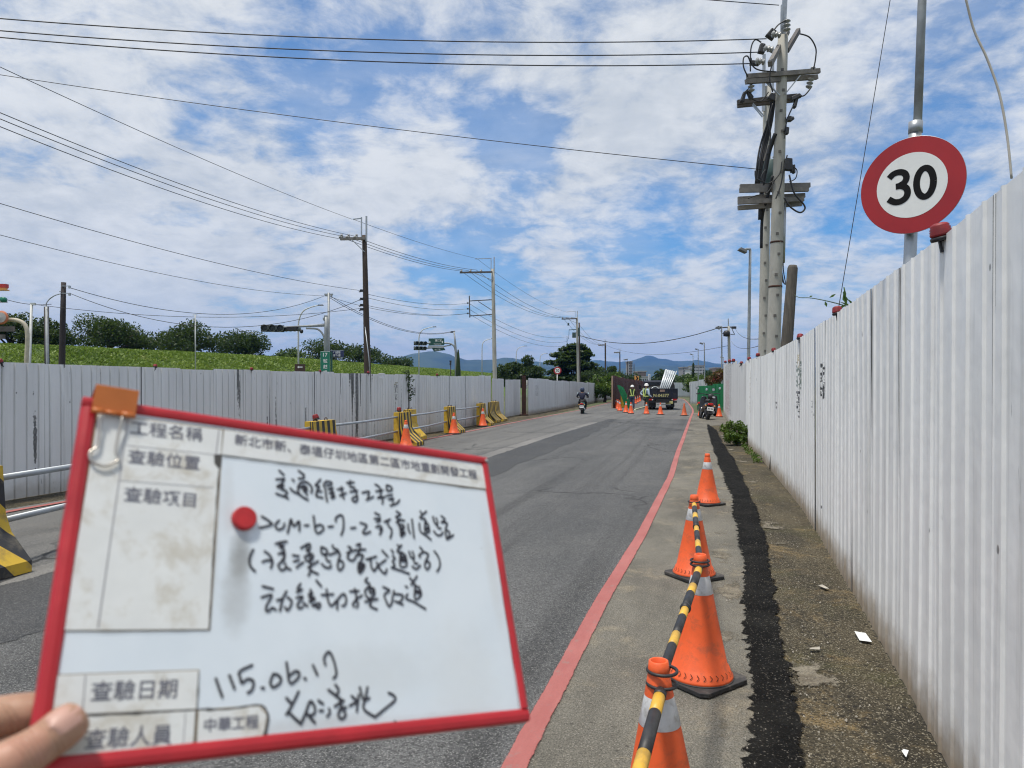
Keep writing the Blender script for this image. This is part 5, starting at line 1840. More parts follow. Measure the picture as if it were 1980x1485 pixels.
# nail set into the thumb tip
C0, C1 = B_M @ L(104, 1421, .0096), B_M @ L(160, 1378, .0078)
cv = (Vector((0, 0, EYE)) - C0).normalized()
_ax = (C1 - C0).normalized()
_up = cv.cross(_ax)
_up = _up if _up.z > 0 else -_up
_nd = (cv * .93 + _up * .38).normalized()
c0, c1 = C0 + _nd * .0100, C1 + _nd * .0078
ax = (c1 - c0).normalized()
camv = (Vector((0, 0, EYE)) - c0).normalized()
upn = _nd
sd = ax.cross(upn).normalized()
upn = sd.cross(ax)
mb = MB()
vs, fs = [], []
nu, nv_ = 11, 9
for i in range(nu):
    t = i / (nu - 1)
    wdt = .0063 * (math.sqrt(max(0, 1 - (1 - min(1, t / .28)) ** 2)) if t < .28 else (1.0 - .06 * (t - .28) if t < .8 else math.sqrt(max(0.02, 1 - ((t - .8) / .2) ** 2 * .75))))
    for j in range(nv_):
        s_ = -1 + 2 * j / (nv_ - 1)
        p = c0.lerp(c1, t) + sd * (s_ * wdt) + upn * (.0024 * (1 - s_ * s_) + .0010 * math.sin(math.pi * t) - .0015)
        vs.append(p)
for i in range(nu - 1):
    for j in range(nv_ - 1):
        fs.append((i * nv_ + j, i * nv_ + j + 1, (i + 1) * nv_ + j + 1, (i + 1) * nv_ + j))
mb.add(vs, fs, 0, True)
M_NAIL = mat('thumbnail', (0.50, 0.295, 0.235), .42, var=.05, scale=80)
obj('thumbnail', mb, M_NAIL, hand, True)

# ------------------------------------------------------------------ utility poles
def insul(mb, p, axis=(0, 0, 1), k=1.0, n=3):
    a = Vector(axis).normalized()
    Q = Vector((0, 0, 1)).rotation_difference(a).to_matrix()
    prof = [(0, 0)]
    for i in range(n):
        z = i * .075 * k
        prof += [(.028 * k, z), (.070 * k, z + .018 * k), (.062 * k, z + .034 * k), (.030 * k, z + .05 * k)]
    prof.append((0, n * .075 * k))
    mb.lathe(prof, 10, p, Q)
    return Vector(p) + a * (n * .075 * k)


def shaft(p0, p1, r0, r1, n=18, k=8):
    p0, p1 = Vector(p0), Vector(p1)
    pts = [p0.lerp(p1, i / k) for i in range(k + 1)]
    return MB().tube(pts, [r0 + (r1 - r0) * i / k for i in range(k + 1)], n)


def steps(p0, p1, r0, r1, first, gap, ang=-1.7):
    """paired climbing recesses let into the concrete, facing the road"""
    mb = MB()
    p0, p1 = Vector(p0), Vector(p1)
    L_ = (p1 - p0).length
    s = first
    i = 0
    while s < L_ - .4:
        t = s / L_
        r = r0 + (r1 - r0) * t
        a = ang + (.16 if i % 2 else -.16)
        c = p0.lerp(p1, t) + Vector((math.cos(a) * r, math.sin(a) * r, 0))
        mb.box(c, (.026, .060, .055), (0, 0, a))
        s += gap
        i += 1
    return mb


# --- front concrete pole at the right, with crossarms and cable gear
D1 = 16.0
r = thing('utility_pole', 'thick concrete utility pole at the right carrying wooden crossarms and looped cables', 'utility pole', (P(1492, 700, D1).x, D1, 0))
pb_, pt_ = Vector((P(1489, 700, D1).x, D1, 0)), P(1514, 70, D1)
obj('pole_shaft', shaft(pb_, pt_, .168, .110, 24, 12), M_CONC, r)
obj('step_hole', steps(pb_, pt_, .169, .111, 1.4, .46), M_CONCM, r)
for z in (3.9, 4.9):
    t = z / pt_.z
    c = pb_.lerp(pt_, t)
    obj('steel_band', MB().tube([c - Vector((0, 0, .02)), c + Vector((0, 0, .02))], .168 - .058 * t + .006, 24), M_RUSTPOST, r)
e0, e1 = P(1513, 90, D1), P(1518, -12, D1)
obj('steel_extension', MB().beam(e0, e1, .10, .06), M_GALV, r)
obj('steel_extension', MB().beam(P(1510, 85, D1 - .05), P(1511.5, 10, D1 - .05), .03, .05), M_GALV, r)


def arm(parent, a, b, dbl=None, m=M_ARM, th=.10, wd=.075):
    o = obj('crossarm', MB().beam(a, b, wd, th), m, parent)
    if dbl is not None:
        obj('crossarm', MB().beam(dbl[0], dbl[1], wd, th), m, parent)
    return o


arm(r, P(1489, 124, D1 - .9), P(1523, 60, D1 + .9), wd=.09, th=.11)
arm(r, P(1521, 98, D1 + .25), P(1544, 59, D1 + 1.6), wd=.09, th=.11, m=M_ARMD)
arm(r, P(1444, 148, D1 - .20), P(1585, 137, D1 - .05), (P(1442, 158, D1 - .30), P(1580, 149, D1 + .18)))
arm(r, P(1426, 198, D1 + .22), P(1541, 186, D1 + .30), (P(1426, 204, D1 + .40), P(1536, 193, D1 + .44)), m=M_ARMD)
arm(r, P(1431, 361, D1 + .25), P(1566, 358, D1 + .25), (P(1430, 368, D1 + .10), P(1563, 366, D1 + .10)))
arm(r, P(1427, 385, D1 + .25), P(1556, 378, D1 + .25), (P(1427, 391, D1 + .10), P(1554, 385, D1 + .10)))
arm(r, P(1427, 402, D1 + .25), P(1550, 394, D1 + .25))
br = MB()
for a, b in [((1478, 150), (1501, 178)), ((1482, 160), (1508, 185)), ((1547, 146), (1518, 182)), ((1456, 200), (1477, 224)), ((1455, 203), (1474, 226))]:
    br.beam(P(*a, D1 - .1), P(*b, D1 - .16), .045, .02)
obj('arm_brace', br, M_GALV, r)
def insulator(*a):
    m_ = MB()
    insul(m_, *a)
    obj('insulator', m_, M_PORC, r)


insul_ = insulator
insulator(P(1521, 60, D1 - .2), (0, 0, 1), 1.25, 3)
insulator(P(1509, 68, D1 - .8), (-1, -.2, .05), 1.0, 3)
insulator(P(1494, 96, D1 - .9), (-1, -.2, .08), 1.0, 3)
insulator(P(1478, 120, D1 - 1.0), (-1, -.2, .05), 1.0, 3)
insulator(P(1452, 158, D1 - .2), (.05, 0, -1), 1.1, 3)
insulator(P(1568, 152, D1 + .1), (-.25, 0, -1), 1.1, 3)
insulator(P(1572, 138, D1), (0, 0, 1), .8, 2)
for px, py, w_, h_, an in [(1492, 66, .20, .22, .6), (1473, 94, .15, .22, .2), (1459, 122, .22, .10, .1), (1437, 188, .09, .24, .3), (1449, 183, .09, .22, -.5), (1539, 188, .26, .10, -.4), (1538, 199, .08, .24, .3),
                           (1526, 230, .12, .12, 0), (1521, 253, .10, .16, .2), (1531, 229, .10, .07, 0), (1524, 318, .20, .28, .1), (1531, 326, .05, .18, 0), (1535, 327, .05, .20, 0), (1492, 188, .16, .16, .5)]:
    obj('cable_fitting', MB().box(P(px, py, D1 - .12), (w_, .12, h_), (0, an, 0), 0, .75), M_BLACK, r, bevel=.02)
loops = MB()


def cab(pts, rad=.016, n=5, D=D1 - .25):
    loops.tube(smooth_path([P(*t, D) if len(t) == 2 else P(*t) for t in pts], 6), rad, n)


cab([(1545, 65), (1565, 72), (1577, 92), (1577, 112), (1573, 134)])
cab([(1495, 60), (1505, 48), (1518, 40)])
cab([(1451, 138), (1452, 95), (1460, 77), (1472, 82)])
cab([(1452, 112), (1456, 128), (1470, 136), (1500, 139)])
cab([(1446, 148), (1438, 130), (1438, 112), (1446, 109), (1452, 124)])
cab([(1494, 118), (1488, 150), (1494, 178)])
cab([(1568, 170), (1556, 184), (1546, 186)])
cab([(1533, 206), (1524, 226), (1516, 255)])
cab([(1526, 338), (1535, 372), (1553, 394), (1556, 404), (1546, 411), (1528, 400), (1516, 382)], .02)
cab([(1460, 330), (1462, 345), (1478, 352)])
cab([(1480, 328), (1472, 342), (1478, 354), (1492, 352), (1508, 335), (1512, 312)], .014)
cab([(1486, 178), (1470, 196), (1452, 190)], .013)
cab([(1449, 170), (1440, 178), (1436, 184)], .011)
cab([(1494, 200), (1486, 232), (1490, 262), (1484, 300)], .014)
cab([(1519, 226), (1520, 246), (1516, 268)], .012)
cab([(1522, 300), (1515, 330), (1509, 360), (1500, 384)], .016)
cab([(1500, 345), (1484, 372), (1462, 378), (1446, 384)], .012)
cab([(1534, 322), (1541, 330), (1538, 345), (1526, 352)], .012)
cab([(1476, 86), (1488, 100), (1500, 104)], .010)
obj('jumper_cables', loops, M_WIRE, r)
run = MB()
for k, (off, rad) in enumerate([(0, .035), (6, .028), (-5, .022), (3, .03)]):
    run.tube(smooth_path([P(1497 + off * .5, 180, D1 + .3), P(1488 + off * .7, 235, D1 + .3), P(1477 + off, 275, D1 + .35), P(1470 + off, 310, D1 + .3), P(1464 + off * .6, 355, D1 + .3)], 5), rad, 6)
run.tube(smooth_path([P(1500, 258, D1 - .05), P(1488, 290, D1 + .1), P(1480, 330, D1 + .2), P(1472, 380, D1 + .3), P(1470, 425, D1 + .4)], 5), .05, 8)
run.tube(smooth_path([P(1494, 340, D1 - .1), P(1484, 380, D1 + .1), P(1474, 420, D1 + .4), P(1472, 480, D1 + .5)], 5), .035, 8)
obj('cable_bundle', run, M_WIRE, r)
obj('cable_trough', MB().beam(P(1489, 282, D1 + .2), P(1479, 312, D1 + .3), .11, .04).beam(P(1503, 252, D1), P(1492, 275, D1 + .05), .08, .03), M_ARM, r)
obj('conduit', MB().tube([P(1516, 382, D1 + .2), P(1513, 508, D1 + .2)], .055, 12), M_GALV, r)
tail = MB()
for dx_, q in ((0, 8), (3, 5), (-2, 3)):
    tail.tube(smooth_path([P(1513 + dx_ * .4, 505, D1 + .2), P(1512 + dx_, 525, D1 + .2), P(1516 + dx_, 545 + q * .3, D1 + .2), P(1523, 547 + q * .2, D1 - .3), P(1526, 540, D1 - .8)], 5), .012, 5)
obj('loose_cables', tail, M_WIRE, r)

# --- rear concrete pole with the transformer
D2 = 18.6
r2 = thing('utility_pole', 'thinner concrete utility pole just behind the thicker one, with a transformer', 'utility pole', (P(1474, 700, D2).x, D2, 0))
pb_, pt_ = Vector((P(1473, 700, D2).x, D2, 0)), P(1484, 168, D2)
obj('pole_shaft', shaft(pb_, pt_, .138, .098, 20, 10), M_CONC, r2)
obj('step_hole', steps(pb_, pt_, .139, .099, 1.2, .46), M_CONCM, r2)
obj('steel_extension', MB().beam(P(1476, 215, D2 - .1), P(1477.5, 105, D2 - .1), .07, .05), M_GALV, r2)
obj('steel_extension', MB().beam(P(1494, 170, D2), P(1495, 95, D2), .05, .05), M_GALV, r2)
tc_ = P(1489, 335, D2 - .35)
obj('transformer', MB().lathe([(0, -.33), (.20, -.33), (.24, -.30), (.24, .26), (.20, .31), (.08, .34), (0, .34)], 18, tc_), M_TRANS, r2)
bs = MB()
insul(bs, tc_ + Vector((-.10, 0, .32)), (-.2, 0, 1), .8, 2)
insul(bs, tc_ + Vector((.08, -.05, .32)), (.2, 0, 1), .8, 2)
obj('bushing', bs, M_PORC, r2)
mb = MB()
for z_, d_ in ((338, 0), (322, .02)):
    mb.tube([P(1478, z_, D2 - .1), P(1496, z_, D2 - .1)], .018, 6)
obj('transformer_bracket', mb, M_GALV, r2)

# leaning timber stub
p0, p1 = P(1514, 760, 14.0), P(1533, 513, 14.0)
d_ = (p1 - p0).normalized()
st0 = p1 - d_ * (p1.z / d_.z)
one('timber_stub', MB().tube([st0, st0.lerp(p1, .5), p1 - d_ * .06, p1], [.150, .118, .098, .075], 18), M_STUB, 'short weathered timber stub leaning to the right behind the right hoarding', 'pole', origin=tuple(st0))


# --- left hand row: timber pole, concrete poles and those beyond
def pole_a(D, px0, px1, ytop, yarm, arm_l, arm_r, label, m, r0, r1, ywood, side_rack=None, ext=True, thin=False):
    x0 = P(px0, 700, D).x
    r = thing('utility_pole', label, 'utility pole', (x0, D, 0))
    p0, p1 = Vector((x0, D, 0)), P(px1, ywood, D)
    obj('pole_shaft', shaft(p0, p1, r0, r1, 14, 6), m, r)
    kk = max(1, D / 75)
    if ext:
        obj('steel_extension', MB().beam(P(px1 + 4.0 * 30 / D, ywood + 12 * 30 / D, D - .1), P(px1 + 4.0 * 30 / D, ytop, D - .1), .07, .05).beam(P(px1 - 5.5 * 30 / D, ywood + 10 * 30 / D, D), P(px1 - 5.5 * 30 / D, ytop + 2, D), .05, .05), M_GALV, r)
        obj('top_bracket', MB().beam(P(px1 - 5 * 30 / D, ytop + 4 * 30 / D, D), P(px1 - (22 if m == M_WOODPOLE else 34 * 48 / 30) * 30 / D * (1.0), ytop + 6 * 30 / D, D), .04, .04), M_GALV, r)
    arm_ = MB().beam(P(arm_l, yarm + 1, D - .15), P(arm_r, yarm, D - .15), .10 * kk, .11 * kk).beam(P(arm_l, yarm + 1, D + .15), P(arm_r, yarm, D + .15), .10 * kk, .11 * kk)
    obj('crossarm', arm_, M_ARM if m != M_CONC else M_ARMD, r)
    obj('arm_brace', MB().beam(P(arm_l + (arm_r - arm_l) * .45, yarm + 2, D - .2), P(px1 + .5, yarm + 26 * 30 / D, D - .1), .05, .03), M_GALV, r)
    for f_ in (.06, .34, .66):
        im = MB()
        q = P(arm_l + (arm_r - arm_l) * f_, yarm - 2 * 30 / D, D)
        insul(im, q, (0, 0, 1), 1.0, 2)
        insul(im, q + Vector((0, -.10, -.02)), (-.5, -1, .1), .9, 2)
        obj('insulator', im, M_PORC, r)
    return r


pole_a(30, 713, 704.5, 418, 461, 658, 706, 'dark timber utility pole behind the left hoarding with a short crossarm to the left', M_WOODPOLE, .165, .095, 455)
rp_ = [o for o in bpy.data.objects if o.get('label', '').startswith('dark timber utility')][0]
mb = MB()
for y_ in (562, 578, 590, 598):
    mb.box(P(700, y_, 29.7), (.16, .08, .10))
    insul(mb, P(697, y_ + 2, 29.7), (-1, 0, 0), .5, 2)
obj('line_spools', mb, M_BLACK, rp_)
obj('guy_guard', MB().tube([P(716, 735, 29.6), P(713, 690, 29.6), P(706, 632, 29.8)], .022, 6), M_GALV, rp_)
r = pole_a(48, 958, 953, 497, 526, 889, 952, 'pale concrete utility pole with a long left crossarm and a square side frame', M_CONC, .16, .11, 520)
mb = MB().beam(P(908, 582, 48), P(952, 579.5, 48), .05, .06).beam(P(908, 611, 48), P(952, 608, 48), .05, .06).beam(P(925, 583, 48), P(953, 601, 48), .04, .04).beam(P(907.5, 572, 48), P(908.5, 614, 48), .07, .07)
for y_ in (586, 597, 606):
    mb.box(P(904.5, y_, 48), (.10, .08, .10))
obj('side_frame', mb, M_ARMD, r)
r = pole_a(85, 1119, 1115.5, 601, 616, 1086, 1116, 'concrete utility pole with two transformers in front of the big dark tree', M_CONC, .17, .12, 614)
mb = MB().box(P(1110, 648, 84.6), (.42, .36, .62)).box(P(1119.5, 642, 85), (.22, .3, 1.0)).beam(P(1100, 638, 85), P(1114, 637, 85), .06, .08).beam(P(1096, 667, 85), P(1114, 668, 85), .06, .06).beam(P(1096.5, 651, 85), P(1096.5, 668, 85), .06, .06)
mb.beam(P(1100.5, 638, 85), P(1099.5, 656, 85), .05, .05).box(P(1099, 627, 85), (.2, .1, .3))
obj('transformer', mb, M_TRANS, r)
one('utility_pole', shaft((P(1121.5, 700, 88).x, 88, 0), P(1120, 624, 88), .11, .09), M_WOODPOLE, 'slim dark pole standing just behind the concrete pole with transformers', 'utility pole', origin=(P(1121.5, 700, 88).x, 88, 0))
for D, px, yt, ya, al, lb in [(135, 1170.5, 656, 667, 1157, 'dark distant utility pole just left of the rusty hoarding, with a left crossarm'), (180, 1198.5, 673, 681, 1187, 'second of the distant dark utility poles above the rusty hoarding'),
                              (235, 1213.5, 692, 695, 1206, 'third of the distant utility poles above the rusty hoarding')]:
    pole_a(D, px + .3, px, yt, ya, al, px, lb, M_WOODPOLE, .17, .14, yt + 7, ext=True)
r = one('utility_pole', shaft((P(1220, 700, 300).x, 300, 0), P(1220, 698, 300), .2, .16).merge(shaft((P(1226, 700, 330).x, 330, 0), P(1226, 703, 330), .2, .16)), M_WOODPOLE, 'farthest dark poles in the row, close together above the rusty hoarding', 'utility pole', origin=(P(1220, 700, 300).x, 300, 0))

# right far pole with cable heads
D = 62
r = thing('utility_pole', 'far concrete utility pole behind the taller right hoarding, with cable heads on both sides', 'utility pole', (P(1411.5, 700, D).x, D, 0))
obj('pole_shaft', shaft((P(1411.5, 700, D).x, D, 0), P(1409, 631, D), .16, .11), M_CONC, r)
obj('steel_extension', MB().beam(P(1408.6, 640, D), P(1408.2, 616, D), .08, .05), M_GALV, r)
obj('crossarm', MB().beam(P(1389, 634, D), P(1421, 632, D), .10, .10), M_ARMD, r)
mb = MB().box(P(1392, 633, D), (.36, .16, .22)).box(P(1419, 633.5, D), (.40, .16, .20)).lathe([(0, -.28), (.28, -.22), (.30, .1), (.18, .26), (0, .28)], 12, P(1405, 645, D - .3))
obj('cable_heads', mb, M_BLACK, r)
mb = MB()
for a in ([(1396, 635), (1394, 641), (1399, 646), (1404, 646)], [(1412, 646), (1420, 647), (1417, 640), (1415, 634)]):
    mb.tube(smooth_path([P(*t, D) for t in a], 5), .03, 5)
obj('jumper_cables', mb, M_WIRE, r)


# ------------------------------------------------------------------ street lamps
def lamp_post(px0, px1, D, ytop, head, label, r0=.07, r1=.05, m=M_GREYPOLE, z0=0, flood=False):
    x0 = P(px0, 700, D).x
    r = thing('street_lamp', label, 'street lamp', (x0, D, z0), 0, None)
    p1 = P(px1, ytop, D)
    obj('post', shaft((x0, D, z0), p1, r0, r1, 12, 5), m, r)
    hx, hy = head
    q = P(hx, hy, D - .3)
    obj('arm', MB().tube([p1, p1 + Vector((0, 0, .05)), p1.lerp(q, .55) + Vector((0, 0, .06)), q], [r1, r1 * .9, r1 * .8, r1 * .7], 8), m, r)
    ang = math.atan2(q.z - p1.z, q.x - p1.x)
    k = max(.16, abs(q.x - p1.x) * .42)
    hd_ = MB().box((0, 0, 0), (k * 2.1, .34, .14), None, 0, .8)
    M = Matrix.Translation(q) @ Matrix.Rotation(R(24), 4, 'Y')
    obj('lamp_head', MB().merge(hd_, M), M_LED, r, bevel=.02)
    return r


lamp_post(1445.5, 1450.5, 32, 484, (1436, 484), 'tall single lamp post leaning over the right hoarding, left of the concrete poles', .085, .06)
lamp_post(1396, 1395.5, 60, 633, (1388, 634), 'lamp post right in front of the far concrete pole with cable heads', .075, .055)
lamp_post(1362.5, 1362, 82, 664, (1356, 664), 'lamp post rising above the green hoarding', .08, .06)
lamp_post(1350, 1350, 105, 676, (1346, 675), 'middle one of the three lamp posts beyond the white screen panel', .08, .06)
lamp_post(1340.5, 1340, 125, 686, (1336, 685), 'lamp post overgrown by a climbing plant, leftmost of the three', .08, .06)
lamp_post(1399.5, 1399.5, 130, 692, (1395, 691), 'small distant lamp post beside the far concrete pole', .08, .06)


def arc_lamp(px, D, y_bend, tip, label, z0, m=M_WHITEPOLE):
    x0 = P(px, 700, D).x
    r = thing('street_lamp', label, 'street lamp', (x0, D, z0), 0, 'curved lamps along the levee road')
    pts = [Vector((x0, D, z0)), P(px, y_bend + 30 * 60 / D, D), P(px + .5, y_bend, D), P(px + (tip[0] - px) * .22, y_bend + (tip[1] - y_bend) * .62, D), P(px + (tip[0] - px) * .62, tip[1] + (y_bend - tip[1]) * .12, D), P(tip[0], tip[1], D)]
    sp = smooth_path(pts[1:], 5)
    obj('post', MB().tube([pts[0]] + sp, [.085] + [.075 - .035 * i / (len(sp) - 1) for i in range(len(sp))], 8), m, r)
    obj('lamp_head', MB().box(P(tip[0] + 3 * 60 / D, tip[1], D), (.5, .2, .09), None, 0, .8), M_LED, r)
    return r


arc_lamp(577, 60, 622, (617, 590), 'curved lamp post beside the near traffic signal', 0)
arc_lamp(810, 85, 650, (838, 632), 'curved lamp post behind the far traffic signal', 0)
arc_lamp(932, 108, 668, (951, 655), 'curved lamp post left of the pale concrete pole', 0)
arc_lamp(998, 130, 682, (1015, 669), 'curved lamp post in front of the round tree', 0)
arc_lamp(1044, 150, 692, (1056, 683), 'curved lamp post at the left edge of the big dark tree', 0)

x0 = P(378, 690, 58).x
one('camera_pole', MB().tube([(x0, 58, 3), P(377.5, 609, 58)], .05, 8).box(P(377, 609, 58), (.36, .06, .06)).box(P(375, 618, 57.9), (.16, .12, .22)), M_WHITEPOLE, 'slim pale pole on the levee in front of the third tree', 'pole', origin=(x0, 58, 3))

# left edge group: tarred pole, paired pole, slim pole, arched post with mirror and signs
r = thing('utility_pole', 'dark tarred pole at the left with small line brackets', 'utility pole', (P(119, 700, 26).x, 26, 0))
obj('pole_shaft', shaft((P(117, 700, 26).x, 26, 0), P(123, 546, 26), .135, .082, 14, 5), M_BLACKPOLE, r)
mb = MB()
for y_ in (553, 567):
    mb.beam(P(119, y_, 25.9), P(136, y_, 25.9), .025, .025).box(P(134.5, y_ + 2, 25.9), (.06, .06, .10))
mb.beam(P(115, 564, 25.9), P(118, 564, 25.9), .03, .03)
obj('line_bracket', mb, M_GALV, r)
r = thing('lamp_pole', 'paired grey and black pole with a hooked pipe top, left of the tarred pole', 'pole', (P(93, 700, 27).x, 27, 0))
obj('grey_post', MB().tube([(P(94, 700, 27).x, 27, 0), P(90, 593, 27)], .055, 10), M_GREYPOLE, r)
obj('black_post', MB().tube([(P(89.5, 700, 27.2).x, 27.2, 0), P(87, 593, 27.2)], .04, 10).tube([(P(96, 700, 27.2).x, 27.2, 0), P(93, 593, 27.2)], .03, 8), M_BLACKPOLE, r)
obj('hooked_pipe', MB().tube(smooth_path([P(89.5, 593, 27), P(90, 586, 27), P(96, 578, 27), P(107, 571, 26.6), P(118, 568, 26.2)], 5), .02, 6), M_GALV, r)
x0 = P(53, 700, 25).x
one('slim_pole', MB().tube([(x0, 25, 0), P(61, 588, 25)], .045, 8).box(P(64, 588, 25), (.16, .08, .08)), M_WHITEPOLE, 'slim pale pole leaning right beside the arched post', 'pole', origin=(x0, 25, 0))
D = 19
r = thing('arched_sign_post', 'beige arched post at the left edge holding a round mirror and orange signs', 'sign post', (P(51, 700, D).x, D, 0))
obj('arched_post', MB().tube([(P(51, 760, D).x, D, 0)] + smooth_path([P(51, 700, D), P(53, 650, D), P(49, 630, D), P(38, 621, D), P(18, 618, D), P(-40, 618, D)], 6), .055, 10), mat('beige_post', (0.48, 0.43, 0.33), .6), r)
M_ = Matrix.Rotation(R(90), 4, 'X')
obj('orange_mirror', MB().merge(MB().lathe([(0, .03), (.17, .02), (.185, .0), (.17, -.03), (0, -.05)], 24), Matrix.Translation(P(3, 614, D - .15)) @ M_), mat('mirror_orange', (0.50, 0.17, 0.08), .5), r)
obj('mirror_glass', MB().merge(MB().lathe([(.135, .030), (0, .040)], 24), Matrix.Translation(P(3, 614, D - .15)) @ M_), mat('mirror_dull', (0.42, 0.40, 0.38), .3), r)
obj('dark_board', MB().box(P(10, 636, D - .05), (.52, .03, .14)).box(P(2, 651, D - .05), (.22, .03, .12)), M_ARMD, r)
obj('beacon', MB().box(P(10, 553, D), (.11, .12, .10)).box(P(2, 553, D), (.11, .12, .10)), M_TAIL, r)
obj('beacon_tray', MB().box(P(2, 561, D), (.36, .14, .025)).box(P(2, 556.5, D), (.30, .10, .07)), M_AMBER, r)
obj('beacon_post', MB().tube([P(-22, 760, D), P(-22, 560, D)], .05, 8).beam(P(-22, 561, D), P(10, 561, D), .03, .03).beam(P(-22, 584, D), P(14, 584, D), .03, .03), M_GREYPOLE, r)
obj('signal_lens', MB().merge(MB().lathe([(0, .10), (.07, .10), (.07, 0), (0, 0)], 14), Matrix.Translation(P(9.5, 580, D)) @ M_), M_SIGNGREEN, r)


# ------------------------------------------------------------------ traffic signals
M_VISOR = mat('visor_grey', (0.13, 0.16, 0.15), .5)


def signal_head(parent, c, n, rad, M0, name='signal_head'):
    """row of visored lamps in a dark housing; M0 turns local -y towards the traffic"""
    h = obj(name, MB().merge(MB().box((0, .10, 0), (n * rad * 2.2, .16, rad * 2.0)), Matrix.Translation(c) @ M0), M_BLACK, parent, bevel=.03)
    for i in range(n):
        x = (i - (n - 1) / 2) * rad * 2.2
        T = Matrix.Translation(c) @ M0 @ Matrix.Translation((x, -.03, 0)) @ Matrix.Rotation(R(90), 4, 'X')
        obj('lens', MB().merge(MB().lathe([(0, .012), (rad * .86, .004)], 16), T), M_LENS, h)
        obj('visor', MB().merge(MB().lathe([(rad, 0), (rad * 1.02, .32), (rad * .95, .32), (rad * .9, 0)], 18), T), M_VISOR, h)
    return h


D = 42
x0 = P(631, 700, D).x
r = thing('traffic_signal', 'near traffic signal post with a long mast arm to the left and big visored lamps', 'traffic signal', (x0, D, 0))
obj('post', MB().tube([(x0, D, 0), P(631, 640, D), P(631, 613, D)], [.14, .12, .11], 14).box(P(630, 612, D), (.18, .16, .12)).box(P(629, 617, D), (.24, .2, .16)), M_GREYPOLE, r)
obj('slim_post', MB().tube([(P(636, 700, D + .2).x, D + .2, 0), P(635.5, 566, D + .2)], .07, 10).box(P(635.5, 569, D + .2), (.5, .08, .07)).box(P(631, 571, D + .2), (.1, .1, .12)).box(P(641, 571, D + .2), (.1, .1, .12)), M_GREYPOLE, r)
obj('mast_arm', MB().tube([P(629, 629, D), P(600, 630, D), P(548, 633, D)], [.085, .07, .055], 10).tube([P(627, 626, D), P(585, 631, D)], .02, 6), M_GREYPOLE, r)
obj('curved_arm', MB().tube(smooth_path([P(628, 676, D), P(627, 655, D), P(622, 643, D), P(612, 636, D), P(592, 635, D)], 5), .055, 10), M_GREYPOLE, r)
signal_head(r, P(527, 635, D - .1), 3, .20, Matrix.Rotation(R(14), 4, 'Z'))
signal_head(r, P(560, 636, D + .1), 4, .13, Matrix.Rotation(R(165), 4, 'Z'))
obj('dome_camera', MB().lathe([(0, -.12), (.08, -.09), (.11, 0), (.09, .10), (0, .12)], 12, P(583, 641, D)), M_BLACK, r)
# vertical green route sign
rs = thing('route_sign', 'tall narrow green sign with white vertical lettering, rising behind the left hoarding', 'road sign', (P(629, 700, D - .4).x, D - .4, 0))
Ds = D - .4
k = Ds / F
obj('board', MB().box(P(629, 712, Ds), (19 * k, .04, 66 * k)), M_SIGNGREEN, rs)
obj('side_leg', MB().box(P(641, 730, Ds + .03), (3.4 * k, .05, 100 * k)), M_SIGNDKGREEN, rs)
obj('post', MB().tube([(P(629, 700, Ds + .08).x, Ds + .08, 0), P(629, 690, Ds + .08)], .04, 8), M_GREYPOLE, rs)
wb = MB()
for a, b in [((620.2, 679.5), (638, 679.5)), ((620.2, 679.5), (620.2, 744)), ((638, 679.5), (638, 744))]:
    p, q = P(*a, Ds - .023), P(*b, Ds - .023)
    wb.beam(p, q, .004, .02)
obj('border_line', wb, M_WHITE, rs)
for ch, y_, hgt in (('17', 686, 7.5), ('號', 698, 8), ('越', 709, 8), ('堤', 720, 8)):
    t = text_mb(ch, .02)
    sc = hgt * k / t.dim[1] if ch == '17' else hgt * k / max(t.dim)
    obj('lettering', MB().merge(t, Matrix.Translation(P(629, y_, Ds - .024)) @ Matrix.Rotation(R(90), 4, 'X') @ Matrix.Scale(sc, 4)), M_WHITE, rs)
rb = thing('street_name_sign', 'small dark blue name plate with two rows of white characters beside the green sign', 'road sign', (P(640, 700, D + .1).x, D + .1, 0))
obj('board', MB().box(P(653, 684, D + .1), (24 * k, .03, 12 * k)), M_SIGNBLUE, rb)
obj('support_bar', MB().beam(P(637, 678, D + .1), P(664, 677.4, D + .1), .03, .03).beam(P(640, 692, D + .1), P(664, 691.4, D + .1), .02, .02).tube([(P(641, 700, D + .15).x, D + .15, 0), P(641, 676, D + .15)], .03, 8), M_GALV, rb)
for ch, y_, wd in (('Y 越堤', 681.3, 15), ('堤外道', 687, 15)):
    t = text_mb(ch, .01)
    obj('lettering', MB().merge(t, Matrix.Translation(P(651, y_, D + .08)) @ Matrix.Rotation(R(90), 4, 'X') @ Matrix.Scale(wd * k / t.dim[0], 4)), M_WHITE, rb)
rw = thing('direction_sign', 'low brown sign with a small white arrow behind the left hoarding', 'road sign', (P(580, 709, 34).x, 34, 0))
k = 34 / F
obj('board', MB().box(P(580, 712, 34), (20 * k, .03, 16 * k)), M_SIGNBROWN, rw)
obj('post', MB().tube([(P(580, 709, 34.05).x, 34.05, 0), P(580, 706, 34.05)], .03, 8), M_GALV, rw)
ar = MB().add([P(574.5, 709.8, 33.98), P(578, 707.3, 33.98), P(578, 708.8, 33.98), P(585, 708.8, 33.98), P(585, 710.8, 33.98), P(578, 710.8, 33.98), P(578, 712.3, 33.98)], [(0, 1, 2, 3, 4, 5, 6)])
obj('arrow', ar, M_WHITE, rw)

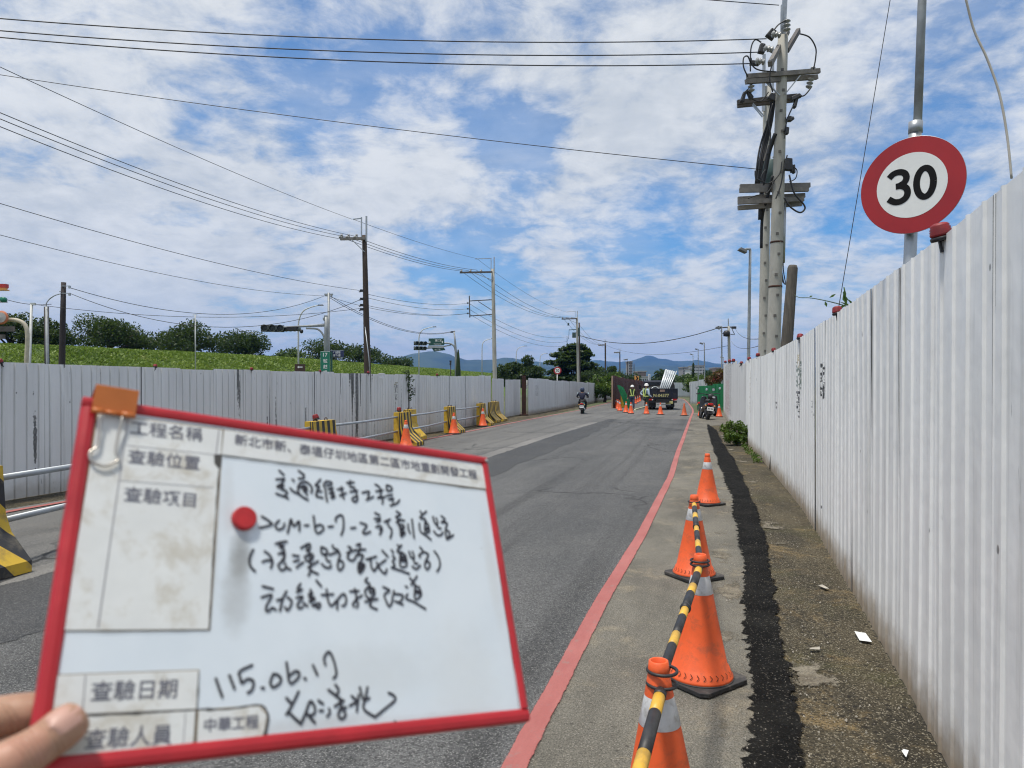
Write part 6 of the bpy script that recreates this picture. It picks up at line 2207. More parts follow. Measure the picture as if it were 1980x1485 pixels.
D = 62
k = D / F
x0 = P(882, 700, D).x
r = thing('traffic_signal', 'farther traffic signal with two stacked black lamp heads on a curved arm', 'traffic signal', (x0, D, 0))
obj('post', MB().tube([(x0, D, 0), P(882, 690, D), P(880, 660, D), P(878, 641, D)], [.15, .12, .08, .06], 12), M_GREYPOLE, r)
obj('ivy_sleeve', MB().lathe([(.10, 0), (.24, .3), (.22, 1.4), (.12, 2.8), (.05, 3.3)], 12, (x0 + .18, D - .05, 1.6)), M_LEAF, r)
obj('mast_arm', MB().tube(smooth_path([P(881.5, 690, D), P(879, 672, D), P(872, 665, D), P(860, 663.5, D), P(824, 664, D)], 5), .07, 10).tube([P(872, 667, D), P(845, 672.5, D), P(820, 673.5, D)], .05, 8), M_GREYPOLE, r)
signal_head(r, P(813, 664, D - .1), 3, .17, Matrix.Rotation(R(20), 4, 'Z'))
signal_head(r, P(812.5, 673.5, D - .1), 3, .165, Matrix.Rotation(R(20), 4, 'Z'))
obj('top_bracket', MB().beam(P(873, 641.5, D), P(880, 640.5, D), .08, .08).box(P(873.5, 642, D), (.2, .12, .14)), M_BLACK, r)
rg_ = thing('guide_sign', 'green guide sign hung on the far signal arm, white characters on it', 'road sign', P(844, 655, D - .2))
obj('board', MB().box(P(844, 661, D - .2), (30 * k, .03, 13.5 * k), (0, R(-1), 0)), M_SIGNDKGREEN, rg_)
obj('lower_strip', MB().box(P(843, 670.5, D - .2), (31 * k, .03, 4.4 * k)), M_GALV, rg_)
for ch, x_, y_, w_ in (('環漢路', 848, 658.5, 14), ('Huanhan Rd', 846, 665, 14)):
    t = text_mb(ch, .02)
    obj('lettering', MB().merge(t, Matrix.Translation(P(x_, y_, D - .22)) @ Matrix.Rotation(R(90), 4, 'X') @ Matrix.Scale(w_ * k / t.dim[0], 4)), M_WHITE, rg_)
for px in (831, 855.5):
    obj('arrow', MB().add([P(px - 1.1, 663.5, D - .22), P(px + 1.1, 663.5, D - .22), P(px + 1.1, 660.5, D - .22), P(px, 658.5, D - .22), P(px - 1.1, 660.5, D - .22)], [(0, 1, 2, 3, 4)]), M_WHITE, rg_)
rg2 = thing('guide_sign', 'small dark green sign panel tilted below the larger green guide sign', 'road sign', P(848, 676, D - .1))
obj('board', MB().prism([(-13, 3), (11, 3.2), (13.2, -1), (-9, -4)], .03, Matrix.Translation(P(848, 676, D - .1)) @ Matrix.Rotation(R(90), 4, 'X') @ Matrix.Diagonal((k, k, 1, 1))), M_SIGNDKGREEN, rg2)
t = text_mb('環漢路', .01)
obj('lettering', MB().merge(t, Matrix.Translation(P(846, 676.3, D - .145)) @ Matrix.Rotation(R(90), 4, 'X') @ Matrix.Rotation(R(6), 4, 'Z') @ Matrix.Scale(11 * k / t.dim[0], 4)), M_WHITE, rg2)
one('loudspeaker_pole', MB().tube([(P(871.5, 715, 90).x, 90, 1), P(871.5, 699, 90)], .06, 8).box(P(871, 699, 90), (.25, .2, .25)).box(P(871, 704, 90), (.22, .2, .22)), M_BLACKPOLE, 'tiny dark pole with two loudspeakers on the levee', 'pole', origin=(P(871.5, 715, 90).x, 90, 1))

# ------------------------------------------------------------------ wires
def wire(a, b, sag, label, rad=.012, m=M_WIRE, group=None, n=26, cat='power line'):
    a, b = Vector(a), Vector(b)
    pts = [a.lerp(b, i / n) - Vector((0, 0, 4 * sag * (i / n) * (1 - i / n))) for i in range(n + 1)]
    return one('power_line', MB().tube(pts, rad, 5), m, label, cat, group, origin=tuple(a))


def ext(p1, p2, s):
    return p1 + (p2 - p1) * s


WT = 'three black lines across the top of the sky'
for (yl, yr, xr), nm in zip([(3.5, 75, 1482), (27, 101, 1464), (40, 123, 1450)], ['topmost', 'middle', 'lowest']):
    b = P(xr, yr, D1 - .95)
    a0 = P(0, yl, 13.0)
    a = ext(b, a0, 1.35)
    wire(a, b, .40, nm + ' of the three black lines crossing the top of the sky', .0115, group=WT, n=40)
wire(ext(P(1474, 328, D1), P(0, 137, 18), 1.2), P(1474, 328, D1), .18, 'thin line sloping across the whole sky to the transformer pole', .009)
wire(ext(P(1506, 10, D1), P(1380, -2, 15.5), 6), P(1506, 10, D1), .05, 'short piece of line at the very top right reaching the pole tip', .010)
WL_ = 'lines falling from the upper left to the timber pole'
T0 = P(681, 424, 30)
wire(ext(T0, P(0, 117, 14.0), 1.25), T0, .20, 'thin single line falling to the top bracket of the timber pole', .008, group=WL_)
for (yl, xe, ye), nm in zip([(192, 688, 457), (204, 674, 459), (219, 659, 462)], ['upper', 'middle', 'lower']):
    e = P(xe, ye, 30)
    wire(ext(e, P(0, yl, 14.2), 1.25), e, .42, nm + ' of the three close black lines falling from the left edge to the timber pole', .0095, group=WL_)
e = P(699, 562, 29.8)
wire(ext(e, P(0, 373, 15), 1.25), e, .35, 'line from the left edge to the upper spool of the timber pole', .008)
e = P(632, 572, 42)
wire(ext(e, P(0, 428, 20), 1.25), e, .6, 'line from the left edge to the top of the near signal post', .009)
A, B = P(709, 440, 30), P(922, 500, 48)
wire(P(683, 424, 30), B, .12, 'single top line between the timber pole and the pale concrete pole', .009)
for xe, ye, xa, nm in ((892, 524, 661, 'outer'), (905, 523, 675, 'middle'), (921, 522, 690, 'inner')):
    wire(P(xa, 459, 30), P(xe, ye, 48), .22, nm + ' of three lines between the timber pole and the pale concrete pole', .012)
    wire(P(xe, ye, 48), P(1088 + (xe - 892) * .8, 614, 85), .9, nm + ' of three lines between the pale concrete pole and the transformer pole', .014)
    wire(P(1088 + (xe - 892) * .8, 614, 85), P(1158 + (xe - 892) * .35, 666, 135), .9, nm + ' of three lines beyond the transformer pole', .016)
wire(P(922, 500, 48), P(1097, 604, 85), .5, 'top line between the pale concrete pole and the transformer pole', .010)
for y0, y1 in ((568, 586), (575, 597), (590, 606)):
    wire(P(707, y0, 30), P(906, y1, 48), .25, {568: 'upper', 575: 'middle', 590: 'lower'}[y0] + ' service line from the timber pole to the square side frame', .009)
    wire(P(906, y1, 48), P(1097, {586: 651, 597: 660, 606: 668}[y1], 85), .9, {568: 'upper', 575: 'middle', 590: 'lower'}[y0] + ' service line from the square side frame to the transformer pole', .012)
for (x1, y1), (x2, y2), sg, rd, lb in [((137, 557), (630, 571), 1.9, .012, 'upper line sagging from the tarred pole to the signal post top'), ((137, 568), (700, 578), 2.2, .011, 'middle line sagging from the tarred pole to the timber pole'),
                                       ((-30, 562), (100, 588), .35, .011, 'line from the left edge dipping to the paired pole')]:
    Dl = 26
    Dr = 42 if x2 == 630 else (29.8 if x2 == 700 else 27)
    wire(P(x1, y1, Dl), P(x2, y2, Dr), sg * .55, lb, rd)
wire(P(62, 588, 25), P(700, 596, 29.8), .42, 'lowest line running from the slim left pole to the timber pole', .009)
for (y1, y2, nm) in ((572, 641, 'upper'), (576, 642, 'lower')):
    wire(P(638, y1, 42), P(874, y2, 62), .9, nm + ' cable sagging between the two traffic signals', .016)
wire(P(638, 574, 42), P(905, 606, 48), .5, 'slack cable from the near signal to the pale concrete pole', .012)
wire(P(1122, 649, 85), P(1389, 634, 62), 1.15, 'thick black cable hanging across the road from the transformer pole', .035)
wire(P(1173, 668, 135), P(1410, 668, 62), 1.2, 'thin distant line across the road above the truck', .018)
wire(P(1421, 634, 62), P(1470, 655, 20), .3, 'line from the far concrete pole to the nearer concrete poles', .012)
wire(P(1414, 660, 62), P(1470, 668, 20), .3, 'lower line from the far concrete pole to the nearer concrete poles', .010)
wire(P(1736, -90, 6.6), P(1622, 592, 6.5), .01, 'thin straight wire dropping to the red lamp beside the weed', .0035, cat='wire')
pts = smooth_path([P(1855, -60, 3.1), P(1868, 0, 3.1), P(1884, 60, 3.1), P(1908, 112, 3.08), P(1932, 180, 3.06), P(1947, 260, 3.04), P(1956, 345, 3.02)], 6)
one('loose_cable', MB().tube(pts, .0048, 8), M_WIREP, 'pale loose cable hanging behind the hoarding at the far right', 'cable', origin=tuple(pts[0]))
pts = smooth_path([P(1536, 570, 13.8), P(1545, 575, 12), P(1566, 576, 10), P(1590, 580, 8.5), P(1612, 585, 7.2), P(1630, 590, 6.6)], 6)
r = thing('creeper', 'thin creeper with a few leaves strung from the timber stub to the hoarding top', 'plant', tuple(P(1630, 590, 6.6)))
obj('vine_stem', MB().tube(pts, .006, 5), M_LEAF2, r)
lv = MB()
for px, py, D, w_, h_, an in [(1610, 572, 7.3, .05, .02, .5), (1597, 588, 8.0, .02, .06, .2), (1634, 578, 6.55, .03, .09, .2), (1640, 590, 6.5, .10, .022, -.3), (1627, 594, 6.5, .07, .02, .5), (1641, 598, 6.5, .06, .02, .6), (1633, 567, 6.55, .02, .06, -.2),
                              (1645, 584, 6.5, .06, .018, -.6), (1628, 602, 6.5, .02, .06, .3), (1636, 606, 6.5, .05, .02, .9), (1568, 573, 10, .03, .02, .3)]:
    c = P(px, py, D)
    ca, sa = math.cos(an), math.sin(an)
    u, v = Vector((ca * w_, .3 * w_, sa * w_)), Vector((-sa * h_, .2 * h_, ca * h_))
    lv.add([c - u, c + v * .6, c + u, c - v * .6], [(0, 1, 2, 3)])
lv.tube([P(1634, 596, 6.55), P(1635, 570, 6.55), P(1632, 556, 6.6)], .006, 5)
obj('leaf', lv, M_LEAFB, r)

# ------------------------------------------------------------------ trees and shrubs
def leaf_cloud(centers, radii, n, size, seed=0, flat=0.0):
    """n leaf-sized faces in clumps; returns MB"""
    g_ = np.random.default_rng(seed)
    C = np.array(centers)
    Rr = np.array(radii).reshape(-1, 1) if np.ndim(radii) == 1 else np.array(radii)
    if Rr.shape[1] == 1:
        Rr = np.repeat(Rr, 3, 1)
    wgt = (Rr.prod(1)) ** .75
    idx = g_.choice(len(C), n, p=wgt / wgt.sum())
    dv = g_.normal(size=(n, 3))
    dv /= np.linalg.norm(dv, axis=1)[:, None]
    rad = g_.random(n) ** .38
    pos = C[idx] + dv * rad[:, None] * Rr[idx]
    a = g_.normal(size=(n, 3))
    if flat:
        a[:, 2] *= (1 - flat)
    a /= np.linalg.norm(a, axis=1)[:, None]
    b = np.cross(a, g_.normal(size=(n, 3)))
    if flat:
        b = np.cross(np.tile([0, 0, 1.0], (n, 1)) + g_.normal(size=(n, 3)) * .35, a)
    b /= np.linalg.norm(b, axis=1)[:, None] + 1e-9
    s = size * (0.6 + .8 * g_.random(n))[:, None]
    v = np.stack([pos - a * s, pos + b * s * .55, pos + a * s, pos - b * s * .55], 1).reshape(-1, 3)
    mb = MB()
    mb.v = [tuple(t) for t in v]
    mb.f = [(4 * i, 4 * i + 1, 4 * i + 2, 4 * i + 3) for i in range(n)]
    mb.m = [0] * n
    mb.s = [False] * n
    return mb


def tree(label, base, w_, h_, m, n=4200, leaf=.16, trunk_h=.32, seed=0, kind='round', group=None, name='tree', tr=None):
    g_ = np.random.default_rng(seed + 100)
    x, y, z = base
    r = thing(name, label, 'tree', base, 0, group)
    cz0 = z + h_ * trunk_h
    ch = h_ * (1 - trunk_h)
    cs, rs = [], []
    if kind == 'tiers':
        for k in range(90):
            t = g_.random() ** .8
            rr = w_ / 2 * (1 - .66 * t ** 1.6) * math.sqrt(g_.random())
            a = g_.random() * 6.283
            cs.append((x + rr * math.cos(a), y + rr * math.sin(a) * .8, cz0 + ch * (.02 + .93 * t) - .05 * rr))
            rs.append((w_ * .15, w_ * .13, h_ * .045))
    else:
        sk = g_.normal() * .10 * w_
        for k in range(26):
            d_ = g_.normal(size=3)
            d_ /= np.linalg.norm(d_)
            d_[2] = abs(d_[2]) * 1.0 - .25
            q = .55 + .42 * g_.random()
            cs.append((x + sk * d_[2] + d_[0] * w_ / 2 * q * .92, y + d_[1] * w_ / 2 * q * .85, cz0 + ch * .38 + d_[2] * ch * .72 * q))
            rr = w_ * (.07 + .15 * g_.random() ** 1.3)
            rs.append((rr, rr, rr * .72))
        for k in range(5):
            cs.append((x + g_.normal() * w_ * .14, y + g_.normal() * w_ * .12, cz0 + ch * (.3 + .3 * g_.random())))
            rs.append((w_ * .22, w_ * .2, ch * .2))
    tb = MB()
    tw = tr or w_ * .035
    top = Vector((x + .03 * w_, y, cz0 + ch * .35))
    b0 = Vector((x, y, z - .15))
    tb.tube([b0, b0.lerp(top, .3) + Vector((.02 * w_, 0, 0)), b0.lerp(top, .65), top], [tw * 1.25, tw, tw * .75, tw * .3], 9)
    for k in range(9):
        c = Vector(cs[int(g_.integers(len(cs)))])
        s0 = b0.lerp(top, .35 + .45 * g_.random())
        tb.tube([s0, s0.lerp(c, .5) + Vector((0, 0, .04 * h_)), c], [tw * .5, tw * .32, tw * .12], 6)
    obj('trunk', tb, M_TRUNK, r)
    obj('crown', leaf_cloud(cs, rs, n, leaf, seed, .55 if kind == 'tiers' else 0), m, r)
    return r


def crestxy(px, off=4.0):
    """point on the far side of the levee top seen at a photo column"""
    u = (px - CX) / F
    best = None
    for a, b in zip(cp[:-1], cp[1:]):
        for t in np.linspace(0, 1, 12):
            q = a.lerp(b, t)
            if q.y > 5:
                e = abs(q.x / q.y - u)
                if best is None or e < best[0]:
                    best = (e, q.copy())
    q = best[1]
    s = (q.y + off) / q.y
    return q.x * s, q.y * s


TG = 'trees along the top of the levee'
for i, (px, ytop, wpx, m, n, lb) in enumerate([
        (18, 588, 120, M_LEAF, 6000, 'big dark tree at the left edge behind the mirror and signs'), (88, 606, 95, M_LEAF, 5000, 'dark tree behind the paired grey and black pole'),
        (205, 612, 140, M_LEAF, 7000, 'broad flat topped tree on the levee right of the tarred pole'), (262, 640, 80, M_LEAF, 2500, 'small dark tree filling the gap between the two broad trees'),
        (358, 622, 145, M_LEAF, 7000, 'broad dark tree on the levee behind the slim pale pole'), (470, 634, 106, M_LEAF3, 6000, 'dense rounded tree, rightmost of the four broad ones on the levee'),
        (563, 672, 66, M_LEAF2, 1800, 'low light green bush behind the curved lamp post'), (640, 655, 100, M_LEAF, 4500, 'dark tree behind the near traffic signal'),
        (712, 668, 84, M_LEAF3, 3600, 'dark tree right behind the timber utility pole'), (772, 689, 58, M_LEAF3, 2000, 'last small dark tree at the right end of the levee trees')]):
    x, y = crestxy(px, 5.0)
    k = y / F
    ztop = EYE + (HZ - ytop) * k
    z0 = 4.35
    tree(lb, (x, y, z0), wpx * k * 1.10, ztop - z0 + .1, m, n, .0034 * y ** .5 * 4.4, .04, 30 + i, 'round', TG)

tree('round leafy tree standing beside the tall concrete pole, above the sheet gates', (P(1000, 700, 96).x, 96, 0), 6.4, 6.1, M_LEAF, 10000, .19, .12, 61)
tree('big dark layered tree with spreading tiers behind the transformer pole', (P(1106, 700, 100).x, 100, 0), 9.2, 7.9, M_LEAF3, 21000, .26, .02, 62, 'tiers', tr=.3)
tree('tall rounded tree between the transformer pole and the distant dark poles', (P(1172, 700, 112).x, 112, 0), 7.0, 5.6, M_LEAF, 8500, .20, .03, 63)
tree('bright green low tree at the left of the rusty hoarding', (P(1168, 700, 76).x, 76, 0), 4.6, 3.4, M_LEAFB, 5200, .13, .02, 64)
tree('dark green shrub tree behind the end of the left hoarding', (P(1140, 700, 90).x, 90, 0), 5.6, 4.0, M_LEAF, 5500, .16, .02, 65)
tree('dark tree just behind the rusty hoarding', (P(1206, 700, 130).x, 130, 0), 8.5, 4.6, M_LEAF, 6500, .20, .02, 66)
tree('dark round tree directly behind the truck load', (P(1280, 700, 135).x, 135, 0), 5.2, 5.4, M_LEAF3, 5500, .20, .10, 67)
tree('lower leafy tree right of the one behind the truck load', (P(1306, 700, 150).x, 150, 0), 6.0, 4.5, M_LEAF2, 3800, .22, .08, 68)
tree('leafy tree above the right part of the distant pale hoarding', (P(1333, 700, 140).x, 140, 0), 6.8, 4.2, M_LEAF2, 5600, .20, .02, 69)
tree('bright green tree above the white screen panel', (P(1358, 700, 110).x, 110, 0), 5.2, 3.9, M_LEAFB, 5600, .15, .02, 70)
tree('leafy tree behind the green hoarding', (P(1378, 700, 120).x, 120, 0), 6.0, 4.0, M_LEAF2, 6000, .17, .02, 71)
tree('dark small tree between the lamp posts and the far concrete pole', (P(1367, 700, 170).x, 170, 0), 4.6, 6.0, M_LEAF3, 2600, .20, .1, 72)
tree('tree at the foot of the far concrete pole', (P(1397, 700, 84).x, 84, 0), 4.0, 3.4, M_LEAF, 4000, .14, .02, 73)
r = thing('shrub', 'red flowering shrub above the green hoarding', 'shrub', (P(1388, 740, 56).x, 56, 0))
cs = [(P(1372 + 4.5 * i, 700, 56).x + rng.normal(0, .15), 56 + rng.normal(0, .3), 2.0 + .35 * rng.random() + .09 * i) for i in range(7)]
obj('foliage', leaf_cloud(cs + [(c[0], c[1], 1.2) for c in cs], [.42] * 14, 3000, .09, 5), M_LEAFR, r)
obj('stem', MB().tube([(cs[3][0], 56, 0), (cs[3][0], 56, 1.5)], .04, 6), M_TRUNK, r)
r = thing('climbing_plant', 'dark climbing plant wrapped round the leftmost lamp post', 'plant', (P(1340.4, 700, 124.8).x, 124.8, 0))
xx = P(1340.4, 700, 124.8).x
obj('foliage', leaf_cloud([(xx, 124.8, z_) for z_ in np.linspace(1, 5.4, 10)], [(.32 - .018 * i, .3, .5) for i in range(10)], 1400, .12, 6), M_LEAF3, r)

# bush and weeds at the foot of the right hoarding
q = G(1424, 860)
r = thing('shrub', 'leafy green bush growing at the foot of the right hoarding where it bends', 'shrub', (q.x, q.y, 0))
cs = [(q.x + rng.normal(0, .18), q.y + rng.normal(.1, .22), .10 + .46 * rng.random()) for _ in range(18)]
obj('foliage', leaf_cloud(cs, [.14] * 18, 3600, .034, 8), M_LEAFB, r)
obj('stem', MB().tube([(q.x, q.y, 0), (q.x + .05, q.y + .1, .4)], .02, 6).tube([(q.x, q.y, 0), (q.x - .12, q.y, .35)], .015, 6), M_TRUNK, r)
wd_ = MB()
for i in range(20):
    D = 15.0 + 4.6 * rng.random()
    x = FENR(D) - .10 - .10 * rng.random()
    wd_.merge(leaf_cloud([(x, D, .05)], [.09], 16, .028, 200 + i))
tag(obj('weeds', wd_, M_LEAFB), 'low weeds sprouting along the foot of the right hoarding near the bush', 'weeds', kind='stuff')
q = on_line(LW, 787, 5, 33)
r = thing('creeper', 'dark ivy hanging over the top of the left hoarding', 'plant', (LW(q) + .06, q, 2.0))
cs = [(LW(q) + .09 + rng.normal(0, .07), q - .05 + rng.normal(0, .05), 2.12 - .14 * i * .85) for i in range(8)]
obj('foliage', leaf_cloud(cs, [(.16 - .012 * i, .06, .11) for i in range(8)], 230, .038, 12), M_LEAF, r)

# scraps of litter
q = G(1670, 1233)
r_ = MB().add([G(1652, 1222) + Vector((0, 0, .006)), G(1674, 1227) + Vector((0, 0, .010)), G(1686, 1243) + Vector((0, 0, .006)), G(1662, 1239) + Vector((0, 0, .003))], [(0, 3, 2, 1)])
one('paper_scrap', r_, M_WHITE, 'white scrap of paper lying on the dirt near the hoarding', 'litter', origin=tuple(q))
for pts, m, lb in [([(1582, 1133), (1590, 1132), (1603, 1139), (1596, 1140)], M_CHIP, 'thin pale splinter lying on the dirt beyond the paper scrap'), ([(1565, 1254), (1585, 1253), (1586, 1257), (1567, 1258)], M_CHIP, 'pale sliver lying on the dirt below the paper scrap'),
                   ([(1747, 1450), (1757, 1455), (1752, 1466), (1743, 1456)], M_WHITE, 'crumpled white scrap at the lower right, by the foot of the hoarding')]:
    v = [G(*t) + Vector((0, 0, .004 + .006 * (i % 2))) for i, t in enumerate(pts)]
    one('litter_scrap', MB().add(v, [(0, 3, 2, 1)]), m, lb, 'litter', origin=tuple(v[0]))

# ------------------------------------------------------------------ far buildings
def building(label, px0, px1, ytop, D, m, depth=14, rows=4, cols=6, roof=True, win=M_GLASS):
    a, b = P(px0, ytop, D), P(px1, ytop, D)
    r = thing('building', label, 'building', ((a.x + b.x) / 2, D + depth / 2, 0))
    obj('wall', MB().box(((a.x + b.x) / 2, D + depth / 2, a.z / 2), (b.x - a.x, depth, a.z)), m, r)
    obj('roof', MB().box(((a.x + b.x) / 2, D + depth / 2, a.z + .3), (b.x - a.x + .8, depth + .8, .6)), M_WALLGREY if roof else m, r)
    w_ = (b.x - a.x) / cols
    fl = a.z / rows
    for i in range(rows):
        mb = MB()
        for j in range(cols):
            mb.box((a.x + w_ * (j + .5), D - .03, fl * (i + .55)), (w_ * .55, .12, fl * .5))
        obj('window_row', mb, win, r)
    return r


building('distant reddish apartment block left of the truck', 1233, 1249, 719, 420, M_WALLTAN, rows=8, cols=7)
building('long low white building below the reddish block', 1236, 1253, 730, 300, M_WALLWHITE, rows=2, cols=5)
building('distant brownish tower block right of the tree, beyond the white screen panel', 1321, 1334, 711, 500, M_WALLGREY, rows=9, cols=6)
building('distant pale stepped building behind the lamp posts', 1342, 1361, 708, 450, M_WALLWHITE, rows=8, cols=7)
building('distant slim white building beside the overgrown lamp post', 1335, 1338.5, 714, 430, M_WALLWHITE, rows=8, cols=2)
building('distant pinkish building left of the far concrete pole', 1384, 1393, 712, 430, M_WALLTAN, rows=7, cols=4)
building('distant grey tower among the far poles above the rusty hoarding', 1216, 1223, 700, 520, M_WALLGREY, rows=10, cols=3)
building('pale shed glimpsed between the big dark tree and the bushes', 1128, 1140, 716, 160, M_WALLWHITE, depth=6, rows=2, cols=3)
D = 128
r = thing('shop_sign', 'tall white vertical signboard left of the truck', 'sign', (P(1255, 740, D).x, D, 0))
k = D / F
obj('board', MB().box(P(1255.3, 731, D), (4.2 * k, .12, 15 * k)), M_WHITE, r)
obj('post', MB().tube([(P(1255, 740, D).x, D + .1, 0), P(1255, 730, D + .1)], .08, 8), M_GREYPOLE, r)
for i in range(5):
    obj('lettering', MB().box(P(1255.3, 726.5 + 2.4 * i, D - .07), (1.6 * k, .02, 1.3 * k)), M_SIGNBLUE, r)
D = 96
r = thing('chevron_sign', 'yellow curve sign with a black chevron above the rusty hoarding', 'road sign', (P(1231, 735, D).x, D, 0))
k = D / F
obj('board', MB().box(P(1231, 731.5, D), (8.5 * k, .04, 8.5 * k)), M_AMBER, r)
obj('post', MB().tube([(P(1231, 735, D + .06).x, D + .06, 0), P(1231, 731, D + .06)], .04, 8), M_GREYPOLE, r)
obj('chevron', MB().add([P(1229, 727.5, D - .03), P(1231.5, 727.5, D - .03), P(1234.5, 731.5, D - .03), P(1231.5, 735.5, D - .03), P(1229, 735.5, D - .03), P(1231.6, 731.5, D - .03)], [(0, 1, 2, 5), (5, 2, 3, 4)]), M_SIGNBLACK, r)

# ------------------------------------------------------------------ truck
q = G(1279, 792)
TZ = -R(6.5)
truck = thing('truck', 'small dark blue flatbed truck seen from behind, loaded with tubes and hoops', 'truck', (P(1280.5, 792, 51).x, 51, 0), TZ)


def tp(nm, mb, m, par=None, bevel=0.0):
    return obj(nm, mb, m, par or truck, False, bevel)


W2 = 1.09
bed = MB().box((0, 1.7, .80), (2 * W2, 3.5, .10)).box((0, 1.7, .62), (.9, 4.6, .22))
tp('chassis', bed, M_TRUCKDK)
tg = MB().box((0, -.03, 1.18), (2 * W2, .05, .66))
for x in (-1.05, -.72, -.38, .38, .55, .72, 1.05):
    tg.box((x, -.068, 1.18), (.05, .03, .64))
tg.box((0, -.068, 1.50), (2 * W2, .035, .05)).box((0, -.068, .88), (2 * W2, .035, .05))
tail_ = tp('tailgate', tg, M_TRUCK, bevel=.008)
for s_ in (-1, 1):
    sd_ = MB().box((s_ * (W2 - .025), 1.7, 1.18), (.05, 3.45, .66))
    for y in np.linspace(.15, 3.25, 7):
        sd_.box((s_ * (W2 + .012), y, 1.18), (.03, .05, .62))
    tp('side_gate', sd_, M_TRUCK, bevel=.008)
cabm = MB()
prof = [(3.5, .55), (3.5, 2.05), (3.75, 2.14), (4.6, 2.10), (5.15, 1.35), (5.25, .55)]
M = Matrix(((0, 0, 1, -1.0), (1, 0, 0, 0), (0, 1, 0, 0), (0, 0, 0, 1)))
cabm.prism(prof, 2.0, M)
cab_ = tp('cab', cabm, M_TRUCK, bevel=.05)
tp('rear_window', MB().box((0, 3.485, 1.78), (1.3, .04, .38)), M_GLASS, cab_)
tp('windscreen', MB().box((0, 4.90, 1.74), (1.7, .04, .62), (R(-36), 0, 0)), M_GLASS, cab_)
tp('headboard', MB().box((0, 3.36, 1.75), (2.1, .06, .06)).box((-1.0, 3.36, 1.35), (.06, .06, .85)).box((1.0, 3.36, 1.35), (.06, .06, .85)).box((0, 3.36, 1.55), (.05, .05, .5)), M_TRUCKDK)
for s_ in (-1, 1):
    mr = MB().tube([(s_ * 1.0, 4.7, 1.7), (s_ * 1.25, 4.8, 1.75)], .018, 6).box((s_ * 1.27, 4.8, 1.62), (.16, .06, .28))
    tp('side_mirror', mr, M_TRUCKDK, cab_)


def wheel(x, y, r_, wd, par, hub=M_WALLWHITE):
    Q = Matrix.Rotation(R(90), 3, 'Y')
    t = par and obj('wheel', MB().lathe([(r_ * .55, -wd / 2), (r_ * .92, -wd / 2), (r_, -wd * .32), (r_, wd * .32), (r_ * .92, wd / 2), (r_ * .55, wd / 2)], 22, (x, y, r_), Q), M_TYRE, par, False)
    obj('rim', MB().lathe([(0, -wd * .38), (r_ * .56, -wd * .38), (r_ * .56, wd * .38), (0, wd * .38)], 16, (x, y, r_), Q), hub, t, False)


for x, y in ((-.78, .95), (-.52, .95), (.52, .95), (.78, .95), (-.82, 4.4), (.82, 4.4)):
    wheel(x, y, .36, .21, truck, M_GREYPOLE)
tp('rear_bumper', MB().box((0, -.08, .56), (2.05, .07, .12)).box((-.55, -.02, .62), (.06, .1, .25)).box((.55, -.02, .62), (.06, .1, .25)), M_TRUCKDK)
tp('under_guard', MB().box((.12, .05, .36), (.98, .05, .07)), M_WHITE)
for s_ in (-1, 1):
    lm = tp('tail_lamp', MB().box((s_ * .86, -.10, .72), (.30, .05, .11)), M_TAIL, bevel=.01)
    tp('reverse_lens', MB().box((s_ * .70, -.13, .72), (.09, .02, .08)), M_PLATE, lm)
tp('number_plate', MB().box((.48, -.125, .53), (.52, .02, .20)), M_PLATEY)
t = text_mb('N-04377', .02)
tp('lettering', MB().merge(t, Matrix.Translation((-.08, -.092, 1.02)) @ Matrix.Rotation(R(90), 4, 'X') @ Matrix.Scale(1.1 / t.dim[0], 4)), M_PLATEY, tail_)
tp('tailgate_plate', MB().box((.0, -.09, 1.36), (.34, .02, .16)), mat('faded_plate', (0.30, 0.20, 0.15), .6), tail_)
tp('mudflap', MB().box((-.66, .52, .42), (.52, .02, .5)).box((.66, .52, .42), (.52, .02, .5)), M_RUBBER)
TW = truck.matrix_basis.copy()
TW = Matrix.Translation(truck.location) @ Matrix.Rotation(TZ, 4, 'Z')
r = thing('tube_bundle', 'bundle of white aluminium tubes standing slanted on the truck bed', 'tubes', TW @ Vector((-.1, .6, .86)))
for i in range(11):
    u = i % 6
    v = i // 6
    a = TW @ Vector((-.30 + .115 * u, .42 + .15 * v, .86))
    b = a + Vector((.78 + .03 * u - .05 * v, .55, 2.02 + .06 * rng.random() - .03 * u))
    obj('tube', MB().tube([a, b], .037, 8), M_ALU, r)
for i, (x, y, lb) in enumerate([(-.42, .95, 'pale cable hoop standing left of the tubes on the truck'), (.68, 1.0, 'dark cable hoop standing right of the tubes on the truck'), (.55, 1.6, 'second dark hoop leaning behind the first on the truck bed')]):
    c = TW @ Vector((x, y, 1.28 + .12 * (i == 2)))
    pts = [c + Vector((math.cos(a_) * .33, math.sin(a_) * .10, math.sin(a_) * .37)) for a_ in np.linspace(0, 2 * math.pi, 28)[:-1]]
    mb = MB()
    for k in range(3):
        mb.tube([p + Vector((.02 * k, .05 * k, 0)) for p in pts], .026, 6, closed=True)
    one('cable_hoop', mb, M_ALU if i == 0 else M_WIRE, lb, 'cable coil', 'cable hoops on the truck', origin=tuple(c))
c = TW @ Vector((-.62, 1.7, .86))
one('work_bag', MB().lathe([(0, 0), (.42, .02), (.48, .3), (.40, .62), (.2, .78), (0, .8)], 12, c), M_DKCLOTH, 'dark bulky bag lying on the left of the truck bed', 'bag', origin=tuple(c))


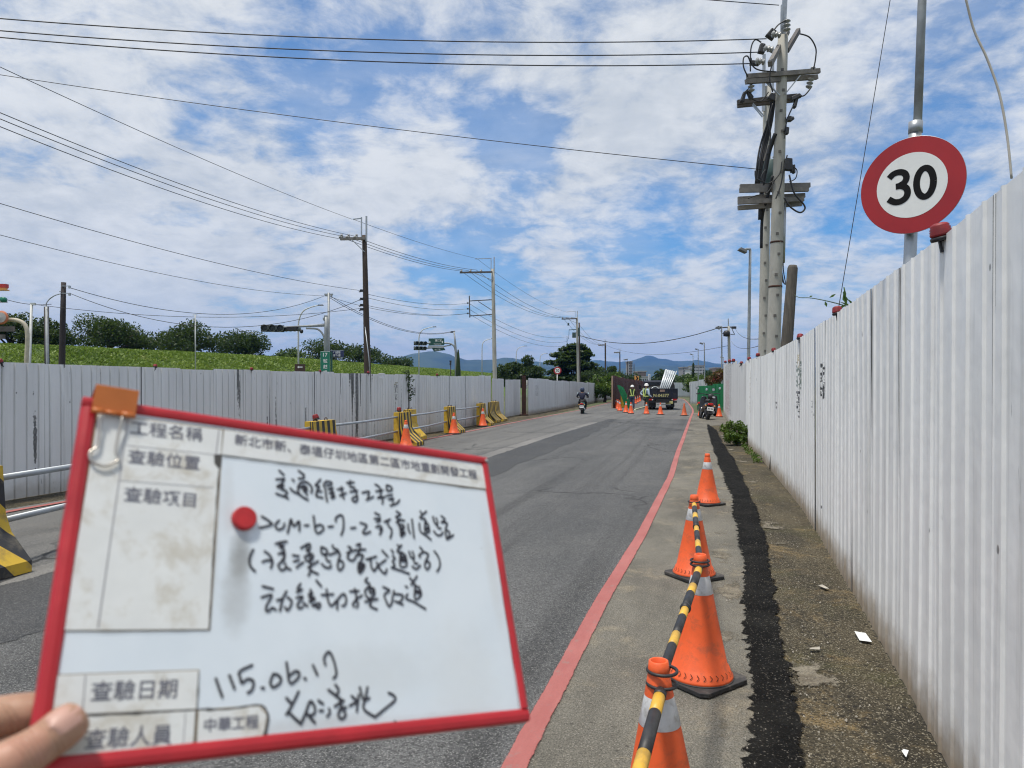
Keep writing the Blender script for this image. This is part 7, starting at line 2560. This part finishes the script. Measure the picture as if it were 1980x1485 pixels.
c = TW @ Vector((.86, 2.5, .86))
one('tarp_bundle', MB().lathe([(0, 0), (.30, .02), (.34, .4), (.30, .9), (.20, 1.18), (0, 1.22)], 12, c), M_DKCLOTH, 'tall dark tarpaulin bundle standing at the front right of the truck bed', 'tarpaulin', origin=tuple(c))
c = TW @ Vector((.10, 2.3, .86))
one('tarp_bundle', MB().lathe([(0, 0), (.46, .02), (.52, .3), (.44, .66), (.25, .84), (0, .86)], 12, c), M_TRUCKDK, 'low black heap of gear behind the tubes on the truck bed', 'tarpaulin', origin=tuple(c))


# ------------------------------------------------------------------ scooters
def scooter(x, y, rz, label, body=M_SCOOT, k=1.0, box=True, lean=0.0, plate=True):
    r = thing('scooter', label, 'scooter', (x, y, 0), rz, None)
    r.rotation_euler = (0, lean, rz)
    r.scale = (k, k, k)

    def sp(nm, mb, m, par=None, bevel=0.0):
        return obj(nm, mb, m, par or r, False, bevel)
    for yy in (-.62, .62):
        wheel(0, yy, .25, .12, r, M_GREYPOLE)
    tail_p = [(-.80, .62), (-.62, .46), (-.20, .34), (.18, .34), (.22, .30), (-.2, .26), (-.66, .36), (-.86, .58)]
    body_ = skin_mesh([(0, -.80, .62), (0, -.52, .58), (0, -.15, .52), (0, .12, .32), (0, .42, .36), (0, .56, .72), (0, .60, .95)], [(i, i + 1) for i in range(6)],
                      [(.13, .09), (.19, .14), (.18, .13), (.17, .06), (.17, .06), (.17, .07), (.12, .06)], 1)
    b_ = sp('fairing', body_, body)
    sp('seat', skin_mesh([(0, -.72, .76), (0, -.40, .78), (0, -.02, .74)], [(0, 1), (1, 2)], [(.12, .05), (.14, .055), (.11, .045)], 1), M_RUBBER)
    sp('fork', MB().tube([(-.08, .62, .25), (-.08, .56, .70)], .022, 8).tube([(.08, .62, .25), (.08, .56, .70)], .022, 8), M_GALV)
    sp('front_mudguard', MB().lathe([(.27, -.07), (.285, 0), (.27, .07)], 20, (0, .62, .25), Matrix.Rotation(R(90), 3, 'Y')), body)
    sp('handlebar', MB().tube([(-.34, .44, 1.00), (-.16, .52, 1.03), (.16, .52, 1.03), (.34, .44, 1.00)], .017, 8).tube([(-.36, .42, 1.0), (-.24, .48, 1.015)], .024, 8).tube([(.36, .42, 1.0), (.24, .48, 1.015)], .024, 8), M_BLACK)
    for s_ in (-1, 1):
        mm = sp('mirror', MB().tube([(s_ * .20, .52, 1.03), (s_ * .30, .52, 1.20)], .008, 6).lathe([(0, -.012), (.065, -.01), (.07, .004), (.06, .012), (0, .014)], 14, (s_ * .33, .51, 1.25), Matrix.Rotation(R(90), 3, 'X')), M_BLACK)
        sp('mirror_glass', MB().lathe([(.058, .0), (0, .002)], 14, (s_ * .33, .494, 1.25), Matrix.Rotation(R(90), 3, 'X')), M_MIRROR, mm)
        sp('turn_signal', MB().lathe([(0, -.03), (.03, -.02), (.035, 0), (.03, .02), (0, .03)], 10, (s_ * .17, -.82, .56), Matrix.Rotation(R(90), 3, 'X')), M_AMBER)
    sp('tail_lamp', MB().box((0, -.90, .63), (.24, .06, .09), None, 0, .8), M_TAIL, bevel=.02)
    sp('rear_mudguard', MB().box((0, -.90, .40), (.16, .03, .30), (R(-14), 0, 0)), M_RUBBER)
    if plate:
        pl = sp('number_plate', MB().box((0, -.935, .44), (.26, .012, .15), (R(-10), 0, 0)), M_PLATE)
        sp('plate_characters', MB().box((-.07, -.943, .44), (.03, .004, .06)).box((-.02, -.943, .44), (.03, .004, .06)).box((.04, -.943, .44), (.03, .004, .06)).box((.085, -.943, .44), (.025, .004, .06)), M_SIGNBLACK, pl)
    sp('exhaust', MB().tube([(.14, -.1, .22), (.16, -.5, .24), (.17, -.85, .33)], [.03, .055, .05], 10), M_GALV)
    sp('center_stand', MB().tube([(-.14, -.2, .02), (-.06, -.15, .28)], .014, 6).tube([(.14, -.2, .02), (.06, -.15, .28)], .014, 6), M_GALV)
    sp('engine', MB().box((0, -.5, .30), (.22, .46, .20)), M_TRUCKDK, bevel=.04)
    if box:
        bx = sp('top_box', skin_mesh([(0, -.86, .93), (0, -.66, .93)], [(0, 1)], [(.17, .15), (.17, .15)], 1), M_BLACK)
        sp('sticker', MB().box((.06, -1.02, .92), (.10, .01, .06)), M_WHITE, bx)
    return r


q = G(1368, 811)
scooter(q.x, q.y + .6, R(-4), 'black scooter parked by the green hoarding, white plate and red tail lamp facing us', k=1.24, lean=R(7))
q = G(1380, 806)
scooter(q.x + .05, q.y + .9, R(-42), 'second dark scooter parked behind the first, its mirrors catching the light', k=1.22, box=False, lean=R(-4), plate=False)
q = G(1128.5, 800)
sc_l = (q.x, q.y, 0)
scooter(q.x, q.y + .7, R(-9), 'moving scooter with a dark teal rear, ridden away along the left hoarding', body=M_SCOOTB, k=.98, box=False)
q = G(1318, 766)
scooter(q.x - .25, q.y, R(-12), 'distant scooter left of its neighbour in front of the far hoarding', box=False, plate=False)
scooter(q.x + .55, q.y + 1.2, R(-16), 'distant scooter ridden beside another in front of the far hoarding', box=False, plate=False)


# ------------------------------------------------------------------ people
def person(loc, rz, label, pose, shirt, trousers, skin=M_SKINS, helmet=None, vest=False, hair=None, k=1.0):
    """pose: dict of joints in metres, figure faces +y; body is one skinned mesh, clothing lies over it as children"""
    r = thing('person', label, 'person', loc, rz)
    r.scale = (k, k, k)
    J = pose
    names = ['pelvis', 'waist', 'chest', 'neck', 'head', 'top', 'lhip', 'lknee', 'lank', 'ltoe', 'rhip', 'rknee', 'rank', 'rtoe', 'lsh', 'lel', 'lwr', 'lhand', 'rsh', 'rel', 'rwr', 'rhand']
    rad = [(.08, .07), (.08, .06), (.10, .07), .05, (.080, .092), (.060, .070), .06, .045, .034, .034, .06, .045, .034, .034, .040, .034, .030, .036, .040, .034, .030, .036]
    E_ = [('pelvis', 'waist'), ('waist', 'chest'), ('chest', 'neck'), ('neck', 'head'), ('head', 'top'), ('pelvis', 'lhip'), ('lhip', 'lknee'), ('lknee', 'lank'), ('lank', 'ltoe'), ('pelvis', 'rhip'), ('rhip', 'rknee'), ('rknee', 'rank'), ('rank', 'rtoe'),
          ('chest', 'lsh'), ('lsh', 'lel'), ('lel', 'lwr'), ('lwr', 'lhand'), ('chest', 'rsh'), ('rsh', 'rel'), ('rel', 'rwr'), ('rwr', 'rhand')]
    ix = {n_: i for i, n_ in enumerate(names)}
    body = skin_mesh([J[n_] for n_ in names], [(ix[a], ix[b]) for a, b in E_], rad, 1)
    # fingers and nose as part of the body surface
    for s_ in ('l', 'r'):
        w_, h_ = Vector(J[s_ + 'wr']), Vector(J[s_ + 'hand'])
        d_ = (h_ - w_).normalized()
        sx = d_.cross(Vector((0, 1, 0))).normalized() if abs(d_.y) < .9 else Vector((1, 0, 0))
        for f_ in range(4):
            o = h_ + sx * ((f_ - 1.5) * .018)
            body.tube([o, o + d_ * (.05 + .01 * (f_ in (1, 2))), o + d_ * .085 + Vector((0, -.012, 0))], [.010, .009, .007], 6)
        body.tube([h_ - d_ * .02 + sx * .03, h_ + sx * .052 + d_ * .03], [.011, .008], 6)
    hd_ = Vector(J['head'])
    body.tube([hd_ + Vector((0, .085, .025)), hd_ + Vector((0, .112, -.012)), hd_ + Vector((0, .09, -.02))], [.008, .014, .008], 6)
    obj('body', body, skin, r, False)
    obj('face_features', MB().box(hd_ + Vector((-.033, .088, .022)), (.026, .012, .010)).box(hd_ + Vector((.033, .088, .022)), (.026, .012, .010)).box(hd_ + Vector((0, .092, -.055)), (.045, .010, .010)), M_DARK, r, False)

    def sub(nn, ee, rr):
        i2 = {n_: i for i, n_ in enumerate(nn)}
        return skin_mesh([J[n_] for n_ in nn], [(i2[a], i2[b]) for a, b in ee], rr, 1)
    obj('shirt', sub(['pelvis', 'waist', 'chest', 'lsh', 'lel', 'rsh', 'rel', 'lwr', 'rwr'], [('pelvis', 'waist'), ('waist', 'chest'), ('chest', 'lsh'), ('lsh', 'lel'), ('chest', 'rsh'), ('rsh', 'rel'), ('lel', 'lwr'), ('rel', 'rwr')],
                     [(.145, .115), (.150, .118), (.175, .125), .075, .058, .075, .058, .045, .045]), shirt, r, False)
    obj('trousers', sub(['pelvis', 'lhip', 'lknee', 'lank', 'rhip', 'rknee', 'rank'], [('pelvis', 'lhip'), ('lhip', 'lknee'), ('lknee', 'lank'), ('pelvis', 'rhip'), ('rhip', 'rknee'), ('rknee', 'rank')], [(.150, .12), .105, .078, .065, .105, .078, .065]), trousers, r, False)
    for s_ in ('l', 'r'):
        a, t_ = Vector(J[s_ + 'ank']), Vector(J[s_ + 'toe'])
        obj('shoe', MB().tube([a + Vector((0, -.05, -.05)), a + Vector((0, .02, -.045)), t_ + Vector((0, .02, .0)), t_ + Vector((0, .07, -.005))], [.045, .05, .046, .030], 10), M_BLACK, r, False)
    if helmet:
        T = Vector(J['head']) + Vector((0, 0, .035))
        hm = MB().lathe([(.150, 0), (.128, .004), (.126, .04), (.115, .085), (.085, .125), (.045, .145), (0, .15)], 20, T) if helmet is M_HELMET else MB().lathe([(.06, -.15), (.125, -.12), (.140, -.02), (.138, .05), (.115, .11), (.07, .145), (0, .155)], 20, T)
        obj('helmet', hm, helmet, r, False)
    else:
        obj('hair', MB().lathe([(.085, -.03), (.098, .02), (.092, .08), (.06, .12), (0, .135)], 16, Vector(J['head']) + Vector((0, -.012, .02))), hair or M_DKCLOTH, r, False)
    if vest:
        v_ = obj('safety_vest', sub(['pelvis', 'waist', 'chest', 'neck'], [('pelvis', 'waist'), ('waist', 'chest'), ('chest', 'neck')], [(.155, .128), (.160, .130), (.185, .138), (.10, .08)]), M_VEST, r, False)
        st = MB()
        c, wst = Vector(J['chest']), Vector(J['waist'])
        for s_ in (-1, 1):
            for yy in (1, -1):
                st.beam(c + Vector((s_ * .145, yy * .120, .15)), wst + Vector((s_ * .055, yy * .158, -.08)), .055, .022, up=(0, yy, 0))
        ring = [(wst + Vector((math.cos(a_) * .178, math.sin(a_) * .150, -.10))) for a_ in np.linspace(0, 2 * math.pi, 21)[:-1]]
        st.tube(ring, .028, 6, closed=True)
        obj('hi_vis_strip', st, M_HIVIS, v_, False)
    return r


def std(lank=(-.13, .05, .09), rank=(.13, -.03, .09), lh=(-.34, .05, .80), rh=(.34, .05, .80), lel=(-.30, -.02, 1.06), rel=(.30, -.02, 1.06), bend=0.0, hy=0.02):
    J = dict(pelvis=(0, 0, .93), waist=(0, .0 + bend * .3, 1.08), chest=(0, bend * .7, 1.34), neck=(0, bend, 1.50), head=(0, bend + hy, 1.60), top=(0, bend + hy, 1.68),
             lhip=(-.10, 0, .88), rhip=(.10, 0, .88), lsh=(-.20, bend * .8, 1.40), rsh=(.20, bend * .8, 1.40))
    for s_, a in (('l', lank), ('r', rank)):
        h = Vector(J[s_ + 'hip'])
        a = Vector(a)
        J[s_ + 'knee'] = tuple(h.lerp(a, .5) + Vector((0, .045, 0)))
        J[s_ + 'ank'] = tuple(a)
        J[s_ + 'toe'] = (a.x * 1.1, a.y + .14, .05)
    J['lel'], J['rel'] = lel, rel
    for s_, e, h in (('l', lel, lh), ('r', rel, rh)):
        e, h = Vector(e), Vector(h)
        J[s_ + 'wr'] = tuple(e.lerp(h, .86))
        J[s_ + 'hand'] = tuple(h)
    return J


q = G(1222.5, 791.5)
person(tuple(q), R(172), 'worker facing us in a white helmet and hi-vis V vest, standing before the rusty hoarding', std(lank=(-.10, .16, .09), rank=(.10, -.12, .09)), M_BRNSHIRT, M_JEANS, helmet=M_HELMET, vest=True)
q = G(1249.5, 797)
person(tuple(q), R(-62), 'worker in a pale blue shirt, white helmet and vest, hand on hip beside the truck', std(lh=(-.22, -.06, 1.02), lel=(-.44, -.10, 1.16), rh=(.30, .22, .92), lank=(-.12, .12, .09), rank=(.12, -.14, .09)), M_SHIRT, M_OLIVE, helmet=M_HELMET, vest=True, k=1.05)
ride = dict(pelvis=(0, -.32, .86), waist=(0, -.29, 1.00), chest=(0, -.22, 1.24), neck=(0, -.18, 1.39), head=(0, -.15, 1.49), top=(0, -.15, 1.57), lhip=(-.12, -.28, .83), rhip=(.12, -.28, .83), lknee=(-.22, .14, .72), rknee=(.22, .14, .72),
            lank=(-.20, .12, .34), rank=(.20, .12, .34), ltoe=(-.20, .26, .31), rtoe=(.20, .26, .31), lsh=(-.21, -.21, 1.29), rsh=(.21, -.21, 1.29), lel=(-.36, .04, 1.10), rel=(.36, .04, 1.10), lwr=(-.34, .30, 1.02), rwr=(.34, .30, 1.02), lhand=(-.33, .36, 1.01), rhand=(.33, .36, 1.01))
q = Vector(sc_l)
person((q.x, q.y + .7, 0), R(-9), 'rider in a navy jacket and dark blue helmet on the moving scooter', ride, M_NAVY, M_DKCLOTH, helmet=M_HELMETB, k=.96)
q = G(1318, 766)
person((q.x + .55, q.y + 1.2, 0), R(-16), 'distant rider in dark clothes in front of the far pale hoarding', ride, M_DKCLOTH, M_BRNSHIRT, helmet=M_HELMETB)
a, b = P(1228, 796, 48.5), P(1244, 783, 57)
pts = smooth_path([Vector((a.x, a.y, .03)), Vector((a.x + .5, 51, .03)), Vector((b.x - .1, 54, .25)), Vector((b.x + .1, 55, .7))], 6)
one('hose', MB().tube(pts, .05, 8), M_HOSE, 'pale hose trailing on the ground between the two workers', 'hose', origin=tuple(pts[0]))

# ------------------------------------------------------------------ far haze
hz = MB().box((0, 3700, 224), (17000, 8600, 450.5))
m = bpy.data.materials.new('haze_air')
m.use_nodes = True
n_ = m.node_tree.nodes
n_.clear()
ou = n_.new('ShaderNodeOutputMaterial')
vp = n_.new('ShaderNodeVolumePrincipled')
vp.inputs['Color'].default_value = (0.13, 0.36, 0.95, 1)
vp.inputs['Density'].default_value = 1.15e-4
vp.inputs['Anisotropy'].default_value = 0.0
m.node_tree.links.new(vp.outputs[0], ou.inputs['Volume'])
tag(obj('haze', hz, m), 'thin bluish air that pales the distant hills', 'haze', kind='stuff')
